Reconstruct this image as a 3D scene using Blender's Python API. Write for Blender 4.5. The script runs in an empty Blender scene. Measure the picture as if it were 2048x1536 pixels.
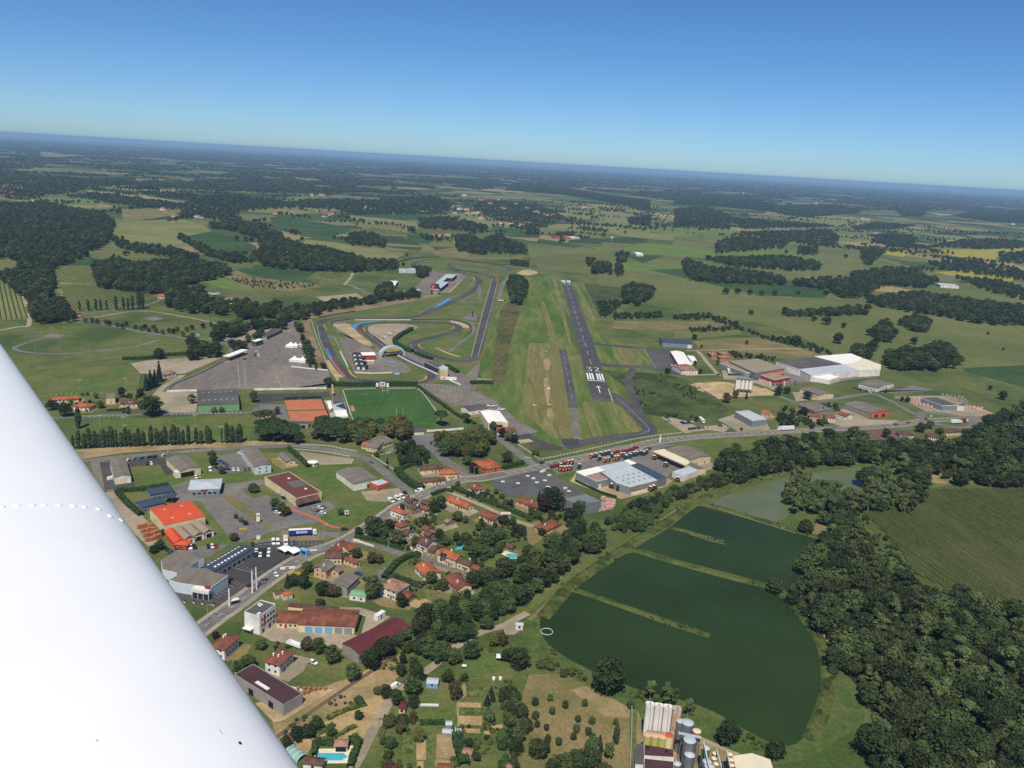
import bpy,bmesh,math,random
import numpy as np
from mathutils import Vector,Matrix

random.seed(11)
RNG=np.random.default_rng(11)
SC=bpy.context.scene
COL=SC.collection
R=math.radians

F_PX,CAM_H,PITCH,ROLL=1658.0,220.0,R(15.02),R(3.3)
FWD=np.array([0,math.cos(PITCH),-math.sin(PITCH)])
R0=np.array([1.0,0,0])
U0=np.array([0,math.sin(PITCH),math.cos(PITCH)])
RIGHT=math.cos(ROLL)*R0+math.sin(ROLL)*U0
UP=-math.sin(ROLL)*R0+math.cos(ROLL)*U0
CAM=np.array([0,0,CAM_H])
cam_data=bpy.data.cameras.new('camera')
cam_data.sensor_width=36.0
cam_data.lens=F_PX*36.0/2048.0
cam_data.clip_start=0.1
cam_data.clip_end=200000.0
cam=bpy.data.objects.new('camera',cam_data)
COL.objects.link(cam)
cam.matrix_world=Matrix(((RIGHT[0],UP[0],-FWD[0],0),(RIGHT[1],UP[1],-FWD[1],0),
                           (RIGHT[2],UP[2],-FWD[2],CAM_H),(0,0,0,1)))
SC.camera=cam

SKY_SAT,SKY_TINT=1.15,(0.8,0.98,1.1,1)
SUN_EL,SHADOW_AZ=R(56),R(7)          # shadows run away from the camera, a little to the right
world=bpy.data.worlds.new('World')
SC.world=world
world.use_nodes=True
wn=world.node_tree
for n in list(wn.nodes):
 wn.nodes.remove(n)
sky=wn.nodes.new('ShaderNodeTexSky')
sky.sky_type='NISHITA'
sky.sun_disc=False
sky.sun_elevation=SUN_EL
sky.sun_rotation=math.pi+SHADOW_AZ
sky.altitude=200
sky.air_density=0.65
sky.dust_density=0.45
sky.ozone_density=4.0
bg=wn.nodes.new('ShaderNodeBackground')
bg.inputs['Strength'].default_value=0.08
wo=wn.nodes.new('ShaderNodeOutputWorld')
hsv=wn.nodes.new('ShaderNodeHueSaturation')      # the same camera colour response over the whole sky
hsv.inputs['Saturation'].default_value=SKY_SAT
tint=wn.nodes.new('ShaderNodeMix'); tint.data_type='RGBA'; tint.blend_type='MULTIPLY'
tint.inputs[0].default_value=1.0
tint.inputs[7].default_value=SKY_TINT
wn.links.new(sky.outputs[0],hsv.inputs['Color'])
wn.links.new(hsv.outputs[0],tint.inputs[6])
wn.links.new(tint.outputs[2],bg.inputs[0])
wn.links.new(bg.outputs[0],wo.inputs[0])
sun_data=bpy.data.lights.new('sun','SUN')
sun_data.energy=4.0
sun_data.angle=R(0.53)
sun_data.color=(1.0,0.94,0.83)
sun=bpy.data.objects.new('sun',sun_data)
COL.objects.link(sun)
sd=Vector((math.sin(SHADOW_AZ)*math.cos(SUN_EL),math.cos(SHADOW_AZ)*math.cos(SUN_EL),-math.sin(SUN_EL)))
sun.rotation_euler=sd.to_track_quat('-Z','Y').to_euler()
sun.location=(0,-300,600)
vs=SC.view_settings
vs.view_transform='Standard'
vs.look='None'
vs.exposure=0.3
vs.gamma=1.0
vs.use_curve_mapping=False
SC.render.engine='CYCLES'
SC.cycles.max_bounces=4
SC.cycles.diffuse_bounces=2
SC.cycles.glossy_bounces=2
SC.cycles.transmission_bounces=2
SC.cycles.volume_bounces=0
SC.cycles.use_denoising=False
SC.cycles.use_adaptive_sampling=False

def P(p,z=0.0):
 d=FWD+(p[0]-1024)/F_PX*RIGHT-(p[1]-768)/F_PX*UP
 t=(z-CAM_H)/d[2]
 w=CAM+t*d
 return np.array([w[0],w[1],z])

def proj(w):
 w=np.asarray(w,float)
 d=w-CAM
 f=d @ FWD
 return np.stack([1024+F_PX*(d @ RIGHT)/f,768-F_PX*(d @ UP)/f],-1)

def frame(x0,y0,s):
 return lambda *pts:[(x0+s*a,y0+s*b) for a,b in pts]

PX=frame(0,0,1.0)
ZA=frame(0,240,700/2048); ZB=frame(600,300,700/2048); ZC=frame(1348,340,700/2048)
ZD=frame(0,560,600/2048); ZE=frame(560,480,500/2048); ZF=frame(960,540,500/2048)
ZG=frame(1300,620,748/2048); ZH=frame(100,740,500/2048); ZI=frame(480,740,520/2048)
ZJ=frame(180,900,500/2048); ZK=frame(660,860,500/2048); ZL=frame(960,840,520/2048)
ZM=frame(380,1120,500/1846); ZN=frame(760,1180,540/2048); ZO=frame(1200,1240,460/2048)
ZP=frame(1400,880,648/1914)
ZE2=frame(760,500,320/2048); ZE3=frame(680,660,250/2048); ZE4=frame(780,520,180/2048)
ZJ2=frame(330,1060,270/2048); ZJ3=frame(480,1030,240/2048); ZL2=frame(1000,870,240/2048)
ZL3=frame(1140,840,300/2048); ZN2=frame(820,1280,280/1680); ZF2=frame(1100,540,100/1920)
ZG2=frame(1660,780,388/2048); ZG3=frame(1300,660,260/2048); ZI2=frame(600,740,300/2048)
ZD2=frame(380,640,300/2048); ZM2=frame(560,1440,200/2048); ZM3=frame(420,1180,240/2048)
ZH2=frame(400,840,200/2048); ZO2=frame(1280,1380,280/2048); ZF3=frame(1160,700,100/960)

def inside(poly,pts):
 x,y=pts[:,0],pts[:,1]
 res=np.zeros(len(pts),bool)
 n=len(poly)
 for i in range(n):
  x1,y1=poly[i]
  x2,y2=poly[(i+1)%n]
  if y1==y2:
   continue
  c=((y1>y) != (y2>y))&(x<(x2-x1)*(y-y1)/(y2-y1)+x1)
  res ^= c
 return res

def smooth_line(pts,n=8,closed=False):
 p=np.asarray(pts,float)
 if len(p)<3:
  return p
 q=np.vstack([p[-1],p,p[0],p[1]]) if closed else np.vstack([2*p[0]-p[1],p,2*p[-1]-p[-2]])
 out=[]
 m=len(p) if closed else len(p)-1
 for i in range(m):
  a,b,c,d=q[i],q[i+1],q[i+2],q[i+3]
  for t in np.linspace(0,1,n,endpoint=False):
   out.append(0.5*(2*b+(c-a)*t+(2*a-5*b+4*c-d)*t*t+(3*b-a-3*c+d)*t**3))
 if not closed:
  out.append(p[-1])
 return np.array(out)

def vnoise(x,y,seed=0):
 def h(i,j):
  v=np.sin(i*127.1+j*311.7+seed*74.7)*43758.5453
  return v-np.floor(v)
 i,j=np.floor(x),np.floor(y)
 fx,fy=x-i,y-j
 fx,fy=fx*fx*(3-2*fx),fy*fy*(3-2*fy)
 return (h(i,j)*(1-fx)+h(i+1,j)*fx)*(1-fy)+(h(i,j+1)*(1-fx)+h(i+1,j+1)*fx)*fy

def tag(o,label=None,cat=None,group=None,kind=None):
 if label:o['label']=label
 if cat:o['category']=cat
 if group:o['group']=group
 if kind:o['kind']=kind
 return o

def newmesh(name,verts,faces,m,smooth=False):
 me=bpy.data.meshes.new(name)
 me.from_pydata([tuple(map(float,v)) for v in verts],[],faces)
 if m is not None:
  me.materials.append(m)
 if smooth:
  me.polygons.foreach_set('use_smooth',[True]*len(me.polygons))
 return me

def obj(name,me,parent=None,loc=None,rz=None):
 o=bpy.data.objects.new(name,me)
 COL.objects.link(o)
 if parent is not None:o.parent=parent
 if loc is not None:o.location=[float(c) for c in loc]
 if rz is not None:o.rotation_euler=(0,0,float(rz))
 return o

def thing(name,label,cat,loc=(0,0,0),rz=0.0,group=None):
 return tag(obj(name,None,None,loc,rz),label,cat,group)

class MB:
 def __init__(s):s.v,s.f=[],[]
 def add(s,vs_,fs_):
  k=len(s.v)
  s.v+=[tuple(map(float,a)) for a in vs_]
  s.f+=[tuple(k+i for i in f) for f in fs_]
  return s
 def box(s,x0,x1,y0,y1,z0,z1):
  return s.add([(x0,y0,z0),(x1,y0,z0),(x1,y1,z0),(x0,y1,z0),(x0,y0,z1),(x1,y0,z1),(x1,y1,z1),(x0,y1,z1)],
                     [(0,3,2,1),(4,5,6,7),(0,1,5,4),(1,2,6,5),(2,3,7,6),(3,0,4,7)])
 def hexa(s,b,t):
  return s.add(list(b)+list(t),[(0,3,2,1),(4,5,6,7),(0,1,5,4),(1,2,6,5),(2,3,7,6),(3,0,4,7)])
 def prism(s,pts,z0,z1):
  n=len(pts)
  a=sum(pts[i][0]*pts[(i+1)%n][1]-pts[(i+1)%n][0]*pts[i][1] for i in range(n))
  if a<0:pts=list(pts)[::-1]
  return s.add([(p[0],p[1],z0) for p in pts]+[(p[0],p[1],z1) for p in pts],
                     [tuple(range(n))[::-1],tuple(range(n,2*n))]+[(i,(i+1)%n,n+(i+1)%n,n+i) for i in range(n)])
 def cyl(s,c,r0,r1,z0,z1,n=10,axis='z'):
  vs_=[]
  for z,r in ((z0,r0),(z1,r1)):
   for i in range(n):
    a=2*math.pi*i/n
    q=(r*math.cos(a),r*math.sin(a),z)
    if axis=='y':q=(q[0],q[2],q[1])
    if axis=='x':q=(q[2],q[0],q[1])
    vs_.append((q[0]+c[0],q[1]+c[1],q[2]+c[2]))
  return s.add(vs_,[tuple(range(n))[::-1],tuple(range(n,2*n))]+[(i,(i+1)%n,n+(i+1)%n,n+i) for i in range(n)])
 def bar(s,a,b,r,n=6):
  a,b=Vector([float(c) for c in a]),Vector([float(c) for c in b])
  d=(b-a).normalized()
  u=d.orthogonal().normalized(); w=d.cross(u)
  vs_=[tuple(q+(u*math.cos(2*math.pi*i/n)+w*math.sin(2*math.pi*i/n))*r) for q in (a,b) for i in range(n)]
  return s.add(vs_,[tuple(range(n))[::-1],tuple(range(n,2*n))]+[(i,(i+1)%n,n+(i+1)%n,n+i) for i in range(n)])
 def mesh(s,name,m,smooth=False):return newmesh(name,s.v,s.f,m,smooth)
 def obj(s,name,m,parent=None,loc=None,rz=None,smooth=False):
  return obj(name,newmesh(name,s.v,s.f,m,smooth),parent,loc,rz)

def copy_tree(o,parent=None):
 c=o.copy(); COL.objects.link(c)
 if parent is not None:c.parent=parent
 for ch in list(o.children):copy_tree(ch,c)
 return c

def mat(name,c1,c2=None,scale=0.2,rough=0.85,c3=None,scale2=None,stretch=None,rot=0.0,spec=0.25,metal=0.0,bump=0.0,rnd=0.0,detail=4.0,lo=0.35,hi=0.65,fine=0.0,fine_amt=0.22):
 m=bpy.data.materials.new(name)
 m.use_nodes=True
 t=m.node_tree
 b=t.nodes['Principled BSDF']
 b.inputs['Roughness'].default_value=rough
 b.inputs['Specular IOR Level'].default_value=spec
 b.inputs['Metallic'].default_value=metal
 if c2 is None:
  c2=tuple(c*0.86 for c in c1)
 tc=t.nodes.new('ShaderNodeTexCoord')
 mp=t.nodes.new('ShaderNodeMapping')
 mp.inputs['Rotation'].default_value=(0,0,rot)
 if stretch:mp.inputs['Scale'].default_value=(stretch[0],stretch[1],1)
 t.links.new(tc.outputs['Object'],mp.inputs['Vector'])
 def noise(sc,det):
  n=t.nodes.new('ShaderNodeTexNoise')
  n.inputs['Scale'].default_value=sc
  n.inputs['Detail'].default_value=det
  n.inputs['Roughness'].default_value=0.6
  t.links.new(mp.outputs[0],n.inputs['Vector'])
  return n
 def mix(fac,a,bb):
  x=t.nodes.new('ShaderNodeMix'); x.data_type='RGBA'
  t.links.new(fac,x.inputs[0])
  for s_,v in ((6,a),(7,bb)):
   if isinstance(v,tuple):x.inputs[s_].default_value=(*v,1)
   else:t.links.new(v,x.inputs[s_])
  return x.outputs[2]
 def ramp(sock,l,h):
  r_=t.nodes.new('ShaderNodeMapRange')
  r_.inputs['From Min'].default_value=l; r_.inputs['From Max'].default_value=h
  t.links.new(sock,r_.inputs['Value'])
  return r_.outputs[0]
 n1=noise(scale,detail)
 c=mix(ramp(n1.outputs[0],lo,hi),c1,c2)
 if c3 is not None:
  n2=noise(scale2 or scale*0.12,3)
  c=mix(ramp(n2.outputs[0],0.45,0.62),c,c3)
 if fine:
  n3=noise(fine,3)
  hv=t.nodes.new('ShaderNodeHueSaturation')
  mv3=t.nodes.new('ShaderNodeMapRange')
  mv3.inputs['From Min'].default_value=0.25; mv3.inputs['From Max'].default_value=0.75
  mv3.inputs['To Min'].default_value=1-fine_amt; mv3.inputs['To Max'].default_value=1+fine_amt
  t.links.new(n3.outputs[0],mv3.inputs['Value']); t.links.new(mv3.outputs[0],hv.inputs['Value']); t.links.new(c,hv.inputs['Color'])
  c=hv.outputs[0]
 if rnd:
  oi=t.nodes.new('ShaderNodeObjectInfo')
  hs=t.nodes.new('ShaderNodeHueSaturation')
  mv=t.nodes.new('ShaderNodeMapRange')
  mv.inputs['To Min'].default_value=1-rnd; mv.inputs['To Max'].default_value=1+rnd
  t.links.new(oi.outputs['Random'],mv.inputs['Value'])
  t.links.new(mv.outputs[0],hs.inputs['Value'])
  mh=t.nodes.new('ShaderNodeMapRange')
  mh.inputs['To Min'].default_value=0.5+rnd*0.06; mh.inputs['To Max'].default_value=0.5-rnd*0.06
  mm=t.nodes.new('ShaderNodeMath'); mm.operation='MULTIPLY'; mm.inputs[1].default_value=7.31
  fr=t.nodes.new('ShaderNodeMath'); fr.operation='FRACT'
  t.links.new(oi.outputs['Random'],mm.inputs[0]); t.links.new(mm.outputs[0],fr.inputs[0])
  t.links.new(fr.outputs[0],mh.inputs['Value']); t.links.new(mh.outputs[0],hs.inputs['Hue'])
  t.links.new(c,hs.inputs['Color'])
  c=hs.outputs[0]
 t.links.new(c,b.inputs['Base Color'])
 if bump:
  nb=noise(scale*4,3)
  bp=t.nodes.new('ShaderNodeBump')
  bp.inputs['Strength'].default_value=bump; bp.inputs['Distance'].default_value=0.3
  t.links.new(nb.outputs[0],bp.inputs['Height'])
  t.links.new(bp.outputs[0],b.inputs['Normal'])
 return m

M={}
K_ALB=0.80
def S(r,g,b,k=1.0):
 f=lambda c:((c/255)/12.92 if c/255<0.04045 else (((c/255)+0.055)/1.055)**2.4)*k*K_ALB
 return (f(r),f(g),f(b))
M['heath']=mat('heath',S(92,92,54),S(112,98,66),0.09,c3=S(76,84,46),scale2=0.02,rough=0.95,spec=0.1,fine=.4,fine_amt=.35)
M['footpath']=mat('red_path',S(198,112,92),None,.4)
M['meadow']=mat('meadow',S(88,102,54),S(112,114,68),0.07,c3=S(72,90,46),scale2=0.011,rough=0.95,spec=0.1,fine=0.5,fine_amt=0.3)
M['lawn']=mat('lawn',S(80,102,48),S(98,112,58),0.15,c3=S(112,112,68),scale2=0.03,rough=0.95,spec=0.1,fine=0.6,fine_amt=0.25)
M['pitch']=mat('pitch',S(58,92,44),S(68,100,48),0.35,c3=S(78,104,54),scale2=0.03,stretch=(1,.25),rough=0.95,spec=0.1,fine=0.8,fine_amt=0.12)
M['dry']=mat('dry_grass',S(126,116,76),S(104,106,62),0.12,c3=S(140,124,86),scale2=0.02,rough=0.95,spec=0.1,fine=0.5,fine_amt=0.28)
M['airgrass']=mat('airfield_grass',S(86,108,48),S(122,124,70),0.05,c3=S(74,100,42),scale2=0.012,stretch=(3.0,.35),rot=R(-6),rough=0.95,spec=0.1,fine=0.35,fine_amt=0.25)
M['airdry']=mat('airfield_dry_grass',S(142,132,86),S(100,106,58),0.06,c3=S(120,112,70),scale2=0.02,stretch=(3.2,.3),rot=R(-6),rough=0.95,spec=0.1,fine=0.35,fine_amt=0.25)
M['olive']=mat('olive_field',S(106,112,64),S(116,118,72),0.02,c3=S(96,104,58),scale2=0.004,rough=0.95,spec=0.1,fine=0.12,fine_amt=0.16)
M['hay']=mat('hay_field',S(134,134,84),S(124,126,76),0.03,c3=S(116,120,70),scale2=0.008,rough=0.95,spec=0.1,fine=0.12,fine_amt=0.14)
M['crop']=mat('dark_crop',S(54,78,42),S(62,86,46),0.05,c3=S(70,92,50),scale2=0.008,rough=0.95,spec=0.1,fine=0.15,fine_amt=0.2)
M['corn']=mat('maize',S(78,88,46),S(88,97,54),0.12,c3=S(98,102,60),scale2=0.012,stretch=(1.8,.8),rot=R(35),rough=0.95,spec=0.1,fine=0.5,fine_amt=0.3)
M['tan']=mat('ploughed',S(166,146,104),S(150,132,92),0.02,rough=0.95,spec=0.1,fine=0.1,fine_amt=0.12)
M['yellow']=mat('sunflower_field',S(164,156,62),S(150,142,60),0.02,rough=0.95,spec=0.1)
M['bright']=mat('bright_field',S(108,128,60),S(98,118,58),0.02,rough=0.95,spec=0.1)
M['sand']=mat('sand',S(196,176,134),S(178,156,116),0.12,c3=S(164,142,106),scale2=0.03,rough=0.95,spec=0.1,fine=0.5,fine_amt=0.16)
M['dirt']=mat('dirt',S(176,150,112),S(156,134,98),0.1,c3=S(130,122,80),scale2=0.04,rough=0.95,spec=0.1,fine=0.6,fine_amt=0.25)
M['gravel']=mat('gravel',S(176,162,138),S(160,147,125),0.2,c3=S(146,136,114),scale2=0.03,rough=0.95,spec=0.1,fine=0.7,fine_amt=0.18)
M['brownpave']=mat('brown_paving',S(120,96,82),S(110,88,74),0.2,rough=0.95,spec=0.1)
M['asphalt']=mat('asphalt',S(122,118,112),S(108,105,101),0.15,c3=S(130,125,117),scale2=0.03,rough=0.9,spec=0.2,fine=0.5,fine_amt=0.22)
M['paddock']=mat('paddock_asphalt',S(128,119,110),S(116,108,100),0.12,c3=S(138,128,117),scale2=0.02,stretch=(1,.4),rot=R(20),rough=0.9,spec=0.2,fine=0.25,fine_amt=0.22)
M['darkasphalt']=mat('dark_asphalt',S(68,66,66),S(76,74,73),0.12,c3=S(86,82,79),scale2=0.02,rough=0.9,spec=0.2,fine=0.5,fine_amt=0.22)
M['runway']=mat('runway_asphalt',S(76,74,76),S(86,84,85),0.06,c3=S(96,92,90),scale2=0.015,rough=0.9,spec=0.2,fine=0.3,fine_amt=0.22)
M['track']=mat('track_asphalt',S(82,80,80),S(74,72,73),0.1,c3=S(92,88,85),scale2=0.02,rough=0.9,spec=0.2,fine=0.3,fine_amt=0.14)
M['paint']=mat('white_paint',S(250,248,240),S(236,234,226),0.4,rough=0.7)
M['paintold']=mat('worn_white_paint',S(186,182,174),S(166,162,154),0.4,rough=0.8)
M['paintyellow']=mat('yellow_paint',S(214,182,74),None,0.4,rough=0.7)
M['paintblue']=mat('blue_paint',S(58,140,206),S(70,150,210),0.2,rough=0.7)
M['paintred']=mat('red_paint',S(186,74,62),S(170,66,56),0.3,rough=0.7)
M['clay']=mat('clay_court',S(196,122,90),S(186,112,82),0.15,rough=0.95,spec=0.1)
M['concrete']=mat('concrete',S(182,174,158),S(166,158,142),0.25,rough=0.9,fine=0.5,fine_amt=0.15)
M['pool']=mat('pool_water',S(70,176,196),S(82,190,206),0.4,rough=0.15,spec=0.5)
M['earthbank']=mat('earth_bank',S(136,118,92),S(152,134,102),0.1,c3=S(120,106,80),scale2=0.03,rough=0.95,spec=0.1,fine=0.4,fine_amt=0.25)
M['soil']=mat('garden_soil',S(190,164,118),S(174,148,104),0.5,c3=S(160,138,96),scale2=0.1,rough=0.95,spec=0.1,fine=0.9,fine_amt=0.25)
M['veg']=mat('vegetable_rows',S(76,94,48),S(60,80,38),0.6,c3=S(110,116,66),scale2=0.2,rough=0.95,spec=0.1,fine=0.8,fine_amt=0.35)
M['scrub']=mat('scrub_ground',S(70,84,44),S(92,98,56),0.1,c3=S(56,72,38),scale2=0.03,rough=0.95,spec=0.1,fine=0.4,fine_amt=0.38)
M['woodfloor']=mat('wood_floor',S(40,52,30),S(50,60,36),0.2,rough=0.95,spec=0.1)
M['w_white']=mat('white_wall',S(250,244,232),S(238,232,220),0.5,c3=S(222,214,198),scale2=0.15)
M['w_cream']=mat('cream_wall',S(244,222,176),S(230,208,164),0.5,c3=S(216,196,154),scale2=0.15)
M['w_peach']=mat('peach_wall',S(224,182,140),S(212,172,132),0.5)
M['w_pink']=mat('pink_wall',S(224,178,160),None,0.5)
M['w_grey']=mat('grey_cladding',S(128,130,132),S(118,120,123),0.4)
M['w_bluegrey']=mat('bluegrey_cladding',S(140,146,152),S(130,136,142),0.4)
M['w_lightblue']=mat('lightblue_cladding',S(214,222,226),S(204,212,216),0.4)
M['w_green']=mat('green_cladding',S(132,172,128),S(122,160,118),0.4)
M['w_stone']=mat('stone_wall',S(158,142,120),S(140,124,104),0.9)
M['w_concrete']=mat('concrete_wall',S(168,162,152),S(150,144,134),0.4)
M['w_brick']=mat('brick_wall',S(190,124,86),S(174,110,76),0.8)
M['w_red']=mat('red_cladding',S(178,52,46),None,0.4)
M['w_ored']=mat('orange_red_cladding',S(214,84,52),None,0.4)
M['w_dark']=mat('dark_cladding',S(62,64,68),None,0.4)
def tiles(name,a,b,c): 
 return mat(name,a,b,0.55,c3=tuple(k*.72 for k in c),scale2=0.18,rough=0.85,spec=0.15,bump=0.2,fine=2.2,fine_amt=.3)
M['r_orange']=tiles('orange_tiles',S(192,110,74),S(174,98,64),S(160,96,70))
M['r_brown']=tiles('brown_tiles',S(116,84,70),S(100,74,62),S(92,72,62))
M['r_red']=tiles('red_tiles',S(148,90,70),S(130,78,60),S(120,80,66))
M['r_salmon']=tiles('salmon_tiles',S(176,138,114),S(158,122,100),S(146,116,98))
M['r_speckle']=tiles('speckled_tiles',S(176,144,130),S(150,118,104),S(190,168,156))
M['r_grey']=mat('fibre_roof',S(134,124,112),S(118,110,100),0.25,c3=S(108,102,94),scale2=0.08,stretch=(1,.3))
M['r_dgrey']=mat('dark_grey_roof',S(92,90,88),S(84,82,81),0.2,c3=S(100,98,95),scale2=0.05)
M['r_navy']=mat('navy_metal_roof',S(64,74,90),S(70,80,96),0.2,rough=0.55,spec=0.4)
M['r_white']=mat('white_metal_roof',S(255,252,242),S(246,243,233),0.15,rough=0.6)
M['r_cream']=mat('cream_metal_roof',S(240,228,198),S(228,216,188),0.15,rough=0.6)
M['r_light']=mat('light_metal_roof',S(198,204,206),S(186,192,195),0.15,rough=0.55)
M['r_maroon']=mat('maroon_roof',S(108,50,52),S(98,46,49),0.2,rough=0.7)
M['r_dmaroon']=mat('dark_maroon_roof',S(84,58,60),S(76,52,55),0.2,rough=0.7)
M['r_redbrown']=mat('redbrown_roof',S(114,68,60),S(104,62,56),0.2,rough=0.8)
M['r_store']=mat('orange_metal_roof',S(222,92,50),S(210,86,48),0.1,rough=0.6)
M['r_tan']=mat('tan_roof',S(160,146,122),S(148,134,112),0.2)
M['r_green']=mat('green_roof',S(128,178,130),None,0.2)
M['r_patch']=mat('roof_grey_patch',S(110,106,98),None,0.3)
M['glass']=mat('window_glass',S(46,52,60),S(56,62,70),0.5,rough=0.15,spec=0.6)
M['frame']=mat('window_frame',S(240,237,228),None,0.5)
M['door']=mat('brown_door',S(112,80,60),None,0.5)
M['doorblue']=mat('blue_door',S(112,172,214),S(124,182,220),0.5)
M['doorgrey']=mat('grey_door',S(150,152,152),None,0.5)
M['dark']=mat('dark_opening',S(34,32,32),None,0.5,rough=0.9)
M['steel']=mat('galvanised_steel',S(150,154,158),S(128,132,137),0.6,rough=0.45,spec=0.5,metal=0.4)
M['pole']=mat('pole_paint',S(188,186,180),None,0.5)
M['wood']=mat('wood',S(120,104,84),S(104,88,70),0.8)
M['black']=mat('black_plastic',S(34,34,36),None,0.5,rough=0.6)
M['tyre']=mat('tyre_rubber',S(38,37,36),None,0.8,rough=0.9)
M['rust']=mat('rusty_cladding',S(186,128,86),S(208,196,180),0.35,stretch=(2,2))

# ================================================================== ground sheets
_nsheet=[0]
def zlev(level):
 _nsheet[0]+=1
 return level*0.035+(_nsheet[0]%60)*0.0005

def sheet(name,pts,m,level=1,smooth=0,kind='structure',parent=None):
 w=[P(p) for p in pts]
 if smooth:w=smooth_line(w,smooth,True)
 z=zlev(level)
 me=newmesh(name,[(a[0],a[1],z) for a in w],[tuple(range(len(w)))],M[m])
 if me.polygons[0].normal.z<0:me.flip_normals()
 return tag(obj(name,me,parent),kind=kind)

def ribbon_geo(w,width,off=0.0,closed=False):
 w=np.asarray(w,float)[:,:2]
 d=np.gradient(w,axis=0)
 if closed:
  d=np.roll(w,-1,0)-np.roll(w,1,0)
 d /= np.linalg.norm(d,axis=1)[:,None]+1e-9
 nrm=np.stack([-d[:,1],d[:,0]],1)
 return w+nrm*(off+width/2),w+nrm*(off-width/2)

def ribbon(name,pts,width,m,level=3,off=0.0,n=8,closed=False,world=False,kind='structure',z=None,parent=None):
 w=pts if world else [P(p) for p in pts]
 w=smooth_line(w,n,closed)
 a,b=ribbon_geo(w,width,off,closed)
 z=zlev(level) if z is None else z
 k=len(w)
 v=[(p[0],p[1],z) for p in a]+[(p[0],p[1],z) for p in b]
 f=[(i,k+i,k+(i+1)%k,(i+1)%k) for i in range(k if closed else k-1)]
 me=newmesh(name,v,f,M[m])
 if me.polygons[0].normal.z<0:me.flip_normals()
 o=obj(name,me,parent)
 return tag(o,kind=kind) if parent is None else o

def dashes(pts,width,dash,gap,off=0.0,n=8,start=0.0):
 w=smooth_line([P(p) for p in pts],n)[:,:2]
 seg=np.linalg.norm(np.diff(w,axis=0),axis=1)
 s=np.concatenate([[0],np.cumsum(seg)])
 v,f=[],[]
 t=start
 while t+dash<s[-1]:
  q=[np.array([np.interp(u,s,w[:,0]),np.interp(u,s,w[:,1])]) for u in np.linspace(t,t+dash,4)]
  for a,b in zip(q[:-1],q[1:]):
   d=(b-a)/(np.linalg.norm(b-a)+1e-9); nn=np.array([-d[1],d[0]])
   k=len(v)
   v+=[a+nn*(off-width/2),b+nn*(off-width/2),b+nn*(off+width/2),a+nn*(off+width/2)]
   f.append((k,k+1,k+2,k+3))
  t+=dash+gap
 return v,f

def paint_mesh(name,lists,m,level=5,parent=None):
 v,f=[],[]
 z=zlev(level)
 for a,b in lists:
  k=len(v)
  v+=[(float(p[0]),float(p[1]),z) for p in a]
  f+=[tuple(k+i for i in q) for q in b]
 me=newmesh(name,v,f,M[m])
 return tag(obj(name,me,parent),kind='structure')

def quad_px(*pts):return [P(p)[:2] for p in pts],[tuple(range(len(pts)))]
def line_px(a,b,width):
 A,B=P(a)[:2],P(b)[:2]
 d=(B-A)/np.linalg.norm(B-A); n=np.array([-d[1],d[0]])*width/2
 return [A-n,B-n,B+n,A+n],[(0,1,2,3)]

def far_ground_material():
 m=bpy.data.materials.new('countryside')
 m.use_nodes=True
 t=m.node_tree
 b=t.nodes['Principled BSDF']
 b.inputs['Roughness'].default_value=0.95
 b.inputs['Specular IOR Level'].default_value=0.1
 tc=t.nodes.new('ShaderNodeTexCoord')
 nz=t.nodes.new('ShaderNodeTexNoise'); nz.inputs['Scale'].default_value=0.004; nz.inputs['Detail'].default_value=3
 t.links.new(tc.outputs['Object'],nz.inputs['Vector'])
 ad=t.nodes.new('ShaderNodeVectorMath'); ad.operation='MULTIPLY_ADD'
 ad.inputs[1].default_value=(160,160,0)
 t.links.new(nz.outputs['Color'],ad.inputs[0]); t.links.new(tc.outputs['Object'],ad.inputs[2])
 vo=t.nodes.new('ShaderNodeTexVoronoi'); vo.inputs['Scale'].default_value=0.0042
 t.links.new(ad.outputs[0],vo.inputs['Vector'])
 sp=t.nodes.new('ShaderNodeSeparateColor'); t.links.new(vo.outputs['Color'],sp.inputs[0])
 cr=t.nodes.new('ShaderNodeValToRGB'); cr.color_ramp.interpolation='CONSTANT'
 stops=[(0,S(62,80,46)),(.18,S(96,104,60)),(.34,S(76,92,52)),(.5,S(112,114,70)),(.62,S(58,76,44)),(.74,S(124,120,78)),(.85,S(84,96,54)),(.94,S(146,132,92))]
 e=cr.color_ramp.elements
 e[0].position,e[0].color=0,(*stops[0][1],1)
 e[1].position,e[1].color=stops[1][0],(*stops[1][1],1)
 for p_,c_ in stops[2:]:
  k=e.new(p_); k.color=(*c_,1)
 t.links.new(sp.outputs[0],cr.inputs[0])
 n2=t.nodes.new('ShaderNodeTexNoise'); n2.inputs['Scale'].default_value=0.03; n2.inputs['Detail'].default_value=5
 t.links.new(tc.outputs['Object'],n2.inputs['Vector'])
 mr=t.nodes.new('ShaderNodeMapRange'); mr.inputs['To Min'].default_value=0.8; mr.inputs['To Max'].default_value=1.15
 t.links.new(n2.outputs[0],mr.inputs['Value'])
 hs=t.nodes.new('ShaderNodeHueSaturation'); t.links.new(cr.outputs[0],hs.inputs['Color']); t.links.new(mr.outputs[0],hs.inputs['Value'])
 t.links.new(hs.outputs[0],b.inputs['Base Color'])
 return m
M['far']=far_ground_material()
gv,gf=[(0,600,-0.06)],[]
rad=[400,1200,3000,8000,20000,52000]
NS=64
for r_ in rad:
 for i in range(NS):
  a=2*math.pi*i/NS
  gv.append((r_*math.cos(a),600+r_*math.sin(a),-0.06))
for i in range(NS):
 gf.append((0,1+i,1+(i+1)%NS))
for k in range(len(rad)-1):
 for i in range(NS):
  a=1+k*NS
  gf.append((a+i,a+NS+i,a+NS+(i+1)%NS,a+(i+1)%NS))
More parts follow.
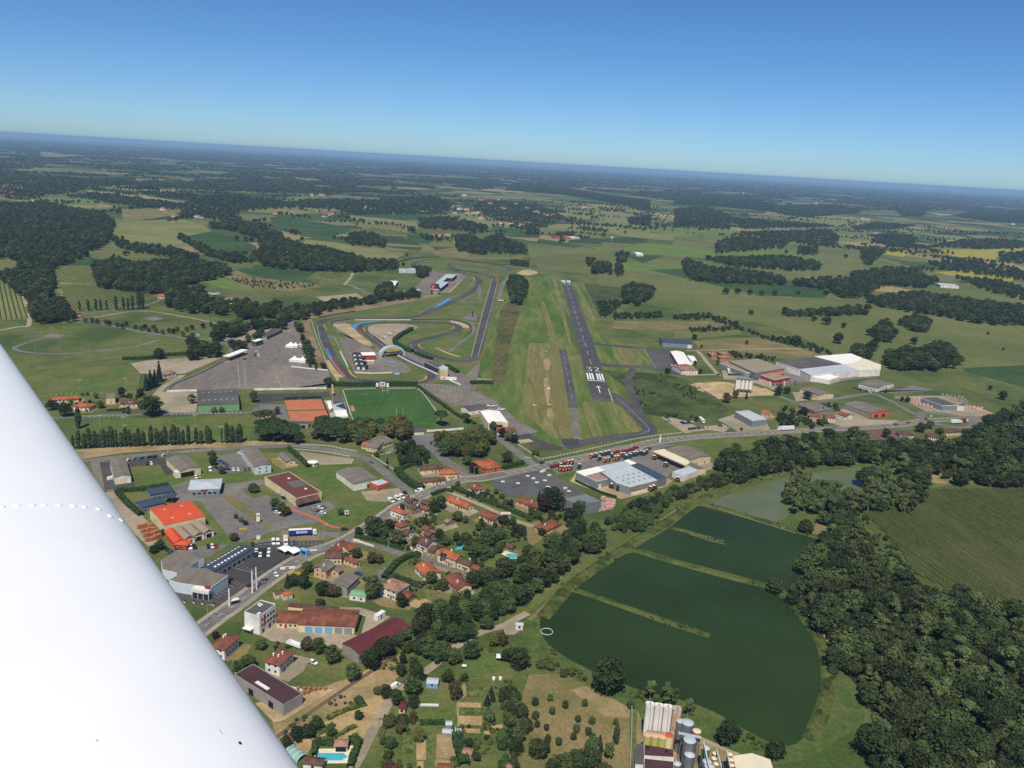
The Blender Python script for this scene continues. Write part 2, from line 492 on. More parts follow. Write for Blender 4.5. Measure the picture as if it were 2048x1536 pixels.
tag(obj('ground',newmesh('ground',gv,gf,M['far'])),kind='structure')

sheet('valley_meadow',[(-700,2000),(-900,1100),(-500,640),(0,545),(300,540),(560,520),(720,500),(1150,505),(1420,560),(1700,640),(2048,640),(2700,720),(3000,1200),(2700,2000)],'meadow',0.3)

for fn,m,lv in [
 (ZA((640,650),(700,600),(900,585),(1080,580),(1200,620),(1240,650),(1090,680),(1030,680),(1110,730),(1040,750),(960,740),(800,740),(700,700)),'hay',1),
 (ZA((1100,680),(1240,650),(1420,700),(1500,740),(1500,770),(1380,780),(1240,770),(1150,710)),'crop',1),
 (ZA((480,770),(560,760),(860,780),(1100,800),(1000,820),(840,840),(560,810),(500,800)),'olive',1),
 (ZA((360,800),(520,800),(540,850),(360,850)),'crop',1),
 (ZA((1480,850),(1560,850),(1800,870),(1850,890),(1790,930),(1880,960),(1700,960),(1530,920),(1370,880)),'crop',1),
 (ZA((1390,880),(1470,920),(1850,960),(1880,980),(1700,1000),(1450,990),(1300,910)),'dry',1),
 (ZA((1580,570),(1720,560),(1760,590),(2048,640),(2048,650),(1900,700),(1700,660),(1610,630)),'crop',1),
 (ZA((1670,690),(2048,740),(2048,790),(1800,745),(1680,700)),'hay',1.2),
 (ZA((500,410),(560,415),(830,440),(1080,480),(1050,480),(800,455),(540,425)),'tan',1),
 (ZA((690,405),(1040,412),(1030,430),(800,414)),'tan',1.2),
 (ZA((130,445),(400,450),(600,480),(560,505),(300,490),(120,462)),'bright',1),
 (ZA((230,185),(340,183),(500,213),(240,218)),'hay',1),
 (ZA((0,178),(220,190),(230,212),(0,200)),'bright',1),
 (ZA((620,380),(1000,385),(1080,400),(860,405),(640,395)),'bright',1),
 (ZA((780,350),(930,345),(930,365),(800,362)),'olive',1),
 (ZA((1110,290),(1390,305),(1380,325),(1260,322)),'olive',1),
 (ZA((700,296),(860,300),(1100,322),(900,312)),'bright',1),
 (ZA((1310,400),(1600,430),(1500,432),(1330,415)),'bright',1),
 (ZA((1680,450),(1860,445),(1870,470),(1700,475)),'bright',1),
 (ZA((1690,330),(1820,330),(1880,355),(1800,357)),'hay',1),
 (ZA((1830,380),(2048,395),(2048,415),(1860,398)),'hay',1),
 (ZA((710,520),(880,520),(1060,530),(1000,560),(880,578),(720,590)),'dry',1),
 (ZA((1100,580),(1300,600),(1330,615),(1150,612)),'olive',1),
 (ZA((1540,510),(2000,508),(2048,530),(1700,545)),'hay',1),
 (ZA((0,810),(110,810),(110,870),(0,880)),'olive',1),
 (ZA((1170,940),(1280,915),(1350,940),(1480,1000),(1300,985)),'bright',1),
 (ZA((1330,830),(1470,840),(1480,865),(1370,870)),'olive',1),
 (ZB((0,520),(200,540),(500,590),(620,605),(560,640),(400,640),(100,560),(0,540)),'hay',1),
 (ZB((0,410),(100,420),(300,458),(160,520),(0,505)),'crop',1.2),
 (ZB((480,560),(720,570),(700,590),(540,572)),'crop',1),
 (ZB((610,490),(780,510),(760,550),(640,540)),'crop',1),
 (ZB((290,380),(680,420),(690,450),(420,432),(300,400)),'hay',1),
 (ZB((1130,440),(1410,490),(1400,515),(1230,510),(1120,480)),'crop',1),
 (ZB((1400,518),(1660,560),(1600,572),(1380,542)),'crop',1),
 (ZB((1330,545),(1690,575),(1900,620),(2048,680),(2048,840),(1700,725),(1400,700),(1340,620)),'olive',0.8),
 (ZB((1550,330),(1900,330),(2048,370),(1920,420),(1560,400)),'hay',1),
 (ZB((1450,430),(2048,450),(2048,500),(1700,482),(1450,460)),'hay',1),
 (ZB((1160,245),(1390,265),(1390,285),(1200,270)),'olive',1),
 (ZB((760,590),(900,570),(1320,600),(1300,640),(1000,640),(800,620)),'dry',1.2),
 (ZB((980,580),(1310,600),(1330,615),(1230,630),(990,622)),'lawn',1.4),
 (ZB((70,200),(310,230),(300,242),(90,215)),'olive',1),
 (ZB((0,272),(110,275),(100,295),(0,298)),'bright',1),
 (ZB((0,330),(250,335),(240,350),(0,352)),'dry',1),
 (PX((1190,560),(1348,505),(1650,490),(1900,560),(2048,600),(2048,730),(1760,745),(1560,655),(1330,610),(1230,600)),'olive',0.7),
 (ZC((0,335),(370,355),(380,385),(0,380)),'bright',1),
 (ZC((0,385),(270,395),(240,460),(0,480)),'olive',1),
 (ZC((540,230),(610,225),(600,270),(530,265)),'hay',1),
 (ZC((700,290),(760,255),(960,285),(1180,295),(1060,330),(900,330)),'hay',1),
 (ZC((680,345),(790,345),(780,362),(690,362)),'hay',1),
 (ZC((720,440),(970,440),(1090,470),(1100,550),(1000,590),(720,590),(850,560),(840,490),(730,480)),'olive',1),
 (ZC((1520,600),(1700,585),(1890,610),(2010,640),(1950,652),(1760,625)),'yellow',1.2),
 (ZC((1450,470),(1850,463),(1900,490),(1880,525),(1700,512),(1560,492)),'yellow',1.2),
 (ZC((1830,465),(2048,455),(2048,475),(1880,480)),'yellow',1.1),
 (ZC((1160,475),(1390,470),(1370,495),(1340,508),(1220,492)),'yellow',1.2),
 (ZC((1520,408),(1660,408),(1560,435)),'yellow',1.2),
 (ZC((970,425),(1150,420),(1300,455),(1200,460),(1080,445)),'tan',1.2),
 (ZC((1480,245),(1640,262),(1560,268)),'tan',1.2),
 (ZC((1280,228),(1360,230),(1340,238)),'tan',1.2),
 (ZC((1220,345),(1320,340),(1340,355),(1240,358)),'hay',1),
 (ZC((1160,668),(1400,675),(1560,712),(1680,742),(1500,738),(1300,702)),'bright',1.2),
 (ZC((1540,680),(1700,690),(1990,760),(1700,740)),'crop',1),
 (ZC((1440,610),(1560,640),(1800,660),(1560,672)),'crop',1),
 (ZC((1900,695),(2048,710),(2048,740)),'hay',1),
 (ZC((1400,960),(1600,895),(2048,905),(2600,1000),(2600,1300),(2048,1270),(1700,1180),(1650,1100)),'crop',1.1),
 (ZC((0,890),(330,880),(330,925),(0,930)),'dry',1.2),
 (ZC((120,1000),(330,985),(500,980),(720,1040),(900,1090),(600,1100),(250,1070),(140,1040)),'dry',1.2),
 (ZC((0,940),(390,935),(400,960),(140,985),(0,985)),'olive',1.3),
 (ZC((700,670),(1000,760),(990,760),(600,690)),'dry',1.3),
]:
 sheet('field',fn,m,lv)

rf=random.Random(5)
for i in range(190):
 x,y=rf.uniform(-100,2150),rf.uniform(0,1)
 hy=264+0.0576*x
 yy=hy+14+120*y**1.5
 if i>150:x=1300+.4*x; yy=264+.0576*x+90+120*y
 c=P((x,yy))
 L_,W_=rf.uniform(120,420),rf.uniform(70,220)
 a=rf.uniform(-0.5,0.5)
 d=np.array([math.cos(a),math.sin(a)]); n_=np.array([-d[1],d[0]])
 q=[c[:2]+d*sx*L_/2*rf.uniform(.7,1)+n_*sy*W_*rf.uniform(.7,1) for sx,sy in ((-1,-1),(0,-1.2),(1,-1),(1,1),(-1,1))]
 z=zlev(0.9)
 tag(obj('field',newmesh('field',[(p[0],p[1],z) for p in q],[(0,1,2,3,4)],M[rf.choice(['hay','olive','bright','crop','tan','hay','olive'])])),kind='structure')

sheet('airfield_grass',ZE((1790,300),(1880,290))+ZF((480,60),(640,55),(850,100),(1010,560),(1330,620),(1460,800),(1200,830),(1460,1310),(900,1400),(680,1470),(450,1400),(140,1090),(0,860))+ZE((1640,990)),'airgrass',1.5)
sheet('heath_strip',ZF((250,260),(330,290),(250,600),(200,900),(90,900),(130,600),(170,330)),'heath',1.8,smooth=5)
sheet('mown_strip',ZF((400,600),(640,600),(760,1200),(770,1370),(600,1380),(340,1150)),'airdry',1.8)
for q_ in (((598,80),(622,80),(752,600),(728,600)),((500,280),(535,280),(628,592),(590,592)),((780,130),(810,140),(930,380),(900,400)),((640,1240),(700,1250),(740,1370),(690,1370)),((840,1110),(900,1100),(1010,1380),(940,1390)),((1050,1090),(1100,1090),(1300,1300),(1250,1330)),((1090,640),(1200,650),(1330,760),(1140,760))):
 sheet('dry_band',ZF(*q_),'airdry',1.75,smooth=4)
for q_ in (((522,740),(550,722),(580,760),(560,820),(530,810)),((522,900),(560,890),(572,1000),(556,1110),(530,1000)),((545,1150),(585,1140),(605,1215),(560,1225))):sheet('worn_strip',ZF(*q_),'dirt',2.0,smooth=4)
sheet('worn_patch',ZF((725,715),(820,712),(835,800),(760,790)),'dry',2.0,smooth=4)
sheet('scrub_patch',ZF((850,115),(1170,140),(1180,260),(1060,370),(980,380)),'scrub',1.8)
sheet('dry_meadow',ZF((1090,420),(1600,420),(1700,470),(1500,500),(1080,480)),'dry',1.9)
sheet('rough_meadow',ZF((1000,820),(1500,850),(1700,900),(2048,1150),(1700,1240),(1480,1200),(1330,1180),(1250,1000)),'scrub',1.8)
sheet('runway',ZF((660,72),(738,78),(925,585),(1090,1080),(918,1068),(800,600)),'runway',3)
sheet('runway_turning_pad',ZF((735,76),(820,82),(800,92),(745,102)),'runway',3.1)
ribbon('taxiway',ZF((930,600),(1000,612),(1200,630),(1350,640)),13,'runway',3.1)
ribbon('taxiway',ZF((980,770),(1050,785),(1200,790),(1420,800)),13,'runway',3.1)
ribbon('taxiway',ZF((1055,1010),(1130,1050),(1200,1110),(1280,1190),(1370,1280),(1390,1320),(1330,1345),(1100,1370),(850,1415),(690,1450)),13,'runway',3.2)
ribbon('taxiway',ZF((1260,805),(1215,900),(1230,970),(1280,1080),(1310,1200)),8,'runway',3.25)
ribbon('taxiway',ZF((675,650),(720,880),(765,1130)),9,'runway',3.1)
ribbon('taxiway',ZF((765,1130),(785,1260),(795,1390)),6,'asphalt',3.1)
sheet('apron',ZF((1340,640),(1550,660),(1560,700),(1640,860),(1580,855),(1440,820)),'runway',3.3)
sheet('apron',ZF((660,1380),(810,1385),(810,1430),(690,1450)),'darkasphalt',3.35)
sheet('apron',ZF((400,1340),(490,1390),(560,1420),(690,1455),(660,1475),(480,1475),(300,1360)),'darkasphalt',3.36)
sheet('apron',ZF((90,1040),(190,1130),(350,1260),(480,1325),(400,1350),(300,1360),(130,1290),(0,1180),(-40,1080)),'asphalt',3.3)
sheet('concrete_slab',ZF((310,1395),(400,1385),(440,1405),(330,1425)),'sand',3.6)

ra,rb=P(ZF((1005,1075))[0])[:2],P(ZF((700,82))[0])[:2]
rd=(rb-ra)/np.linalg.norm(rb-ra); rn=np.array([rd[1],-rd[0]])   # rn: to the right when looking up the runway
RL=float(np.linalg.norm(rb-ra))
def rq(s0,s1,t0,t1):return [ra+rd*s0+rn*t0,ra+rd*s0+rn*t1,ra+rd*s1+rn*t1,ra+rd*s1+rn*t0],[(0,1,2,3)]
def rpoly(pts,w):
 out=[]
 for (s0,t0),(s1,t1) in zip(pts[:-1],pts[1:]):
  A,B=ra+rd*s0+rn*t0,ra+rd*s1+rn*t1
  d=(B-A)/np.linalg.norm(B-A); n=np.array([-d[1],d[0]])*w/2
  out.append(([A-n-d*w*.45,B-n+d*w*.45,B+n+d*w*.45,A+n-d*w*.45],[(0,1,2,3)]))
 return out
s_thr=float(np.dot(P(ZF((950,908))[0])[:2]-ra,rd))
s_bar1=float(np.dot(P(ZF((940,848))[0])[:2]-ra,rd))
s_num0=float(np.dot(P(ZF((920,830))[0])[:2]-ra,rd))
s_num1=float(np.dot(P(ZF((915,798))[0])[:2]-ra,rd))
s_arr0=float(np.dot(P(ZF((980,1005))[0])[:2]-ra,rd))
s_arr1=float(np.dot(P(ZF((965,950))[0])[:2]-ra,rd))
hw=9.6
parts_=[rq(s_thr-.9,s_thr+.9,-hw,hw)]
for k in range(3):
 for sg in (-1,1):
  c=sg*(2.6+k*2.75)
  parts_.append(rq(s_thr+4,s_bar1,c-.85,c+.85))
parts_+=rpoly([(s_arr0,0),(s_arr1-1,0)],.9)+rpoly([(s_arr1-7,-2),(s_arr1,0)],.9)+rpoly([(s_arr1-7,2),(s_arr1,0)],.9)
nl=s_num1-s_num0
def digit(pts,t0,w):
 return rpoly([(s_num0+nl*b,t0+w*a) for a,b in pts],1.1)
parts_+=digit([(0,1),(1,.93),(.35,.55),(.8,.5),(1,.28),(.75,.02),(0,.05)],-6.3,4.6)
parts_+=digit([(0,.95),(.7,1),(1,.75),(.7,.45),(0,.05),(1.05,0)],1.9,4.6)
for k in range(3):
 for sg in (-1,1):
  c=sg*(2.4+k*2.7)
  parts_.append(rq(RL-34,RL-4,c-.85,c+.85))
s14=RL-62
parts_+=rpoly([(s14+20,5),(s14,5.6)],1.2)
parts_+=rpoly([(s14+20,-3.2),(s14+7,-5.6),(s14+7,-1.6)],1.2)+rpoly([(s14+12,-2.6),(s14,-2.6)],1.2)
cl_=[]
s=s_num1+14
while s<s14-30:
 cl_.append(rq(s,s+26,-.3,.3)); s+=47
parts_.append(rq(0,s_thr-30,9.4,9.9))
parts_.append(line_px(ZF((1055,982))[0],ZF((1088,1080))[0],.6))
paint_mesh('runway_markings',parts_,'paint',5)
paint_mesh('runway_centreline',cl_,'paintold',5)
tw=[dashes(ZF((1060,1015),(1130,1055),(1200,1112),(1280,1192),(1370,1282),(1385,1315),(1330,1343),(1260,1350)),.35,12,.3),
      line_px(ZF((1390,1325))[0],ZF((1340,1325))[0],.5),line_px(ZF((1340,640))[0],ZF((1440,805))[0],.35),line_px(ZF((660,1430))[0],ZF((692,1450))[0],.5),
      dashes(ZF((680,660),(720,880),(765,1120)),.3,18,10)]
paint_mesh('taxiway_markings',tw,'paintold',5)
sg=[line_px(ZF((553,978))[0],ZF((563,960))[0],1.0),line_px(ZF((563,960))[0],ZF((572,978))[0],1.0),line_px(ZF((532,668))[0],ZF((552,668))[0],1.2),
      line_px(ZF((440,1103))[0],ZF((440,1111))[0],1.0),line_px(ZF((440,1111))[0],ZF((466,1111))[0],1.0),line_px(ZF((553,1102))[0],ZF((580,1102))[0],1.4)]
for q in ((430,608),(433,744),(436,909),(80,478),(58,594),(45,655),(176,953),(460,745)):
 sg.append(line_px(ZF((q[0]-3,q[1]))[0],ZF((q[0]+3,q[1]))[0],1.4))
paint_mesh('grass_strip_markers',sg,'paint',5)

sheet('circuit_grass',ZE((170,640),(1330,440),(1540,300),(1450,230),(900,230),(870,190),(1200,130),(1500,150),(1900,210),(2048,240),(2048,290),(1800,290),(1790,480),(1640,1000),(1560,1100),(1240,1180),(480,1170),(380,1100),(250,800)),'lawn',1.7)
sheet('spectator_bank',ZE((170,640),(210,605),(600,545),(900,500),(1220,445),(1340,455),(1150,490),(600,590),(330,625),(250,650),(245,700),(300,850),(380,1030),(350,1040),(270,960),(200,780)),'earthbank',2.1)
sheet('gravel_trap',ZE((440,700),(480,685),(570,690),(640,760),(760,860),(690,860),(560,780)),'sand',2.5,smooth=3)
sheet('gravel_trap',ZE((1940,275),(2020,240),(2110,262),(2090,280),(2030,290)),'sand',2.5,smooth=4)
sheet('gravel_trap',ZE((375,985),(430,985),(550,1120),(490,1125),(470,1160),(410,1060)),'sand',2.5)
sheet('gravel_trap',ZE((1390,660),(1500,680),(1550,710),(1530,725),(1440,700)),'sand',2.4,smooth=3)
sheet('gravel_trap',ZE((1000,190),(1090,185),(1040,215),(1000,210)),'sand',2.4)
sheet('gravel_trap',ZE((1410,1020),(1550,1060),(1550,1085),(1440,1060)),'sand',2.4)
sheet('gravel_trap',ZE((1530,1130),(1730,1140),(1760,1170),(1560,1165)),'sand',2.4)
sheet('infield_lot',ZE((720,720),(800,690),(1040,690),(1130,720),(950,800),(930,860),(950,900),(870,880),(760,790)),'gravel',2.5,smooth=3)
sheet('paddock',ZE((480,800),(560,800),(800,920),(1000,1000),(1080,1060),(1040,1090),(900,1095),(620,1100),(540,960)),'paddock',2.6)
sheet('paddock',ZE((950,930),(1040,920),(1180,960),(1380,1040),(1520,1110),(1640,1000),(1600,1230),(1480,1200),(1300,1110)),'paddock',2.6)
sheet('pit_apron',ZE((1080,420),(1240,250),(1330,270),(1480,270),(1530,300),(1390,430),(1250,440),(1150,445)),'paddock',2.6)
sheet('service_lane',ZE((700,860),(830,900),(820,920),(560,790),(470,750),(420,700),(430,670),(560,655),(580,662),(450,690),(470,720),(620,830)),'asphalt',2.45)
ribbon('race_track',ZE((1600,955),(1650,780),(1700,590),(1735,455),(1757,345),(1748,312),(1700,288),(1610,266),(1500,250),(1440,238),(1390,215),(1384,202),(1430,196),(1540,210),(1700,232),(1840,250),(1895,244),(1893,234),(1800,210),(1600,184),(1400,164),(1250,158),(1150,172),(1092,196),(1085,210)),11,'track',3.4)
ribbon('race_track',ZE((1440,258),(1540,278),(1610,305),(1632,350),(1590,415),(1480,475),(1350,535),(1200,600),(1100,630),(950,642),(700,642),(480,642),(370,656),(325,690),(335,750),(380,860),(430,960),(500,1060),(570,1118),(660,1148),(850,1158),(1050,1168),(1180,1160),(1245,1130),(1245,1095),(1180,1050),(1000,960),(900,905),(780,820),(690,755),(645,718),(665,692),(760,678),(1000,676),(1250,676),(1400,686),(1462,712),(1440,745),(1320,780),(1180,815),(1100,842),(1092,868),(1150,910),(1280,955),(1420,985),(1530,990),(1580,975),(1605,940)),11,'track',3.5)
sheet('run_off',ZE((1130,615),(1370,480),(1400,480),(1250,560),(1180,600)),'track',3.2)
sheet('painted_run_off',ZE((1248,556),(1375,478),(1408,480),(1330,530),(1262,556)),'paintblue',4.4)
sheet('painted_run_off',ZE((577,705),(640,680),(760,666),(850,665),(700,682),(650,690),(620,730),(600,725)),'paintblue',4.4)
sheet('painted_run_off',ZE((372,880),(385,885),(430,975),(415,975)),'paintblue',4.4)
sheet('painted_run_off',ZE((400,778),(435,795),(405,795)),'paintblue',4.4)
kerb=[dashes(ZE((428,980),(470,1040),(520,1105),(552,1128)),2.2,3,.01),dashes(ZE((622,715),(640,690)),1.5,3,.01),dashes(ZE((1775,310),(1778,360)),1.6,3,.01),dashes(ZE((1655,925),(1645,965)),2,3,.01),
  dashes(ZE((1230,608),(1300,578),(1360,545)),1.2,4,4),dashes(ZE((640,740),(740,825)),1.2,3,3),dashes(ZE((1700,705),(1695,725)),1.6,3,.01)]
paint_mesh('red_kerb',kerb,'paintred',5)
kerb=[dashes(ZE((360,690),(365,710),(385,740)),1,4,.01),dashes(ZE((680,720),(700,755)),1,4,.01),dashes(ZE((1420,705),(1425,720),(1400,735)),1,4,.01),dashes(ZE((1140,850),(1140,870),(1170,895)),1.2,4,.01),
  dashes(ZE((1195,1115),(1195,1135),(1150,1155),(1090,1162)),1.4,4,.01),dashes(ZE((560,1060),(590,1105),(640,1135)),1.4,4,.01),dashes(ZE((1585,300),(1592,325),(1580,345)),1,4,.01)]
paint_mesh('yellow_kerb',kerb,'paintyellow',5)
wl=[dashes(ZE((1565,960),(1610,790),(1660,590),(1700,455),(1735,320),(1720,300)),.7,20,.01),dashes(ZE((1620,960),(1690,700),(1750,480),(1778,350)),.6,20,.01),
      dashes(ZE((300,700),(340,850),(430,1000),(500,1090),(560,1135)),.6,20,.01),dashes(ZE((1132,612),(1250,540),(1370,470)),.5,20,.01),dashes(ZE((1480,500),(1590,440),(1650,350)),.6,20,.01),
      dashes(ZE((1290,540),(1400,480),(1520,410),(1590,340)),.5,20,.01),dashes(ZE((1070,850),(1080,880),(1140,920)),.6,20,.01),dashes(ZE((860,880),(760,800),(680,745)),.5,20,.01),dashes(ZE((820,910),(700,800)),.5,20,.01),dashes(ZE((1210,1165),(1280,1140),(1285,1110),(1240,1080)),.5,20,.01),
      dashes(ZE((440,790),(500,900),(560,1040)),.6,20,.01),dashes(ZE((255,650),(290,770),(340,900),(390,1030),(470,1155)),.7,20,.01)]
paint_mesh('track_edge_lines',wl,'paintold',5)
paint_mesh('pit_lane_line',[dashes(ZE((1385,430),(1500,320)),2.0,60,.01)],'paintyellow',5)
ribbon('service_track',ZE((1480,495),(1530,510),(1680,512)),5,'asphalt',3.3)
ribbon('service_track',ZE((1390,915),(1480,840),(1570,770),(1580,700),(1500,660),(1100,650)),4,'asphalt',3.3)
ribbon('service_track',ZE((1280,885),(1370,925),(1470,958)),4,'sand',3.3)
ribbon('service_track',ZE((1640,690),(1500,660)),6,'asphalt',3.32)
sheet('service_pad',ZE((1480,640),(1560,600),(1615,615),(1605,665)),'asphalt',3.0)
ribbon('service_track',ZE((1640,390),(1630,480)),5,'asphalt',3.3)
ribbon('service_track',ZE((1870,310),(1830,350),(1790,490)),7,'asphalt',3.3)
sheet('trackside_road',ZE((-20,1230),(380,1225),(480,1160),(700,1160),(1000,1175),(1300,1180),(1560,1205),(1560,1225),(1300,1195),(1000,1190),(480,1180)),'asphalt',3.0)
sheet('car_park',ZI((1420,125),(1760,130),(1990,230),(2000,270),(1700,285),(1600,240)),'paddock',2.6)

sheet('paddock',ZD((1130,755),(1190,700),(1560,540),(1700,440),(1960,330),(1975,260),(2010,230))+ZE((70,630),(130,690),(200,900),(250,1010),(400,1070),(420,1160),(370,1225))+ZD((1740,745)),'paddock',2.2)
ribbon('approach_road',ZD((1985,330),(1985,290),(2020,245),(2100,210)),9,'asphalt',3)
sheet('gravel_yard',ZD((890,570),(1000,550),(1480,515),(1540,520),(1260,640),(960,640)),'gravel',2.0)
sheet('gravel_yard',ZD((1420,405),(1600,350),(1900,325),(1790,395),(1600,420)),'gravel',2.0)
pl=[line_px(ZD2((650,590))[0],ZD2((680,920))[0],.4),line_px(ZD2((735,590))[0],ZD2((765,925))[0],.4),line_px(ZD2((1110,600))[0],ZD2((1255,925))[0],.35),line_px(ZD2((1270,482))[0],ZD2((1335,482))[0],.5),line_px(ZD2((1225,262))[0],ZD2((1295,265))[0],.5)]
paint_mesh('paddock_lines',pl,'paintold',4.5)
ribbon('ring_path',ZD((420,395),(300,400),(150,440),(100,470),(200,495),(400,505),(600,490),(800,475),(960,445),(1080,410)),5,'asphalt',2.6)
sheet('hard_pad',ZD((285,390),(350,365),(445,378),(390,398)),'asphalt',2.7)
ribbon('path',ZD((640,255),(960,212),(1250,250),(1500,300)),4,'gravel',2.6)
sheet('hard_pad',ZD((960,262),(1050,248),(1120,265),(1040,280)),'asphalt',2.7)
ribbon('lane',ZD((480,258),(620,280),(900,340),(1150,380),(1350,410),(1560,440),(1580,490)),7,'asphalt',3)
ribbon('lane',ZD((0,345),(120,320),(200,300),(170,150),(120,80)),5,'gravel',3)
ribbon('lane',ZD((500,240),(650,220),(1000,170),(1100,130)),5,'asphalt',3)
ribbon('lane',ZB((200,780),(290,790),(420,850),(460,840)),6,'asphalt',3)
ribbon('lane',ZB((260,790),(300,740),(320,690)),5,'gravel',3)
sheet('car_park',ZB((90,860),(330,840),(380,865),(150,890)),'gravel',2.8)
sheet('playing_field',ZD((130,640),(880,570),(960,640),(940,770),(350,790),(210,760)),'lawn',1.6)
sheet('playing_field',ZD((640,960),(1660,915),(1730,990),(1700,1100),(500,1130)),'lawn',1.6)
sheet('school_yard',ZD((1070,760),(1350,770),(1340,910),(1130,910),(1000,830)),'gravel',2.6)
ribbon('lane',ZD((350,945),(700,925),(1100,915),(1350,910),(1700,905),(1760,870)),6,'asphalt',2.9)
ribbon('lane',ZD((1250,650),(1130,720),(1070,780)),6,'gravel',2.7)
sheet('hard_court',ZI((140,190),(700,175),(710,210),(350,235),(140,265)),'darkasphalt',2.7)
sheet('hard_court',ZI((140,270),(350,270),(390,400),(200,380)),'asphalt',2.7)
sheet('clay_court',ZI((350,240),(640,232),(672,310),(372,318)),'clay',2.9)
sheet('clay_court',ZI((374,326),(675,318),(708,395),(400,410)),'clay',2.9)
sheet('concrete_path',ZI((650,240),(720,240),(770,390),(720,400)),'concrete',2.8)
sheet('rugby_pitch',ZI((815,155),(1395,148),(1440,180),(1560,350),(1530,455),(900,470),(880,400)),'pitch',2.4)
pm=[dashes(ZI((812,160),(885,400)),.6,20,.01),dashes(ZI((1395,150),(1440,180),(1560,350)),.6,20,.01),line_px(ZI((900,190))[0],ZI((1010,188))[0],.25),line_px(ZI((880,190))[0],ZI((1400,185))[0],.2),line_px(ZI((920,440))[0],ZI((1560,420))[0],.2),line_px(ZI((865,300))[0],ZI((1520,290))[0],.15)]
paint_mesh('pitch_lines',pm,'paintold',4.5)
sheet('bare_ground',ZI((865,283),(895,280),(908,325),(878,328)),'dirt',2.9)

MAIN=ZG((2500,620),(2048,605),(1800,600),(1560,602),(1450,615),(1330,632),(1000,652),(700,668),(400,685),(200,700),(0,728))+ZL((1150,230),(800,300),(560,350),(380,395),(150,432),(0,460))+ZK((1100,405),(960,445),(800,510),(690,575),(560,630),(420,730),(280,815),(140,900),(0,960))+ZJ((1800,850),(1500,1035),(1300,1185),(1150,1295),(1000,1400),(820,1540),(600,1720))
ribbon('pavement',MAIN,12.2,'gravel',2.7)
ribbon('main_road',MAIN,8.4,'asphalt',3.2)
mk=[dashes(MAIN[5:16],.3,3,4,off=1.6),dashes(MAIN[5:16],.3,3,4,off=-1.6),dashes(MAIN[16:],.18,3,6),dashes(MAIN[16:],.15,30,.01,off=3.9),dashes(MAIN[16:],.15,30,.01,off=-3.9),dashes(MAIN[:5],.2,3,6)]
paint_mesh('main_road_markings',mk,'paint',5)
LANE2=ZK((690,565),(600,470),(540,420),(400,310),(330,255),(200,205),(0,165))+ZI((480,600),(300,602),(0,615))+ZH((1200,662),(800,692),(500,722),(250,748),(0,790))
ribbon('road',LANE2,7.5,'asphalt',3.1)
sheet('dry_verge',ZH((130,660),(600,625),(1200,600),(1700,580),(2048,600),(1700,625),(1200,640),(600,680),(230,735)),'dirt',2.2)
ribbon('road',ZK((1690,310),(1620,250),(1540,190),(1440,110),(1350,40),(1290,-20),(1250,-60)),7,'asphalt',3.15)
ribbon('road',ZK((1150,390),(1060,320),(960,260),(860,180),(780,100),(720,60)),8,'asphalt',3.12)
sheet('car_park',ZI((1370,470),(1480,500),(1760,490),(1760,500),(1560,520),(1640,700),(1580,720),(1460,620),(1250,540)),'asphalt',2.9)
sheet('car_park',ZI((1130,650),(1220,590),(1330,570),(1230,545),(1350,560),(1370,580),(1240,620),(1160,665)),'asphalt',2.9)
ribbon('lane',ZK((180,905),(400,960),(600,1020),(700,1020),(800,1060),(900,1100),(1100,1160),(1240,1200)),5,'asphalt',2.9)
ribbon('lane',ZK((600,1020),(560,1080),(440,1170),(390,1240)),5,'asphalt',2.95)
ribbon('lane',ZK((960,500),(1100,560),(1250,620),(1400,690),(1480,730),(1660,790)),4,'gravel',2.9)
ribbon('railway_track',ZM((640,1330),(800,1210),(1000,1070),(1200,930),(1400,800),(1530,710)),7,'dirt',2.9)
ribbon('railway_track',ZM((640,1310),(800,1190),(1000,1050),(1200,915),(1400,785),(1530,700)),2,'brownpave',3.0)
ribbon('farm_track',ZM((1180,1580),(1260,1440),(1340,1280),(1440,1100),(1520,960))+ZN((190,730),(260,680),(430,555),(560,440),(680,370),(800,310),(930,275),(1040,215),(1120,175)),4.2,'gravel',3.0)
sheet('pump_yard',ZN((930,280),(1030,230),(1080,290),(1020,340),(950,340)),'gravel',3.0)
sheet('town_lawn',ZJ((-200,700),(0,100),(600,40),(1250,0),(2048,60),(2048,600),(1500,900),(900,800),(300,900)),'lawn',1.8)
sheet('car_park',ZJ((80,100),(300,75),(600,60),(740,180),(620,210),(570,120),(330,140),(370,300),(120,330)),'darkasphalt',2.6)
sheet('car_park',ZJ((0,80),(150,90),(210,230),(380,300),(170,350),(60,300)),'asphalt',2.5)
sheet('car_park',ZJ((950,60),(1240,20),(1320,160),(1180,190),(980,180),(1060,110)),'asphalt',2.6)
sheet('car_park',ZJ((650,300),(780,260),(1100,280),(1430,240),(1430,280),(1230,320),(1340,400),(1440,370),(1560,400),(1720,470),(1960,420),(2010,470),(1880,550),(1900,590),(1700,620),(1560,650),(1240,760),(1150,720),(900,420),(680,430)),'asphalt',2.6)
sheet('island_lawn',ZJ((1100,350),(1250,430),(1500,640),(1480,660),(1200,480),(1090,380)),'dry',2.8)
sheet('builders_yard',ZJ((120,350),(220,340),(420,530),(580,700),(520,830),(380,700),(200,480)),'gravel',2.6)
sheet('car_park',ZJ2((150,300),(300,280),(980,215),(640,430),(200,360)),'asphalt',2.6)
sheet('car_park',ZJ2((740,640),(1335,290),(1290,210),(2048,160),(2400,170),(2300,330),(1700,720),(1340,950),(960,1160),(760,1165),(250,1100),(100,940),(700,1020),(960,800)),'darkasphalt',2.75)
sheet('dealer_verge',ZJ3((100,450),(250,430),(560,390),(850,370),(1400,350),(1550,400),(1450,430),(900,450),(250,490)),'dry',2.85)
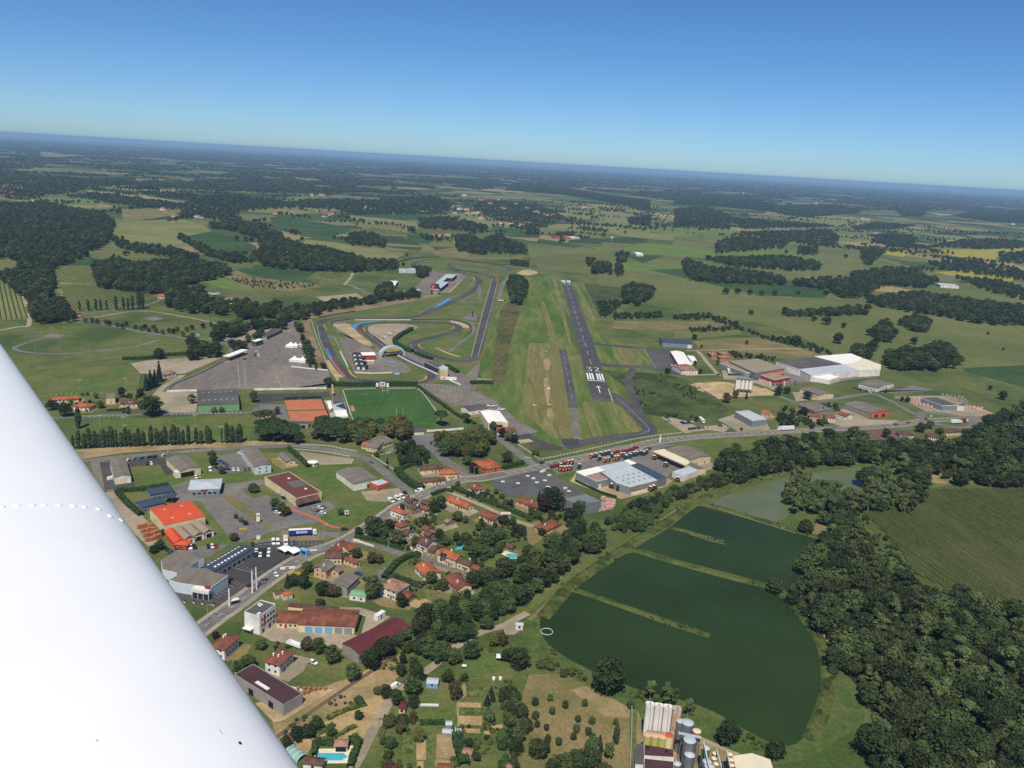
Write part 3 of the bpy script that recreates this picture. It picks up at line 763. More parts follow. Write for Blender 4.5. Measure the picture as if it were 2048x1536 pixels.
ribbon('red_footpath',ZJ((1560,420),(1640,480),(1760,525),(1870,570),(1960,620),(2048,640)),2.2,'footpath',4)
ribbon('road',ZJ((1560,680),(1700,690),(1900,690),(2048,700)),7,'asphalt',2.9)
sheet('shop_yard',ZI((950,960),(1270,930),(1270,990),(1150,1040),(1000,1030)),'gravel',2.6)
sheet('gravel_yard',ZI((470,640),(900,700),(880,740),(560,750),(480,700)),'gravel',2.6)
sheet('workshop_yard',ZM((400,490),(640,460),(800,510),(1260,560),(1300,420),(1050,350),(1250,350),(1480,420),(1100,670),(900,640),(600,600)),'gravel',2.6)
sheet('dirt_slope',ZM((600,1180),(860,1000),(1080,900),(1250,860),(1560,690),(1600,740),(1540,860),(1400,1000),(1100,1180),(800,1400),(650,1330)),'dirt',2.3)
sheet('bare_yard',ZM((840,990),(1010,950),(1060,960),(700,1180),(620,1200),(480,1060)),'sand',2.5)
sheet('garden_plot',ZM((760,1400),(900,1250),(1200,1080),(1420,980),(1440,1040),(1270,1330),(920,1350),(860,1440)),'soil',2.6)
sheet('pool_terrace',ZM2((720,590),(1130,590),(1400,530),(1540,530),(1410,890),(930,895),(880,780),(705,770)),'r_cream',2.8)
sheet('swimming_pool',ZM2((780,682),(1315,682),(1320,710),(1370,740),(1370,780),(1300,800),(1280,835),(940,832),(900,780),(770,770)),'pool',3.4)
sheet('swimming_pool',ZK((1020,985),(1060,938),(1100,945),(1080,980)),'pool',3.4)
sheet('pool_terrace',ZK((1390,1010),(1440,990),(1530,1020),(1530,1055),(1480,1055)),'r_cream',2.8)
sheet('swimming_pool',ZK((1440,1020),(1490,1012),(1530,1025),(1525,1048),(1480,1050)),'pool',3.4,smooth=4)
sheet('garden_lawn',ZK((1240,1110),(1380,1010),(1480,1060),(1380,1130)),'lawn',2.2)
sheet('garden_lawn',ZK((330,1000),(560,1010),(480,1120),(300,1080)),'lawn',2.2)
sheet('garden_lawn',ZK((500,1200),(640,1110),(760,1220),(740,1260)),'lawn',2.2)
sheet('dry_garden',ZK((760,1300),(1030,1350),(950,1430),(800,1400)),'dry',2.2)
sheet('vegetable_bed',ZK((620,1430),(780,1380),(900,1450),(820,1500)),'soil',2.4)
sheet('dry_garden',ZK((840,560),(960,520),(1010,560),(900,580)),'dry',2.2)
sheet('dry_garden',ZK((1600,780),(1720,740),(1740,900),(1650,950),(1590,880)),'dry',2.2)
sheet('village_green',ZK((0,330),(150,430),(360,500),(420,600),(200,780),(0,820)),'lawn',2.0)
sheet('orchard_meadow',ZN((1130,640),(1420,640),(1560,740),(1700,810),(1890,920),(1900,1400),(1000,1400),(1100,1100),(1080,800)),'dry',2.0)
sheet('bare_slope',ZN((1450,760),(1560,730),(1750,820),(1900,900),(1890,970),(1700,960)),'dirt',2.2)
sheet('allotment_lawn',ZN((270,700),(560,700),(590,1000),(580,1060),(260,1050)),'lawn',2.1)
sheet('allotment_lawn',ZN((640,560),(780,440),(1060,580),(1000,680),(620,680)),'lawn',2.1)
for q,m_ in [(((660,740),(780,735),(785,815),(655,810)),'veg'),(((590,852),(765,858),(765,895),(595,890)),'soil'),(((598,895),(780,895),(780,950),(598,950)),'veg'),(((598,955),(778,958),(776,1030),(600,1025)),'soil'),
              (((640,1050),(760,1055),(760,1090),(660,1085)),'soil'),(((790,1070),(880,1075),(870,1100),(790,1095)),'soil'),(((820,1025),(930,1022),(930,1060),(850,1050)),'soil'),
              (((430,1095),(575,1095),(585,1280),(425,1280)),'dirt'),(((275,1070),(345,1070),(350,1290),(275,1290)),'soil'),(((360,1085),(390,1085),(395,1290),(355,1290)),'veg'),(((420,1285),(530,1290),(530,1340),(420,1340)),'soil'),
              (((280,1300),(330,1300),(330,1360),(280,1360)),'soil'),(((150,1070),(250,1060),(250,1240),(140,1240)),'veg'),(((285,880),(510,885),(450,800),(290,850)),'dry'),(((600,740),(650,700),(655,800),(600,850)),'dirt')]:
 sheet('allotment_bed',ZN(*q),m_,2.6)
sheet('allotment_path',ZN((580,850),(600,850),(600,1070),(580,1070)),'dirt',2.5)
sheet('sales_yard',ZL2((880,560),(1400,350),(2048,180))+ZL3((1100,330),(1450,330),(1130,420),(1590,660),(1400,690),(1320,790),(940,600),(730,550),(90,690))+ZL2((1200,640),(960,680)),'asphalt',2.6)
sheet('sales_yard',ZL3((0,840),(100,690),(240,760),(370,920),(560,880),(830,970),(1190,880),(1320,790),(1400,830),(1330,900),(1000,1010),(700,1080),(400,990)),'sand',2.65)
sheet('sales_yard',ZL3((1640,590),(1760,680),(1860,690),(2040,660),(1900,560),(1760,590)),'gravel',2.6)
sheet('roadside_meadow',ZL3((1380,290),(2048,240))+ZG((960,670),(830,705),(600,740),(560,770),(380,800),(330,770)),'lawn',2.0)
sheet('car_lot',ZF((1480,1205),(1530,1200),(1700,1240),(1780,1290),(1950,1270),(2048,1290),(2000,1330),(1860,1310),(1680,1340)),'gravel',2.4)
sheet('sand_yard',ZG3((610,850),(780,850),(1200,840),(1340,900),(1650,880),(1960,980),(1960,1030),(1400,1055),(1080,1090),(940,1000),(700,890)),'sand',2.4)
sheet('yard',ZG3((1130,640),(1500,650),(1700,760),(2000,830),(2048,980),(1700,850),(1400,790),(1160,780)),'gravel',2.5)
sheet('yard',ZG((780,400),(870,395),(1000,400),(1100,380),(1260,370),(1150,360),(900,330),(740,340),(640,380),(640,410)),'asphalt',2.4)
sheet('yard',ZG((370,600),(470,570),(560,620),(640,620),(660,655),(480,665)),'gravel',2.4)
sheet('yard',ZG((780,450),(820,450),(930,490),(800,500)),'gravel',2.4)
sheet('yard',ZG((1100,400),(1200,440),(1330,460),(1560,440),(1440,410),(1385,430),(1240,450)),'asphalt',2.4)
sheet('storage_yard',ZG((1330,480),(1480,470),(1640,470),(1780,540),(1900,570),(1800,585),(1560,580),(1400,500)),'gravel',2.4)
ribbon('road',ZG((1500,590),(1430,560),(1300,490),(1200,460),(1000,490),(830,510),(700,470)),6,'asphalt',2.8)
ribbon('road',ZG3((690,320),(780,360),(900,510),(1060,690),(1040,700),(560,715)),5,'gravel',2.8)
ribbon('lane',ZG3((560,330),(1200,310),(2048,295),(2600,300)),4,'gravel',2.7)
sheet('yard',ZG((1020,540),(1100,545),(1200,600),(1370,605),(1300,630),(1060,640),(990,620)),'gravel',2.4)
sheet('car_park',ZG2((325,420),(560,405),(900,450),(860,500),(560,530),(340,530)),'brownpave',2.4)
rc=P(ZG2((1235,315))[0])
ring=[(rc[0]+24*math.cos(a),rc[1]+24*math.sin(a),0) for a in np.linspace(0,2*math.pi,40,endpoint=False)]
ribbon('roundabout',ring,9,'asphalt',3.3,closed=True,world=True,n=2)
tag(obj('roundabout_island',newmesh('roundabout_island',[(rc[0]+19*math.cos(a),rc[1]+19*math.sin(a),0.12) for a in np.linspace(0,2*math.pi,40,endpoint=False)],[tuple(range(40))],M['lawn'])),kind='structure')
sheet('maize_field',ZP((930,400),(1300,290),(1560,262),(1914,262),(2600,250),(2800,900),(2400,1200),(1914,1060),(1500,930),(1290,840),(1180,720),(1130,620),(960,500)),'corn',2.0)
sheet('bank_clearing',ZP((690,490),(760,510),(720,570),(770,630),(650,570)),'dry',2.6)
sheet('bank_clearing',ZP((1310,240),(1400,190),(1530,230),(1450,262)),'dirt',2.6)
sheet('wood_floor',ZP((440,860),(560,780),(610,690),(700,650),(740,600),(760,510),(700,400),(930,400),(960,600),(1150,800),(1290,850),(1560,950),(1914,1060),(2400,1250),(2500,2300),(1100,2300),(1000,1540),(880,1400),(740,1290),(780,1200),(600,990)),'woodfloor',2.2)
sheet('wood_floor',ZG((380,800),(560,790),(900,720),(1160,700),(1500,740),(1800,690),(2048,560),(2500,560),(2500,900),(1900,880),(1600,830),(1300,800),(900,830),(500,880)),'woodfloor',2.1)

# ================================================================== ponds and dikes
def water_mat(name,c,rough,ripple,spec):
 m=mat(name,c,tuple(k*1.45 for k in c),0.012,rough=rough,spec=spec,detail=2)
 t=m.node_tree
 b=t.nodes['Principled BSDF']
 tc=t.nodes.new('ShaderNodeTexCoord')
 n=t.nodes.new('ShaderNodeTexNoise'); n.inputs['Scale'].default_value=0.7; n.inputs['Detail'].default_value=4
 t.links.new(tc.outputs['Object'],n.inputs['Vector'])
 bp=t.nodes.new('ShaderNodeBump'); bp.inputs['Strength'].default_value=ripple; bp.inputs['Distance'].default_value=0.2
 t.links.new(n.outputs[0],bp.inputs['Height']); t.links.new(bp.outputs[0],b.inputs['Normal'])
 return m
M['water']=water_mat('green_pond_water',(0.0175,0.033,0.0095),0.3,0.03,.06)
M['murky']=water_mat('murky_pond_water',(0.088,0.102,0.046),0.2,0.04,.25)
M['bankgreen']=mat('bank_grass',S(72,92,46),S(88,104,54),0.12,c3=S(98,104,60),scale2=0.03,rough=0.95,spec=0.1,fine=.5,fine_amt=.28)
sheet('pond_bank',PX((1020,1250),(1120,1180),(1260,1075),(1420,955),(1560,935),(1760,925),(1860,950),(1800,985),(1640,1010),(1680,1060),(1640,1110),(1600,1170),(1700,1310),(1730,1440),(1620,1520),(1540,1530),(1400,1470),(1270,1420),(1180,1370),(1090,1330)),'bankgreen',2.0)
POND_LOW=PX((1080,1250),(1085,1226),(1112,1200),(1145,1180),(1160,1158),(1200,1125),(1262,1106),(1290,1112),(1380,1138),(1480,1165),(1548,1182),(1590,1222),(1632,1280),(1644,1330),(1640,1400),(1605,1478),(1560,1490),(1500,1465),(1430,1425),(1370,1402),(1300,1386),(1250,1370),(1180,1340),(1118,1306),(1090,1280))
POND_MID=PX((1274,1094),(1340,1055),(1385,1018),(1408,1014),(1500,1040),(1590,1066),(1645,1084),(1628,1110),(1604,1142),(1566,1166),(1540,1168),(1480,1152),(1380,1126),(1290,1100))
POND_UP=ZP((60,380),(130,338),(200,312),(350,262),(530,212),(800,178),(950,160),(1130,158),(1150,180),(1050,230),(900,300),(760,310),(620,330),(545,390),(520,455),(440,482),(330,470),(200,432),(110,404))
for nm,poly,m_ in (('pond',POND_LOW,'water'),('pond',POND_MID,'water'),('pond',POND_UP,'murky')):
 sheet(nm,poly,m_,3.2,smooth=3)

DIKES=[]
def dike(name,pts,top,base,h,m,label=None):
 w=smooth_line([P(p) for p in pts],6)
 DIKES.append((w[:,:2],top))
 a0,b0=ribbon_geo(w,base); a1,b1=ribbon_geo(w,top)
 k=len(w)
 jit=RNG.uniform(0.75,1.15,k)
 v=[]
 for i in range(k):
  v+=[(*a0[i],0.02),(*a1[i],h*jit[i]),(*b1[i],h*jit[(i*7+3)%k]),(*b0[i],0.02)]
 f=[]
 for i in range(k-1):
  for j in range(3):
   f.append((4*i+j,4*i+j+1,4*i+5+j,4*i+4+j))
 f+=[(0,1,2,3),(4*k-1,4*k-2,4*k-3,4*k-4)]
 o=obj(name,newmesh(name,v,f,M[m]))
 return tag(o,kind='structure')
M['bank']=mat('rough_bank_grass',S(80,94,46),S(104,106,60),0.3,c3=S(58,76,36),scale2=0.08,rough=0.95,spec=0.1)
dike('dike',PX((1120,1172),(1180,1190),(1260,1218),(1340,1246),(1420,1272)),2.0,5.5,.8,'bank')
dike('dike',PX((1255,1098),(1290,1106),(1380,1132),(1480,1159),(1556,1178)),3.0,7,1.0,'bank')
dike('dike',PX((1325,1052),(1360,1060),(1410,1073),(1448,1085)),1.8,5,.8,'bank')
dike('dike',PX((1400,1006),(1460,1022),(1520,1040),(1590,1060),(1650,1080)),3.0,7,1.0,'bank')
dike('dike',PX((1085,1235),(1120,1195),(1150,1165),(1260,1090),(1340,1040),(1400,1000),(1430,985),(1500,960),(1580,942)),3.5,8,1.0,'bank')
dike('dike',PX((1556,1178),(1600,1225),(1642,1285),(1656,1340),(1652,1400),(1620,1480)),3.0,7,1.0,'bank')
ribbon('dike_path',PX((1060,1240),(1100,1205),(1180,1145),(1262,1085),(1340,1030),(1400,992),(1440,972)),2.5,'dry',3.3,n=6)
ribbon('bank_path',PX((1560,1185),(1600,1218),(1640,1265),(1662,1300)),4,'sand',3.4)
ribbon('stone_edge',PX((1418,1014),(1470,1030),(1530,1049),(1590,1068)),.5,'gravel',1,z=.6)
ribbon('stone_edge',PX((1380,1070),(1420,1083),(1452,1090)),.5,'gravel',1,z=.5)

# ================================================================== foliage
def leafmat(name,a,b,rnd=0.3):
 m=mat(name,a,b,0.35,rough=0.75,spec=0.2,rnd=rnd,detail=2)
 return m
LF=0.78
M['leaf']=leafmat('broad_leaves',S(66,84,46,.86),S(90,104,58,.86),.42)
M['leafdark']=leafmat('dark_leaves',S(54,67,38,LF),S(72,86,48,LF))
M['leafpop']=leafmat('poplar_leaves',S(74,92,60,LF),S(92,106,74,LF),.18)
M['leafpine']=leafmat('pine_needles',S(58,80,44,LF),S(76,96,54,LF),.15)
M['leafcon']=leafmat('conifer_needles',S(44,64,46,LF),S(58,76,54,LF),.15)
M['leafyel']=leafmat('yellowing_leaves',S(104,108,52,LF),S(124,120,60,LF),.15)
M['leafpurple']=leafmat('purple_leaves',S(66,52,52,LF),S(54,44,46,LF),.1)
M['leafairy']=leafmat('pale_leaves',S(84,98,56,.95),S(106,116,70,.95),.3)
M['leafbrown']=leafmat('browning_leaves',S(110,92,62,LF),S(92,84,56,LF),.15)
M['hedge']=leafmat('hedge_leaves',S(58,84,44,LF),S(74,98,52,LF),.1)
M['bark']=mat('bark',S(104,90,74),S(84,72,60),1.5)
M['barkpale']=mat('pale_bark',S(176,168,152),S(150,142,128),1.5)

def leaf_quads(pos,nrm,size,rng):
 n=len(pos)
 nrm=nrm+rng.normal(0,.55,(n,3)); nrm /= np.linalg.norm(nrm,axis=1)[:,None]+1e-9
 up=rng.normal(0,1,(n,3))
 u=np.cross(nrm,up); u /= np.linalg.norm(u,axis=1)[:,None]+1e-9
 v=np.cross(nrm,u)
 s=(size*rng.uniform(.6,1.35,n))[:,None]
 asp=rng.uniform(.6,1.0,n)[:,None]
 q=np.stack([pos-u*s-v*s*asp,pos+u*s-v*s*asp*.6,pos+u*s*.7+v*s*asp,pos-u*s*.8+v*s*asp],1)
 return q.reshape(-1,3)

def quads_mesh(name,q,m):
 n=len(q) // 4
 me=bpy.data.meshes.new(name)
 me.vertices.add(len(q)); me.loops.add(len(q)); me.polygons.add(n)
 me.vertices.foreach_set('co',q.astype(np.float32).ravel())
 me.loops.foreach_set('vertex_index',np.arange(len(q),dtype=np.int32))
 me.polygons.foreach_set('loop_start',np.arange(0,len(q),4,dtype=np.int32))
 me.polygons.foreach_set('loop_total',np.full(n,4,dtype=np.int32))
 me.update(); me.validate()
 me.materials.append(M[m])
 return me

def lobed(rng,n,lobes,leaf,inner=.25):
 w=np.array([r[0]*r[1]+r[1]*r[2] for _,r in lobes]); w /= w.sum()
 k=rng.choice(len(lobes),n,p=w)
 d=rng.normal(0,1,(n,3)); d /= np.linalg.norm(d,axis=1)[:,None]
 d[:,2]=np.where(rng.random(n)<.7,np.abs(d[:,2]),d[:,2])
 c=np.array([l[0] for l in lobes])[k]; r=np.array([l[1] for l in lobes])[k]
 rr=np.where(rng.random(n)<inner,rng.uniform(.55,.95,n),rng.normal(1.02,.11,n))[:,None]
 return leaf_quads(c+d*r*rr,d,np.full(n,leaf),rng)

def tree_meshes(kind,seed,n):
 rng=np.random.default_rng(seed)
 lob=[]
 tr=MB()
 bark='bark'
 m_='leaf'
 leaf=.36
 if kind in ('broad','dark','yellow','purple','brown'):
  m_={'broad':'leaf','dark':'leafdark','yellow':'leafyel','purple':'leafpurple','brown':'leafbrown'}[kind]
  k=rng.integers(9,13)
  for i in range(k):
   a=2*math.pi*i/k*2.4+rng.uniform(-.4,.4)
   hz=2.6+5.4*((i+.5)/k)
   rad=2.9*math.sin(math.pi*min(1,max(.16,(hz-.6)/9.3)))*rng.uniform(.55,1.0)
   r_=rng.uniform(1.35,2.1)
   lob.append(((rad*math.cos(a),rad*math.sin(a),hz),(r_,r_*rng.uniform(.85,1.15),r_*rng.uniform(.7,.95))))
  lob.append(((0,0,5.2),(2.5,2.5,2.6))); lob.append(((0,0,8.2),(1.4,1.4,1.6)))
  tr.bar((0,0,-.2),(0,0,5),.26)
  for i in range(4):
   a=rng.uniform(0,6.3); tr.bar((0,0,2.4+i*.5),(1.9*math.cos(a),1.9*math.sin(a),4.8+i*.5),.12,5)
 elif kind=='poplar':
  m_='leafpop'; leaf=.3
  for i in range(9):
   z=.9+i*1.02
   r_=.95*math.sin(math.pi*min(1,(z+1.2)/12.6))**.7
   lob.append(((rng.uniform(-.18,.18),rng.uniform(-.18,.18),z),(r_,r_,1.0)))
  tr.bar((0,0,-.2),(0,0,8),.16)
 elif kind=='airy':
  m_='leafairy'; leaf=.3; bark='barkpale'
  for i in range(15):
   a=rng.uniform(0,6.3); rad=rng.uniform(.3,1.7)
   lob.append(((rad*math.cos(a),rad*math.sin(a),rng.uniform(3.2,9.2)),(rng.uniform(.7,1.15),)*3))
  tr.bar((0,0,-.2),(.15,.1,4.4),.17); tr.bar((.15,.1,4.4),(-.1,.3,8.6),.1)
  for i in range(4):
   a=rng.uniform(0,6.3); tr.bar((.1,.1,3.5+i*.8),(1.1*math.cos(a),1.1*math.sin(a),6+i*.8),.07,5)
 elif kind=='pine':
  m_='leafpine'; leaf=.36
  for i in range(11):
   a=2*math.pi*i/11+rng.uniform(-.3,.3); rad=rng.uniform(1.2,3.2)
   lob.append(((rad*math.cos(a),rad*math.sin(a),8.2-.12*rad*rad+rng.uniform(-.4,.4)),(1.7,1.7,.95)))
  lob.append(((0,0,8.5),(2,2,1.1)))
  tr.bar((0,0,-.2),(.3,.1,7.4),.3)
  for i in range(5):
   a=i*1.3; tr.bar((.2,.1,5.5),(2.2*math.cos(a),2.2*math.sin(a),7.6),.12,5)
 elif kind=='conifer':
  m_='leafcon'; leaf=.34
  for i in range(9):
   z=.9+i*1.0
   r_=2.3*(1-z/10.8)
   lob.append(((0,0,z),(r_,r_,.75)))
  tr.bar((0,0,-.2),(0,0,9),.18)
 elif kind=='shrub':
  m_='leaf'; leaf=.55
  for i in range(6):
   a=i*1.05+rng.uniform(-.3,.3); rad=rng.uniform(1.2,2.8)
   lob.append(((rad*math.cos(a),rad*math.sin(a),rng.uniform(3,5.5)),(rng.uniform(2.2,3.2),)*3))
  lob.append(((0,0,5.2),(3.4,3.4,4.2)))
  tr.bar((0,0,-.2),(0,0,5),.4)
 q=lobed(rng,n,lob,leaf*(1300/n)**.42)
 q[:,2]=np.maximum(q[:,2],.05)
 return quads_mesh(kind+'_crown',q,m_),tr.mesh(kind+'_trunk',M[bark])

KINDS={}
for k,seeds in {'broad':5,'dark':4,'poplar':3,'airy':3,'pine':3,'conifer':2,'shrub':3,'yellow':2,'purple':1,'brown':2}.items():
 KINDS[k]=[tree_meshes(k,100+17*i+len(k),1700) for i in range(seeds)]
NAMES={'broad':'broadleaf_tree','dark':'broadleaf_tree','poplar':'poplar_tree','airy':'aspen_tree','pine':'umbrella_pine','conifer':'conifer_tree','shrub':'shrub','yellow':'yellowing_tree','purple':'purple_leaved_tree','brown':'browning_tree'}
_tn=[0]
def tree(w,h,kind,label,group=None,wide=1.0,rz=None):
 _tn[0]+=1
 cm,tm=KINDS[kind][_tn[0]%len(KINDS[kind])]
 t_=thing(NAMES[kind],label,'shrub' if kind=='shrub' else 'tree',(w[0],w[1],0.1),random.uniform(0,6.28) if rz is None else rz,group)
 s_=h/10
 t_.scale=(s_*wide,s_*wide,s_)
 obj('crown',cm,t_); obj('trunk',tm,t_)
 return t_

PROTO=bpy.data.collections.new('wood_prototypes')
PIDX={}
LOW={}
def proto(kind):
 if kind in PIDX:return PIDX[kind]
 ids=[]
 if kind.startswith('far'):
  rng=np.random.default_rng(500+len(kind))
  src=[quads_mesh('far_clump',lobed(np.random.default_rng(900+i),170,[((rng.uniform(-3,3),rng.uniform(-3,3),rng.uniform(4,6)),(rng.uniform(2.2,3.4),rng.uniform(2.2,3.4),rng.uniform(2.6,4))) for _ in range(5)],1.15,.05),'leafdark' if i%3 else 'leaf') for i in range(4)]
  src=[(s_,None) for s_ in src]
 else:
  src=KINDS[kind]
 for cm,tm in src:
  if tm is not None:
   bm=bmesh.new(); bm.from_mesh(cm); nf=len(bm.faces); bm.from_mesh(tm); bm.faces.ensure_lookup_table()
   for i in range(nf,len(bm.faces)):bm.faces[i].material_index=1
   me=bpy.data.meshes.new('wood_tree'); bm.to_mesh(me); bm.free()
   me.materials.append(cm.materials[0]); me.materials.append(tm.materials[0])
  else:
   me=cm
  o=bpy.data.objects.new('proto_%03d'%len(PROTO.objects),me)
  PROTO.objects.link(o)
  ids.append(len(PROTO.objects)-1)
 PIDX[kind]=ids
 return ids
for k in KINDS:proto(k)
proto('far')

def scatter_group():
 ng=bpy.data.node_groups.new('wood_scatter','GeometryNodeTree')
 ng.interface.new_socket('Geometry',in_out='INPUT',socket_type='NodeSocketGeometry')
 ng.interface.new_socket('Geometry',in_out='OUTPUT',socket_type='NodeSocketGeometry')
 gi,go=ng.nodes.new('NodeGroupInput'),ng.nodes.new('NodeGroupOutput')
 ci=ng.nodes.new('GeometryNodeCollectionInfo')
 ci.inputs['Collection'].default_value=PROTO
 ci.inputs['Separate Children'].default_value=True
 ci.inputs['Reset Children'].default_value=True
 ip=ng.nodes.new('GeometryNodeInstanceOnPoints')
 ip.inputs['Pick Instance'].default_value=True
 def attr(nm,ty):
  a=ng.nodes.new('GeometryNodeInputNamedAttribute'); a.data_type=ty; a.inputs['Name'].default_value=nm
  return a.outputs['Attribute']
 cx=ng.nodes.new('ShaderNodeCombineXYZ')
 ng.links.new(attr('rot','FLOAT'),cx.inputs['Z'])
 er=ng.nodes.new('FunctionNodeEulerToRotation')
 ng.links.new(cx.outputs[0],er.inputs[0])
 ng.links.new(gi.outputs[0],ip.inputs['Points'])
 ng.links.new(ci.outputs[0],ip.inputs['Instance'])
 ng.links.new(attr('idx','INT'),ip.inputs['Instance Index'])
 ng.links.new(er.outputs[0],ip.inputs['Rotation'])
 ng.links.new(attr('sc','FLOAT_VECTOR'),ip.inputs['Scale'])
 ng.links.new(ip.outputs[0],go.inputs[0])
 return ng
SCATTER=scatter_group()
def wood(name,label,xy,h,wide,idx):
 n=len(xy)
 me=bpy.data.meshes.new(name)
 me.vertices.add(n)
 me.vertices.foreach_set('co',np.column_stack([xy,np.full(n,.05)]).astype(np.float32).ravel())
 for nm,ty,data in (('rot','FLOAT',RNG.uniform(0,6.28,n)),('idx','INT',np.asarray(idx)),('sc','FLOAT_VECTOR',np.column_stack([h/10*wide,h/10*wide,h/10]))):
  a=me.attributes.new(nm,ty,'POINT')
  a.data.foreach_set('vector' if ty=='FLOAT_VECTOR' else 'value',(data.astype(np.int32) if ty=='INT' else data.astype(np.float32)).ravel())
 o=obj(name,me)
 md=o.modifiers.new('scatter','NODES'); md.node_group=SCATTER
 return tag(o,label,kind='stuff')

ZONES=[]   # polygon px, spacing m, (hmin, hmax), kinds, label, group
def zone(poly,sp,hh,kinds,label,group,wname='wood',wide=1.0):
 ZONES.append((poly,sp,hh,kinds,label,group,wname,wide))
POND_W=('broad','dark','airy','broad','dark','airy','shrub','dark','airy','broad','dark','shrub')
zone(ZP((440,850),(560,780),(610,690),(700,650),(740,600),(720,560),(760,510),(730,450),(700,400),(880,400),(950,560),(980,690),(1150,820),(1280,850),(1400,930),(1560,950),(1800,990),(1914,1060),(2150,1150),(2150,2200),(1020,2200),(980,1560),(880,1420),(750,1290),(780,1200),(690,1080),(600,990),(500,920)),7.0,(5,16),POND_W,
     'tree of the wood along the east bank of the ponds','trees of the wood east of the ponds')
zone(ZP((505,330),(530,210),(620,190),(700,270),(830,280),(900,330),(960,330),(960,230),(1000,190),(1150,170),(1180,260),(1300,300),(1300,390),(1100,390),(900,390),(700,390),(620,400),(560,390)),7,(10,15),('airy','airy','broad','airy'),
     'tall airy tree between the murky pond and the maize field','trees beside the murky pond')
zone(ZG((380,810),(400,765),(480,765),(560,790),(620,735),(800,705),(950,695),(1060,665),(1150,665),(1180,735),(1450,720),(1640,725),(1790,680),(1830,600),(1960,560),(2048,530),(2400,500),(2400,880),(2048,850))+ZP((1914,250),(1560,250),(1380,190),(1300,290),(1200,260),(1160,170),(1020,100),(900,110),(700,130),(500,165),(330,185),(290,235),(200,220),(120,150)),8,(7,14),('dark','dark','broad','dark','airy','broad'),
     'dark tree of the wood between the main road and the murky pond','trees of the wood south of the main road')
zone(ZL((1870,405),(2000,430),(1980,480),(1700,560),(1500,630),(1290,850),(1180,870),(1080,860),(980,800),(1080,720),(1300,620),(1600,520)),4.2,(3,6),('shrub','broad','shrub','dark'),
     'low bush of the thicket between the machinery yard and the ponds','bushes of the thicket above the ponds','thicket',1.3)
zone(ZK((1420,1110),(1300,1100),(1260,1190),(1260,1320),(1150,1475),(1480,1475),(1620,1350),(1750,1250),(1900,1180),(2040,1070))+ZL((980,950),(970,830),(850,800),(760,700),(690,760))+ZK((1960,700),(1900,830),(1770,870),(1730,950),(1640,970),(1560,1040),(1450,1080)),7,(6,12),('broad','dark','dark','broad'),
     'tree of the belt between the village houses and the ponds','trees of the belt between village and ponds')
zone(ZN((90,400),(240,290),(220,200),(400,160),(560,60),(640,0),(1060,0),(1040,90),(960,180),(870,240),(640,380),(440,510),(250,650),(150,630),(60,520)),6.5,(5,11),('broad','dark','dark','broad'),
     'tree beside the farm track leading to the ponds','trees along the farm track')
zone(ZN((1000,760),(1080,760),(1090,860),(1140,1000),(1100,1150),(1090,1260),(1000,1360),(840,1360),(850,1200),(900,1080),(930,900)),4.6,(4,8),('broad','dark','shrub'),'bushy tree in the hedge between allotments and orchard','trees between allotments and orchard')
zone(ZN((1280,1280),(1480,1180),(1560,1180),(1680,1240),(1720,1350),(1300,1400)),5.5,(5,9),('dark','broad'),'dark bush at the foot of the dry orchard','bushes at the foot of the orchard')
zone(ZN((60,1000),(130,940),(260,930),(240,1040),(130,1100),(60,1350),(0,1350),(20,1150)),4.5,(3,6),('shrub','broad','brown'),'garden bush beside the sandy track and the allotments','bushes along the allotments')
zone(ZN((780,740),(900,720),(1000,800),(990,880),(900,860),(850,1000),(800,1000),(800,850)),4,(3,6),('dark','shrub','conifer'),'small dark tree among the allotment beds','small trees among the allotment beds')
zone(ZK((870,880),(960,860),(1200,830),(1350,880),(1420,950),(1380,1000),(1200,1080),(1110,1090),(1100,960),(1000,940),(920,920)),6.5,(3.5,7),('broad','dark','shrub'),'tree in the overgrown garden beside the turquoise pool','trees in the overgrown gardens')
zone(ZK((1010,690),(1180,690),(1260,760),(1340,700),(1480,720),(1590,760),(1570,850),(1440,880),(1300,830),(1100,760)),7.5,(4,7.5),('broad','dark'),'leafy tree in the back gardens of the village','trees in the village gardens')
zone(ZK((1040,450),(1140,470),(1160,520),(1310,480),(1420,520),(1490,590),(1430,630),(1300,590),(1180,560),(1050,500)),6,(3,6),('broad','shrub','dark'),'garden tree beside the long dark-grey supermarket','garden trees near the grey supermarket')
zone(ZI((110,380),(200,360),(280,430),(420,450),(440,520),(330,545),(180,520),(130,460)),7.5,(11,13),('pine',),'broad umbrella pine in the clump below the clay courts','umbrella pines below the clay courts')
zone(ZI((540,430),(640,400),(760,410),(850,440),(820,530),(700,540),(590,480)),7.5,(11,13),('pine',),'umbrella pine in the row below the grandstand','umbrella pines below the grandstand')
zone(ZI((840,430),(940,410),(1080,430),(1080,480),(980,550),(870,560)),7,(10,12),('broad','yellow','broad'),'plane tree between rugby pitch and the road','plane trees beside the rugby pitch')
zone(ZI((1150,430),(1250,395),(1320,420),(1340,490),(1250,520),(1160,490)),6.5,(11,13),('yellow','brown','yellow'),'yellowing plane tree at the corner of the rugby pitch','yellowing plane trees at the pitch corner')
zone(ZI((1540,540),(1640,500),(1760,520),(1780,480),(1900,460),(1990,520),(2000,580),(1900,640),(1760,660),(1620,640),(1550,590)),7.5,(10,14),('broad','yellow','broad','yellow'),'large plane tree in the group beside the hangar lane','plane trees beside the hangar lane')
zone(ZI((1210,610),(1340,580),(1450,620),(1500,690),(1430,740),(1320,740),(1220,680)),6,(6,10),('broad','conifer','dark'),'garden tree on the lawn at the road bend','garden trees at the road bend')
FW=('dark','broad','dark')
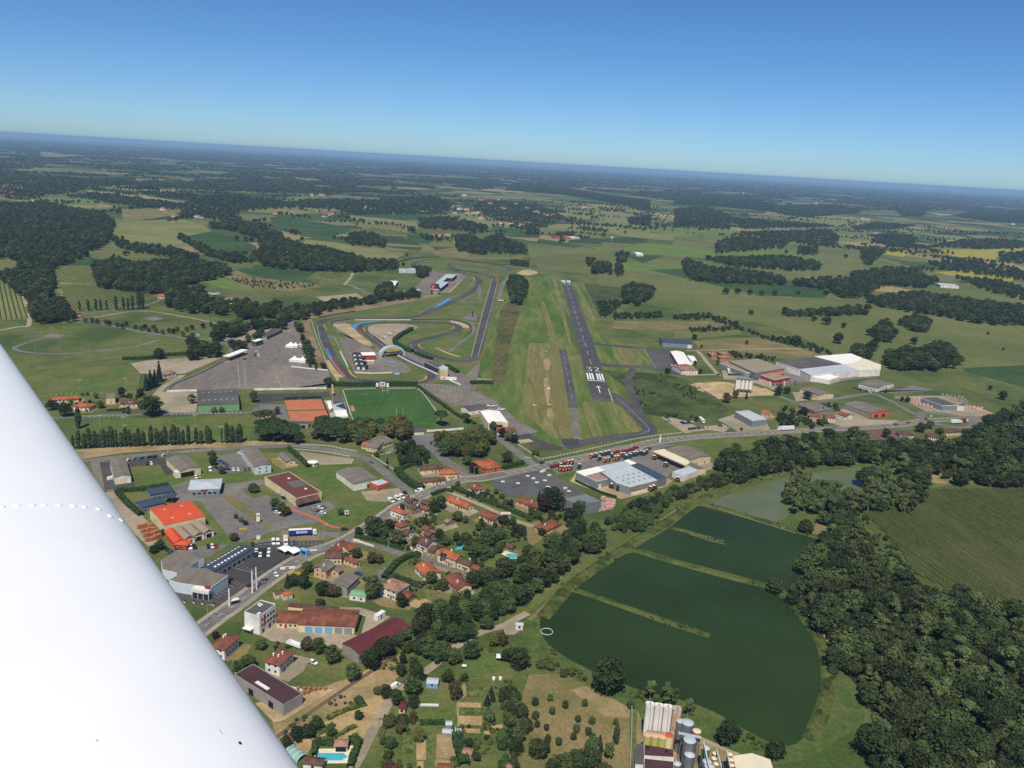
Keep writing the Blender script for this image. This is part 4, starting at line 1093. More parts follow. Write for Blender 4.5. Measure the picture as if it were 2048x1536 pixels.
for z_,lab in [
 (ZA((0,490),(250,480),(450,520),(620,550),(680,605),(650,645),(640,700),(530,760),(480,800),(360,840),(300,860),(320,950),(290,1000),(200,960),(100,980),(0,920),(0,900),(110,870),(120,810),(0,800)),1),
 (ZA((545,840),(700,815),(780,845),(940,825),(1060,815),(1200,835),(1330,855),(1340,890),(1180,930),(1060,960),(1040,1010),(900,1000),(700,980),(580,960),(550,900)),1),
 (ZA((1030,680),(1060,662),(1160,720),(1270,770),(1430,790),(1460,820),(1390,830),(1280,810),(1180,770)),2),
 (ZA((1460,795),(1530,745),(1500,685),(1380,640),(1220,622),(1240,605),(1400,585),(1660,665),(1660,690),(1800,740),(2048,805),(2048,860),(1860,870),(1560,850)),1),
 (ZA((650,690),(720,690),(760,725),(1000,745),(1170,790),(1150,810),(960,790),(830,770),(700,745)),2),
 (ZA((960,1060),(1000,1010),(1180,980),(1220,1050),(1330,1080),(1340,1120),(1200,1110),(1060,1110)),1),
 (ZA((0,910),(100,890),(210,900),(300,960),(310,1000),(240,1060),(330,1050),(430,1100),(430,1165),(180,1165),(190,1050),(110,1000)),1),
 (ZA((0,480),(100,490),(0,500)),1),
 (ZA((380,440),(560,425),(780,452),(1060,490),(1200,440),(1400,440),(1700,480),(2048,470),(2048,500),(1700,510),(1400,530),(1380,620),(1200,560),(1060,560),(1060,520),(760,500),(600,470)),2),
 (ZA((0,400),(300,380),(500,400),(380,430),(150,440),(0,430)),2),
 (ZA((800,415),(1000,420),(1190,440),(1050,450),(830,430)),2),
 (ZA((940,360),(1100,370),(1300,370),(1550,400),(1640,410),(1300,395),(1090,400),(950,385)),2),
 (ZB((0,565),(130,565),(290,625),(300,605),(380,645),(560,655),(490,690),(300,700),(0,690)),1),
 (ZB((260,525),(300,485),(430,485),(510,530),(500,560),(280,545)),1),
 (ZB((700,400),(880,390),(1100,445),(1080,480),(900,462),(700,450)),1),
 (ZB((900,505),(960,495),(1060,525),(1160,495),(1320,565),(1330,600),(1100,592),(1060,602),(920,582)),1),
 (ZB((0,295),(180,285),(420,295),(560,275),(800,270),(900,310),(860,350),(740,350),(500,370),(320,375),(200,345),(0,332)),2),
 (ZB((1000,320),(1200,295),(1440,335),(1550,390),(1500,425),(1440,455),(1300,445),(1150,410),(1050,370)),3),
 (ZB((1330,455),(1400,455),(1400,490),(1330,490)),1),(ZB((1500,482),(1600,477),(1600,505),(1500,502)),1),(ZB((1640,448),(1800,462),(1800,478),(1640,466)),2),
 (ZB((1920,400),(2048,380),(2048,440),(1920,432)),1),
 (ZB((1200,235),(1500,252),(1700,282),(1950,332),(2048,350),(2048,295),(1800,262),(1500,212),(1240,195)),2),
 (ZB((1222,745),(1300,745),(1335,805),(1290,890),(1240,890),(1222,800)),1),
 (ZB((20,920),(200,890),(520,850),(700,820),(700,850),(420,885),(180,925),(30,975),(0,1000)),2),
 (ZB((450,800),(530,790),(540,850),(450,850)),1),(ZB((660,680),(760,700),(740,740),(690,735)),2),(ZB((490,640),(580,650),(560,690),(490,690)),2),
 (ZB((1700,680),(1740,660),(1820,660),(1820,715),(1710,715)),1),(ZB((1850,600),(1920,600),(1920,645),(1850,645)),1),(ZB((1670,640),(1720,640),(1720,670),(1670,670)),1),(ZB((1845,670),(1880,665),(1885,725),(1850,728)),1),
 (ZF((1170,160),(1250,115),(1400,130),(1418,200),(1300,270),(1180,250)),1),
 (ZF((950,260),(1100,250),(1180,260),(1060,370),(990,380)),3),
 (ZF((1090,350),(1250,360),(1480,340),(1500,380),(1200,395),(1100,395)),3),
 (ZC((0,225),(180,215),(330,262),(330,340),(0,332)),2),(ZC((330,280),(620,295),(900,322),(890,332),(700,332),(400,342)),2),
 (ZC((250,425),(300,395),(670,405),(660,450),(240,482)),1),(ZC((380,362),(900,350),(970,385),(960,432),(830,442),(720,422)),2),
 (ZC((730,442),(840,452),(840,490),(730,486)),1),(ZC((1095,470),(1140,452),(1220,482),(1190,520),(1140,550),(1100,530)),1),
 (ZC((1040,332),(1200,312),(1420,322),(1300,342),(1060,346)),2),(ZC((1180,375),(1400,382),(1410,450),(1280,450),(1150,412)),2),(ZC((1400,462),(1700,405),(1850,402),(2048,412),(2048,452),(1800,462),(1550,445)),2),
 (ZC((30,535),(80,525),(200,565),(400,585),(540,605),(660,640),(640,660),(450,655),(200,642),(90,632)),1),
 (ZC((190,512),(330,512),(400,512),(640,502),(850,542),(850,576),(700,580),(420,562),(300,547)),1),
 (ZC((690,642),(850,632),(1030,632),(1040,605),(1200,575),(1450,575),(1440,612),(1560,640),(1490,680),(1250,662),(1150,700),(1140,740),(980,732),(900,692),(700,662)),1),
 (ZC((1480,542),(1700,522),(1960,562),(2048,592),(2048,640),(1900,622),(1600,582)),2),(ZC((1640,622),(1900,642),(2048,690),(2300,740),(2048,750),(1900,722)),2),
 (ZC((1140,745),(1420,715),(1700,755),(2048,800),(2500,850),(2500,900),(2048,890),(1830,890),(1570,842),(1300,802),(1160,772)),1),
 (ZC((1300,880),(1420,855),(1500,890),(1480,930),(1400,930)),1),(ZC((1170,930),(1240,885),(1290,950),(1250,990),(1180,982)),1),
 (ZC((1220,1085),(1330,1045),(1420,1055),(1560,1015),(1680,1080),(1660,1150),(1300,1150)),1),(ZC((1040,1040),(1160,1030),(1160,1080),(1060,1090)),1),
 (ZC((0,848),(130,842),(200,842),(300,870),(420,930),(540,970),(650,980),(740,1000),(830,1030),(930,1072),(930,1085),(740,1030),(540,985),(300,900),(200,865),(0,870)),3),
 (ZC((80,925),(330,915),(330,935),(90,942)),3),(ZC((250,1060),(600,1095),(590,1110),(300,1085)),3),(ZC((600,828),(1100,812),(1130,835),(700,846)),2),
 (ZC((1900,500),(2048,475),(2048,540),(1900,525)),2),
 (ZC((0,140),(400,150),(620,210),(1000,230),(900,260),(640,250),(300,215),(0,195)),2),(ZC((630,210),(900,200),(1100,220),(1080,250),(780,275),(640,260)),2),(ZC((1300,235),(1480,250),(1440,275),(1330,265)),2),(ZC((1640,265),(1800,230),(2048,250),(2048,310),(1850,300)),2),
 (ZD2((270,160),(480,60),(780,60),(800,120),(560,190),(370,240),(280,230)),1),(ZD2((0,300),(170,300),(220,480),(0,490)),1),(ZD2((250,340),(380,300),(480,380),(480,450),(260,460)),1),(ZD2((500,290),(640,280),(760,350),(720,400),(600,420),(590,340)),2),(ZD2((760,230),(940,160),(990,200),(860,300),(770,300)),2),
 (ZD2((1440,0),(1550,60),(1560,150),(1500,170),(1440,100)),2),(ZD2((1500,180),(1610,300),(1690,480),(1690,560),(1600,580),(1570,400),(1510,280)),2),(ZD2((1700,560),(1790,560),(1870,640),(1700,650),(1520,640),(1620,600)),3),
 (ZD2((850,30),(1300,0),(1290,80),(1050,100),(870,80)),1),(ZA((1340,1070),(1420,1060),(1560,1090),(1640,1060),(1640,1130),(1400,1150)),1),(ZE((0,600),(150,520),(200,560),(170,620),(60,640),(0,700)),2),
 (ZA((1330,925),(1460,925),(1850,965),(1700,985),(1480,975)),5),
]:
 sp={1:10,2:9,3:7,4:22,5:11}[lab]
 hh={1:(10,15),2:(7,12),3:(3.5,7),4:(9,13),5:(3,5)}[lab]
 zone(z_,sp,hh,FW if lab != 5 else ('shrub','brown'),None,None,'distant_wood')

cand=[]
for zi,(poly,sp,hh,kinds,label,group,wname,wide) in enumerate(ZONES):
 hm=(hh[0]+hh[1])/4
 w=np.array([P(p,hm)[:2] for p in poly])
 lo,hi_=w.min(0),w.max(0)
 dist=np.linalg.norm(w.mean(0))
 step=sp*(1.0 if dist<1500 else min(1.9,dist/1500))
 hi_=np.minimum(hi_,lo+6000)
 gx,gy=np.meshgrid(np.arange(lo[0],hi_[0]+step,step),np.arange(lo[1],hi_[1]+step,step))
 xy=np.column_stack([gx.ravel(),gy.ravel()])+RNG.uniform(-.45,.45,(gx.size,2))*step
 pp=proj(np.column_stack([xy,np.full(len(xy),hm)]))
 xy=xy[inside(poly,pp)]
 for p in xy:
  h=RNG.uniform(*hh)
  k=kinds[RNG.integers(len(kinds))]
  if k=='shrub':h *= .75
  cand.append((p[0],p[1],h,k,zi,h/math.hypot(p[0],p[1],CAM_H)))

near=[]
by_name={}
for c in sorted(cand,key=lambda c:-c[5]):
 p=proj(np.array([[c[0],c[1],c[2]*.6]]))[0]
 if ZONES[c[4]][4] is None or not (-5<p[0]<2053 and p[1]<1545):continue
 nm=NAMES[c[3]]
 lim={'broadleaf_tree':135,'shrub':60,'aspen_tree':60}.get(nm,30)
 if by_name.get(nm,0)>=lim:continue
 by_name[nm]=by_name.get(nm,0)+1
 near.append(c)
ns=set(id(c) for c in near)
KADJ={'broad':'green broadleaf','dark':'dark green broadleaf','airy':'pale-trunked airy','shrub':'low rounded','yellow':'yellowing','brown':'brownish','pine':'','conifer':'dark conical'}
for c in near:
 z_=ZONES[c[4]]
 size_='' if c[3]=='shrub' or z_[2][1]-z_[2][0]<3 else 'tall ' if c[2]>z_[2][0]+.7*(z_[2][1]-z_[2][0]) else 'small ' if c[2]<z_[2][0]+.3*(z_[2][1]-z_[2][0]) else 'middling '
 tree(c[:2],c[2],c[3],(size_+KADJ[c[3]]+' '+z_[4].replace('tall ','')).strip().replace('dark green broadleaf dark','dark green broadleaf').replace('broadleaf dark','broadleaf'),z_[5]+', '+size_+c[3],wide=random.uniform(.75,1.4)*z_[7])
rest=[c for c in cand if id(c) not in ns]
for nm,lab in (('wood','dense dark green wood covering the banks around the ponds'),('thicket','low green thicket on the slope above the ponds'),('distant_wood','dark woods and tree belts among the distant fields')):
 cs=[c for c in rest if ZONES[c[4]][6]==nm]
 if cs:
  a=np.array([c[:3] for c in cs])
  idx=[PIDX[c[3]][int(RNG.integers(len(PIDX[c[3]])))] for c in cs]
  wood(nm,lab,a[:,:2],a[:,2],RNG.uniform(.8,1.5,len(cs))*np.array([ZONES[c[4]][7] for c in cs]),idx)

TOP=[(-400,380),(0,372),(250,372),(420,380),(600,385),(700,392),(900,380),(1100,370),(1348,400),(1500,405),(1750,420),(2048,430),(2500,470)]
pts=[]
r_=1700.0
half=R(40)
while r_<30000:
 st=max(13.0,r_*0.0042)
 n_=int(2*half*r_/st)
 a=np.linspace(-half,half,n_)+RNG.uniform(-.5,.5,n_)*st/r_
 rr=r_+RNG.uniform(-.5,.5,n_)*st*2.2
 x,y=rr*np.sin(a),rr*np.cos(a)
 u=vnoise(x/420,y/420,1)*.6+vnoise(x/170,y/170,2)*.4
 thr=.55 if r_<5000 else .52 if r_<9000 else .47 if r_<14000 else .42
 keep=u>thr
 pr=proj(np.column_stack([x,y,np.full(n_,4.)]))
 keep &= pr[:,1]<np.interp(pr[:,0],[t_[0] for t_ in TOP],[t_[1] for t_ in TOP])
 for xx,yy in zip(x[keep],y[keep]):pts.append((xx,yy,st))
 r_+=st*2.1
pts=np.array(pts)
pr=proj(np.column_stack([pts[:,:2],np.full(len(pts),3.)]))
keep=np.ones(len(pts),bool)
for poly in [ZA((500,405),(1080,412),(1080,485),(540,430)),ZA((130,440),(600,478),(560,505),(120,465)),ZA((225,183),(500,213),(240,220)),ZA((620,378),(1080,400),(640,398)),ZB((1540,325),(2048,365),(1920,425),(1560,405)),ZB((1160,243),(1390,265),(1390,287),(1200,272)),ZC((700,290),(760,255),(1180,295),(900,332)),ZC((1470,240),(1650,262),(1560,272)),ZC((540,228),(610,224),(600,272),(530,268)),ZB((70,198),(310,230),(90,218)),ZA((1110,288),(1390,305),(1260,324)),ZA((780,345),(930,343),(800,366)),ZA((1690,328),(1880,357),(1800,359)),ZC((970,415),(1150,410),(1310,455),(1080,447))]:
 keep &= ~inside(poly,pr)
pts=pts[keep]
hh=RNG.uniform(9,14,len(pts))
wd=np.clip(pts[:,2]/13.0,1.0,9.0)*RNG.uniform(.9,1.3,len(pts))
wood('horizon_woods','blue-green woods fading towards the horizon',pts[:,:2],hh,wd,np.array(PIDX['far'])[RNG.integers(0,4,len(pts))])
print('woods',len(cand),len(near),len(pts),by_name)

# ================================================================== buildings
FOOT=[]   # (x, y, radius) kept free of undergrowth
def rect3(a,b,c,z):
 A,B,C_=P(a,z)[:2],P(b,z)[:2],P(c,z)[:2]
 d=B-A; L=np.linalg.norm(d); d /= L
 n=np.array([-d[1],d[0]])
 w=float(np.dot(C_-B,n))
 cen=A+d*L/2+n*w/2
 return cen,float(L),abs(w),math.atan2(d[1],d[0])

_wm={}
def window_meshes(w,h):
 k=(round(w,2),round(h,2))
 if k not in _wm:
  f=MB().box(-w/2-.09,w/2+.09,-.04,.03,-h/2-.09,h/2+.09)
  g=MB().box(-w/2,w/2,-.02,.05,-h/2,h/2)
  _wm[k]=(f.mesh('window_frame',M['frame']),g.mesh('pane',M['glass']))
 return _wm[k]

def put_side(L,W,side,t):
 if side==0:return (t*L/2,W/2),math.pi
 if side==1:return (t*L/2,-W/2),0.0
 if side==2:return (L/2,t*W/2),math.pi/2
 return (-L/2,t*W/2),-math.pi/2

def add_window(root,L,W,side,t,z,w,h):
 (x,y),a=put_side(L,W,side,t)
 f,g=window_meshes(w,h)
 o=obj('window',f,root,(x,y,z),a)
 obj('pane',g,o,(0,-.03,0))
 return o

def add_door(root,L,W,side,t,w,h,m='door',name='door'):
 (x,y),a=put_side(L,W,side,t)
 return MB().box(-w/2,w/2,-.07,.04,.02,h).obj(name,M[m],root,(x,y,0),a)

def build(name,label,cat,spec,eave,rise,wall,roof,kind='gable',over=.4,wins=(3,2),floors=1,ww=1.1,wh=1.2,doors=(),chim=0,sky=0,group=None,gable=None,skm='r_light',vents=0):
 cen,L,W,ang=spec
 if over>0:L,W=max(2.5,L-2*over),max(2.5,W-2*over)
 root=thing(name,label,cat,(cen[0],cen[1],0.1),ang,group)
 for k in np.linspace(-.5,.5,5):FOOT.append((cen[0]+math.cos(ang)*L*k,cen[1]+math.sin(ang)*L*k,W*.62+1))
 if name in ('house','motel','workshop','cottage'):
  k=len(FOOT); yl,yw,z=L/2+2+k%3,W/2+3+k%4,zlev(2.3)-.1
  tag(obj('house_yard',newmesh('house_yard',[(x*yl+2,y*yw-1.5,z) for x,y in ((-1,-.9),(0,-1.1),(1,-.8),(.9,.7),(-.2,.9),(-.95,.6))],[(0,1,2,3,4,5)],M[('gravel','dry','dirt','dry')[k // 5%4]]),None,(cen[0],cen[1],.1),ang),kind='structure')
 w=MB()
 l,b=L/2,W/2
 if kind=='gable' and rise>0:
  w.add([(-l,-b,0),(l,-b,0),(l,b,0),(-l,b,0),(-l,-b,eave),(l,-b,eave),(l,b,eave),(-l,b,eave),(-l,0,eave+rise-.05),(l,0,eave+rise-.05)],
              [(0,1,5,4),(2,3,7,6),(1,2,6,9,5),(3,0,4,8,7)])
 elif kind=='flat':
  w.box(-l,l,-b,b,0,eave)
 else:
  w.add([(-l,-b,0),(l,-b,0),(l,b,0),(-l,b,0),(-l,-b,eave),(l,-b,eave),(l,b,eave),(-l,b,eave)],[(0,1,5,4),(1,2,6,5),(2,3,7,6),(3,0,4,7)])
 wo_=w.obj('wall',M[wall],root)
 if gable:
  for sx in (-1,1):
   MB().add([(sx*(l+.03),-b,eave-.3),(sx*(l+.03),b,eave-.3),(sx*(l+.03),0,eave+rise-.08)],[(0,1,2)]).obj('gable_panel',M[gable],root)
 r=MB()
 th=.22
 o_=over
 drop=rise/b*o_ if b else 0
 if kind=='gable':
  for s_ in (-1,1):
   e=(s_*(b+o_),eave-drop)
   r.hexa([(-l-o_,0,eave+rise),(l+o_,0,eave+rise),(l+o_,e[0],e[1]),(-l-o_,e[0],e[1])],
                   [(-l-o_,0,eave+rise+th),(l+o_,0,eave+rise+th),(l+o_,e[0],e[1]+th),(-l-o_,e[0],e[1]+th)])
 elif kind=='hip':
  rl=max(l-b*.9,.3)
  e=eave-.12
  lo=[(-l-o_,-b-o_,e),(l+o_,-b-o_,e),(l+o_,b+o_,e),(-l-o_,b+o_,e)]
  up=[(x,y,z+th) for x,y,z in lo]
  r.add(lo+up+[(-rl,0,eave+rise),(rl,0,eave+rise)],[(3,2,1,0),(0,1,5,4),(1,2,6,5),(2,3,7,6),(3,0,4,7),(4,5,9,8),(5,6,9),(6,7,8,9),(7,4,8)])
 elif kind=='shed':
  r.hexa([(-l-o_,-b-o_,eave-.05),(l+o_,-b-o_,eave-.05),(l+o_,b+o_,eave+rise),(-l-o_,b+o_,eave+rise)],[(-l-o_,-b-o_,eave+.2),(l+o_,-b-o_,eave+.2),(l+o_,b+o_,eave+rise+.25),(-l-o_,b+o_,eave+rise+.25)])
 else:
  r.box(-l+.25,l-.25,-b+.25,b-.25,eave+.003,eave+.06)
  pr=MB()
  for q in ((-l,l,-b,-b+.22),(-l,l,b-.22,b),(-l,-l+.22,-b+.22,b-.22),(l-.22,l,-b+.22,b-.22)):pr.box(*q,eave+.002,eave+.45)
  pr.obj('parapet',M[wall],root)
 ro=r.obj('roof',M[roof],root)
 def zroof(x,y):
  if kind=='gable':return eave+rise*(1-abs(y)/b)+th
  if kind=='hip':return eave+rise*min(1-abs(y)/b,(l+o_-abs(x))/(.9*b+o_))
  if kind=='shed':return eave+.2+rise*(y+b)/(2*b)
  return eave+.06
 rr=random.Random(len(label)*7+int(L*10))
 for i in range(chim):
  x,y=rr.uniform(-.6,.6)*l,rr.choice((-1,1))*rr.uniform(.15,.5)*b
  z=zroof(x,y)
  MB().box(-.35,.35,-.3,.3,-.6,1.1).box(-.42,.42,-.37,.37,1.1,1.25).obj('chimney',M['w_white'],ro,(x,y,z))
 if sky:
  nx=max(1,sky)
  for s_ in (-1,1):
   for i in range(nx):
    x,y=(-1+(2*i+1)/nx)*l*.85,s_*b*.5
    sl=math.atan2(rise,b) if kind=='gable' else 0
    k=MB().box(-.7,.7,-.55,.55,-.05,.12).obj('skylight',M[skm],ro,(x,y,zroof(x,y)))
    k.rotation_euler=(-s_*sl,0,0)
 for i in range(vents):
  x,y=rr.uniform(-.8,.8)*l,rr.uniform(-.8,.8)*b
  MB().box(-.9,.9,-.7,.7,-.05,.5).obj('roof_vent',M['frame'],ro,(x,y,zroof(x,y)))
 nl,ns_=wins
 for fl in range(floors):
  z=1.6+fl*2.8
  if z+wh/2>eave:break
  for side,n in ((0,nl),(1,nl),(2,ns_),(3,ns_)):
   for i in range(n):
    t=-1+(2*i+1)/n
    if any(d_[0]==side and abs(d_[1]-t)<(d_[2]/(L if side<2 else W)+.12) for d_ in doors) and fl==0:continue
    add_window(root,L,W,side,t*.86,z,ww,wh)
 for d_ in doors:
  add_door(root,L,W,d_[0],d_[1],d_[2],d_[3],d_[4] if len(d_)>4 else 'door','garage_door' if d_[2]>2 else 'door')
 return root,L,W,ro

def blocks(name,label,cat,parts,group=None):
 all_=[np.array([P(p,h)[:2] for p in poly]) for poly,h,*_ in parts]
 cen=np.vstack(all_).mean(0)
 root=thing(name,label,cat,(cen[0],cen[1],0.1),0,group)
 for w_ in all_:FOOT.append((*w_.mean(0),float(np.linalg.norm(w_-w_.mean(0),axis=1).max())))
 out=[]
 for i,(w,(poly,h,wall,roof,*_)) in enumerate(zip(all_,parts)):
  q=[tuple(p-cen) for p in w]
  h2=h+.013*i
  MB().prism(q,0,h2).obj('wall',M[wall],root)
  c_=np.mean(q,0)
  qi=[tuple(c_+(np.array(p)-c_)*.985) for p in q]
  out.append(MB().prism(qi,h2+.004,h2+.12).obj('roof',M[roof],root))
  MB().prism([tuple(c_+(np.array(p)-c_)*1.006) for p in q],h2-.5,h2+.002).obj('fascia',M['w_grey' if wall=='w_grey' else 'frame'],root)
 return root,cen,out

D=lambda *a:a
R3=lambda Zf,a,b,c,z:rect3(Zf(a)[0],Zf(b)[0],Zf(c)[0],z)
build('warehouse_store','big store with bright orange roof and cream walls beside the brick pallets','store',R3(ZJ,(610,620),(945,545),(790,420),6.5),6.5,.7,'w_cream','r_store',over=.1,wins=(0,0),sky=2,doors=((2,.5,4,3.5,'doorgrey'),))
for i,(a,b,rf,lab) in enumerate([((655,640),(735,735),'r_store','orange-roofed gable annex at the front corner of the orange store'),((722,622),(815,708),'r_tan','brown-roofed gable annex second from the corner of the orange store'),((806,604),(893,680),'r_tan','brown-roofed gable annex third along the front of the orange store'),((884,585),(975,655),'r_tan','brown-roofed gable annex beside the garden centre display')]):
 A,B=P(ZJ(a)[0],5.0)[:2],P(ZJ(b)[0],5.0)[:2]
 build('store_annex',lab,'annex',((A+B)/2,float(np.linalg.norm(B-A)),6.6,math.atan2(*(B-A)[::-1])),3.6,1.5,'w_ored' if i==0 else 'w_white',rf,over=.35,wins=(0,0),doors=((2,0,3,2.6,'dark'),),gable='w_ored')
A,B=P(ZJ((700,742))[0],4.2)[:2],P(ZJ((820,752))[0],4.2)[:2]
build('store_annex','low orange hipped canopy roof in front of the orange store','annex',((A+B)/2,float(np.linalg.norm(B-A)),6.5,math.atan2(*(B-A)[::-1])),3.2,1.2,'w_red','r_store','hip',wins=(2,1))
t_,L_,W_,ro_=build('supermarket','long supermarket with dark red flat roof and cream walls beside the car park','supermarket',R3(ZJ,(1430,225),(1690,402),(1935,375),5.2),5.2,0,'w_cream','r_redbrown','flat',over=0,wins=(0,0),doors=((3,0,1.5,2.4),),vents=2)
MB().box(-L_*.12,L_*.12,-W_*.1,W_*.42,5.27,5.45).obj('roof_patch',M['r_patch'],t_)
MB().hexa([(L_/2+.02,-W_/2-1,2.9),(L_/2+4,-W_/2-1,2.7),(L_/2+4,W_/2-3,2.7),(L_/2+.02,W_/2-3,2.9)],[(L_/2+.02,-W_/2,5.1),(L_/2+.9,-W_/2,5.0),(L_/2+.9,W_/2-3,5.0),(L_/2+.02,W_/2-3,5.1)]).obj('entrance_canopy',M['r_brown'],t_)
MB().box(L_/2+.03,L_/2+.2,-W_/2+2,W_/2-5,.3,2.7).obj('shop_window',M['glass'],t_)
t_,L_,W_,ro_=build('tyre_shop','pale metal-roofed shop with angled glass front beside dark sheds','shop',R3(ZJ,(800,330),(1070,318),(960,240),4.6),4.6,1.8,'w_bluegrey','r_light','hip',wins=(5,3),ww=2.2,wh=1.8,over=.8)
MB().box(-L_/2-.3,L_/2+.3,-W_/2-.35,-W_/2-.1,3.4,4.5).obj('sign_band',M['frame'],t_)
MB().box(-2,2,-W_/2-.45,-W_/2-.36,3.5,4.4).obj('sign_panel',M['w_red'],t_)
build('shed','dark navy-roofed shed beside the hedge behind the pale shop','shed',R3(ZJ,(490,372),(690,335),(635,290),3.8),3.8,.8,'w_bluegrey','r_navy',wins=(4,2),ww=1.8)
build('shed','dark navy-roofed shed with blue walls behind the orange store','shed',R3(ZJ,(422,476),(622,428),(560,385),3.8),3.8,.8,'w_bluegrey','r_navy',wins=(5,2),ww=1.8)
c_,L_,W_,a_=R3(ZJ,(680,395),(720,357),(630,350),4.2)
t_=thing('wash_canopy','dark navy car wash canopy on slim posts between the sheds','canopy',(c_[0],c_[1],.1),a_)
MB().box(-L_/2,L_/2,-W_/2,W_/2,3.9,4.3).obj('roof',M['r_navy'],t_)
for sx in (-1,1):
 for sy in (-1,1):MB().cyl((sx*L_*.36,sy*W_*.36,0),.15,.15,0,3.9,8).obj('post',M['w_bluegrey'],t_)
build('workshop','white workshop with grey fibre roof at the edge of the car yard','workshop',R3(ZJ,(160,90),(200,230),(335,208),4.8),4.8,1.1,'w_white','r_grey',wins=(4,0),over=.15,doors=((3,0,4,3.6,'doorgrey'),(2,0,4,3.6,'w_cream')))
t_,L_,W_,ro_=build('warehouse','cream warehouse with wide grey roof and a white box at its corner','warehouse',R3(ZJ,(622,75),(738,180),(922,158),4.6),4.6,1.4,'w_cream','r_grey',wins=(0,0),over=.15,doors=((2,-.3,9,3.6,'dark'),))
MB().box(L_/2-7,L_/2-1,-W_/2-2.5,-W_/2-.02,0,3.9).obj('white_annex',M['w_white'],t_)
build('office','light blue long office with grey roof beside the staff car park','office',R3(ZH2,(842,612),(1117,975),(1463,930),5.6),5.6,1.0,'w_lightblue','r_grey',wins=(6,2),floors=2,over=.15)
build('cottage','small cream cottage with brown-grey roof beside the gravel yard','house',R3(ZH2,(1582,705),(1765,868),(2000,858),3.0),3.0,1.3,'w_cream','r_grey',wins=(3,1),over=.5)
hx=P(ZJ((1825,95))[0],3)[:2]
t_=thing('kiosk','six-sided cream kiosk with white roof on the gravel yard','kiosk',(hx[0],hx[1],.1))
hexa=[(3.6*math.cos(i*math.pi/3),3.6*math.sin(i*math.pi/3)) for i in range(6)]
MB().prism(hexa,0,2.8).obj('wall',M['w_cream'],t_)
MB().add([(x*1.15,y*1.15,2.81) for x,y in hexa]+[(x*.3,y*.3,3.7) for x,y in hexa],[(0,1,2,3,4,5)[::-1],(6,7,8,9,10,11)]+[(i,(i+1)%6,6+(i+1)%6,6+i) for i in range(6)]).obj('roof',M['r_white'],t_)
MB().box(-.5,.5,-3.2,-3.1,0,2.1).obj('door',M['door'],t_)
build('depot','white depot with wide grey roof beside the vans and the bend','depot',R3(ZI,(757,802),(897,905),(1075,850),4.6),4.6,1.4,'w_white','r_grey',wins=(0,0),over=.15,gable='w_green',doors=((2,.2,3,3),))
t_,L_,W_,ro_=build('corner_shop','small shop with pale roof and orange fascia in front of the white depot','shop',R3(ZI,(1022,890),(1087,918),(1172,884),3.6),3.6,0,'w_ored','r_light','flat',over=0,wins=(2,3),ww=1.8,wh=1.5)
blocks('car_dealership','grey car dealership with curved white front and flat brown-grey roof','dealership',[(ZJ2((60,762),(400,565),(655,620),(955,692),(705,868),(440,838),(200,800)),5.8,'w_lightblue','r_grey')])
A,B=P(ZJ2((430,862))[0],5.4)[:2],P(ZJ2((690,905))[0],5.4)[:2]
an=math.atan2(*(B-A)[::-1])
t_=thing('showroom_entrance','white showroom canopy with red sign on the car dealership front','canopy',((A[0]+B[0])/2,(A[1]+B[1])/2,.1),an)
wl_=float(np.linalg.norm(B-A))
MB().box(-wl_/2,wl_/2,-1.8,1.5,3.4,5.2).obj('fascia',M['frame'],t_)
MB().box(-wl_/2+.3,wl_/2-.3,-1.3,1.2,.15,3.4).obj('shop_window',M['glass'],t_)
MB().box(wl_*.18,wl_*.48,-.4,.4,6.0,7.2).obj('red_sign',M['w_red'],t_)
for sx in (-1,-.3,.35,1):MB().box(sx*(wl_/2-.15)-.12,sx*(wl_/2-.15)+.12,-1.72,-1.5,0,3.38).obj('post',M['frame'],t_)
blocks('workshop','brown-grey flat-roofed workshop behind the car dealership','workshop',[(ZJ2((-60,470),(150,335),(590,432),(505,465),(385,545),(178,655),(-40,600)),5.2,'w_lightblue','r_grey')])
build('car_workshop','long navy-roofed car workshop with skylights beside the dealer lot','workshop',R3(ZJ2,(742,640),(1335,285),(1188,197),4.6),4.6,1.2,'w_bluegrey','r_navy',over=.1,wins=(7,1),ww=2.4,wh=2.0,sky=10,skm='frame')
for i,(q,lab) in enumerate([((1815,275),'white stretched car-port tent beside the parked vans'),((1945,300),'white stretched car-port tent beside the blue portal')]):
 c=P(ZJ2(q)[0],3)
 t_=thing('car_port',lab,'tent',(c[0],c[1],.1),R(-35))
 g=MB()
 n_=6
 v=[]
 for a in range(n_+1):
  for b in range(n_+1):
   x,y=(a/n_-.5)*7,(b/n_-.5)*6
   v.append((x,y,2.7+1.1*(1-(2*abs(a/n_-.5))**2)*(1-.5*(2*abs(b/n_-.5))**2)))
 g.add(v,[(a*(n_+1)+b,(a+1)*(n_+1)+b,(a+1)*(n_+1)+b+1,a*(n_+1)+b+1) for a in range(n_) for b in range(n_)])
 g.obj('canvas',M['r_white'],t_,smooth=True)
 for sx in (-1,1):
  for sy in (-1,1):MB().cyl((sx*3.4,sy*2.9,0),.09,.09,0,2.75,6).obj('post',M['w_bluegrey'],t_)
c=P(ZJ3((1100,690))[0]); t_=thing('car_wash_portal','blue car wash portal beside the white car-port tents','portal',(c[0],c[1],.1),R(-30))
for sx in (-1,1):MB().box(sx*2.2-.35,sx*2.2+.35,-1.2,1.2,0,3.2).obj('side',M['doorblue'],t_)
MB().box(-2.55,2.55,-1.2,1.2,3.2,3.8).obj('top',M['doorblue'],t_)
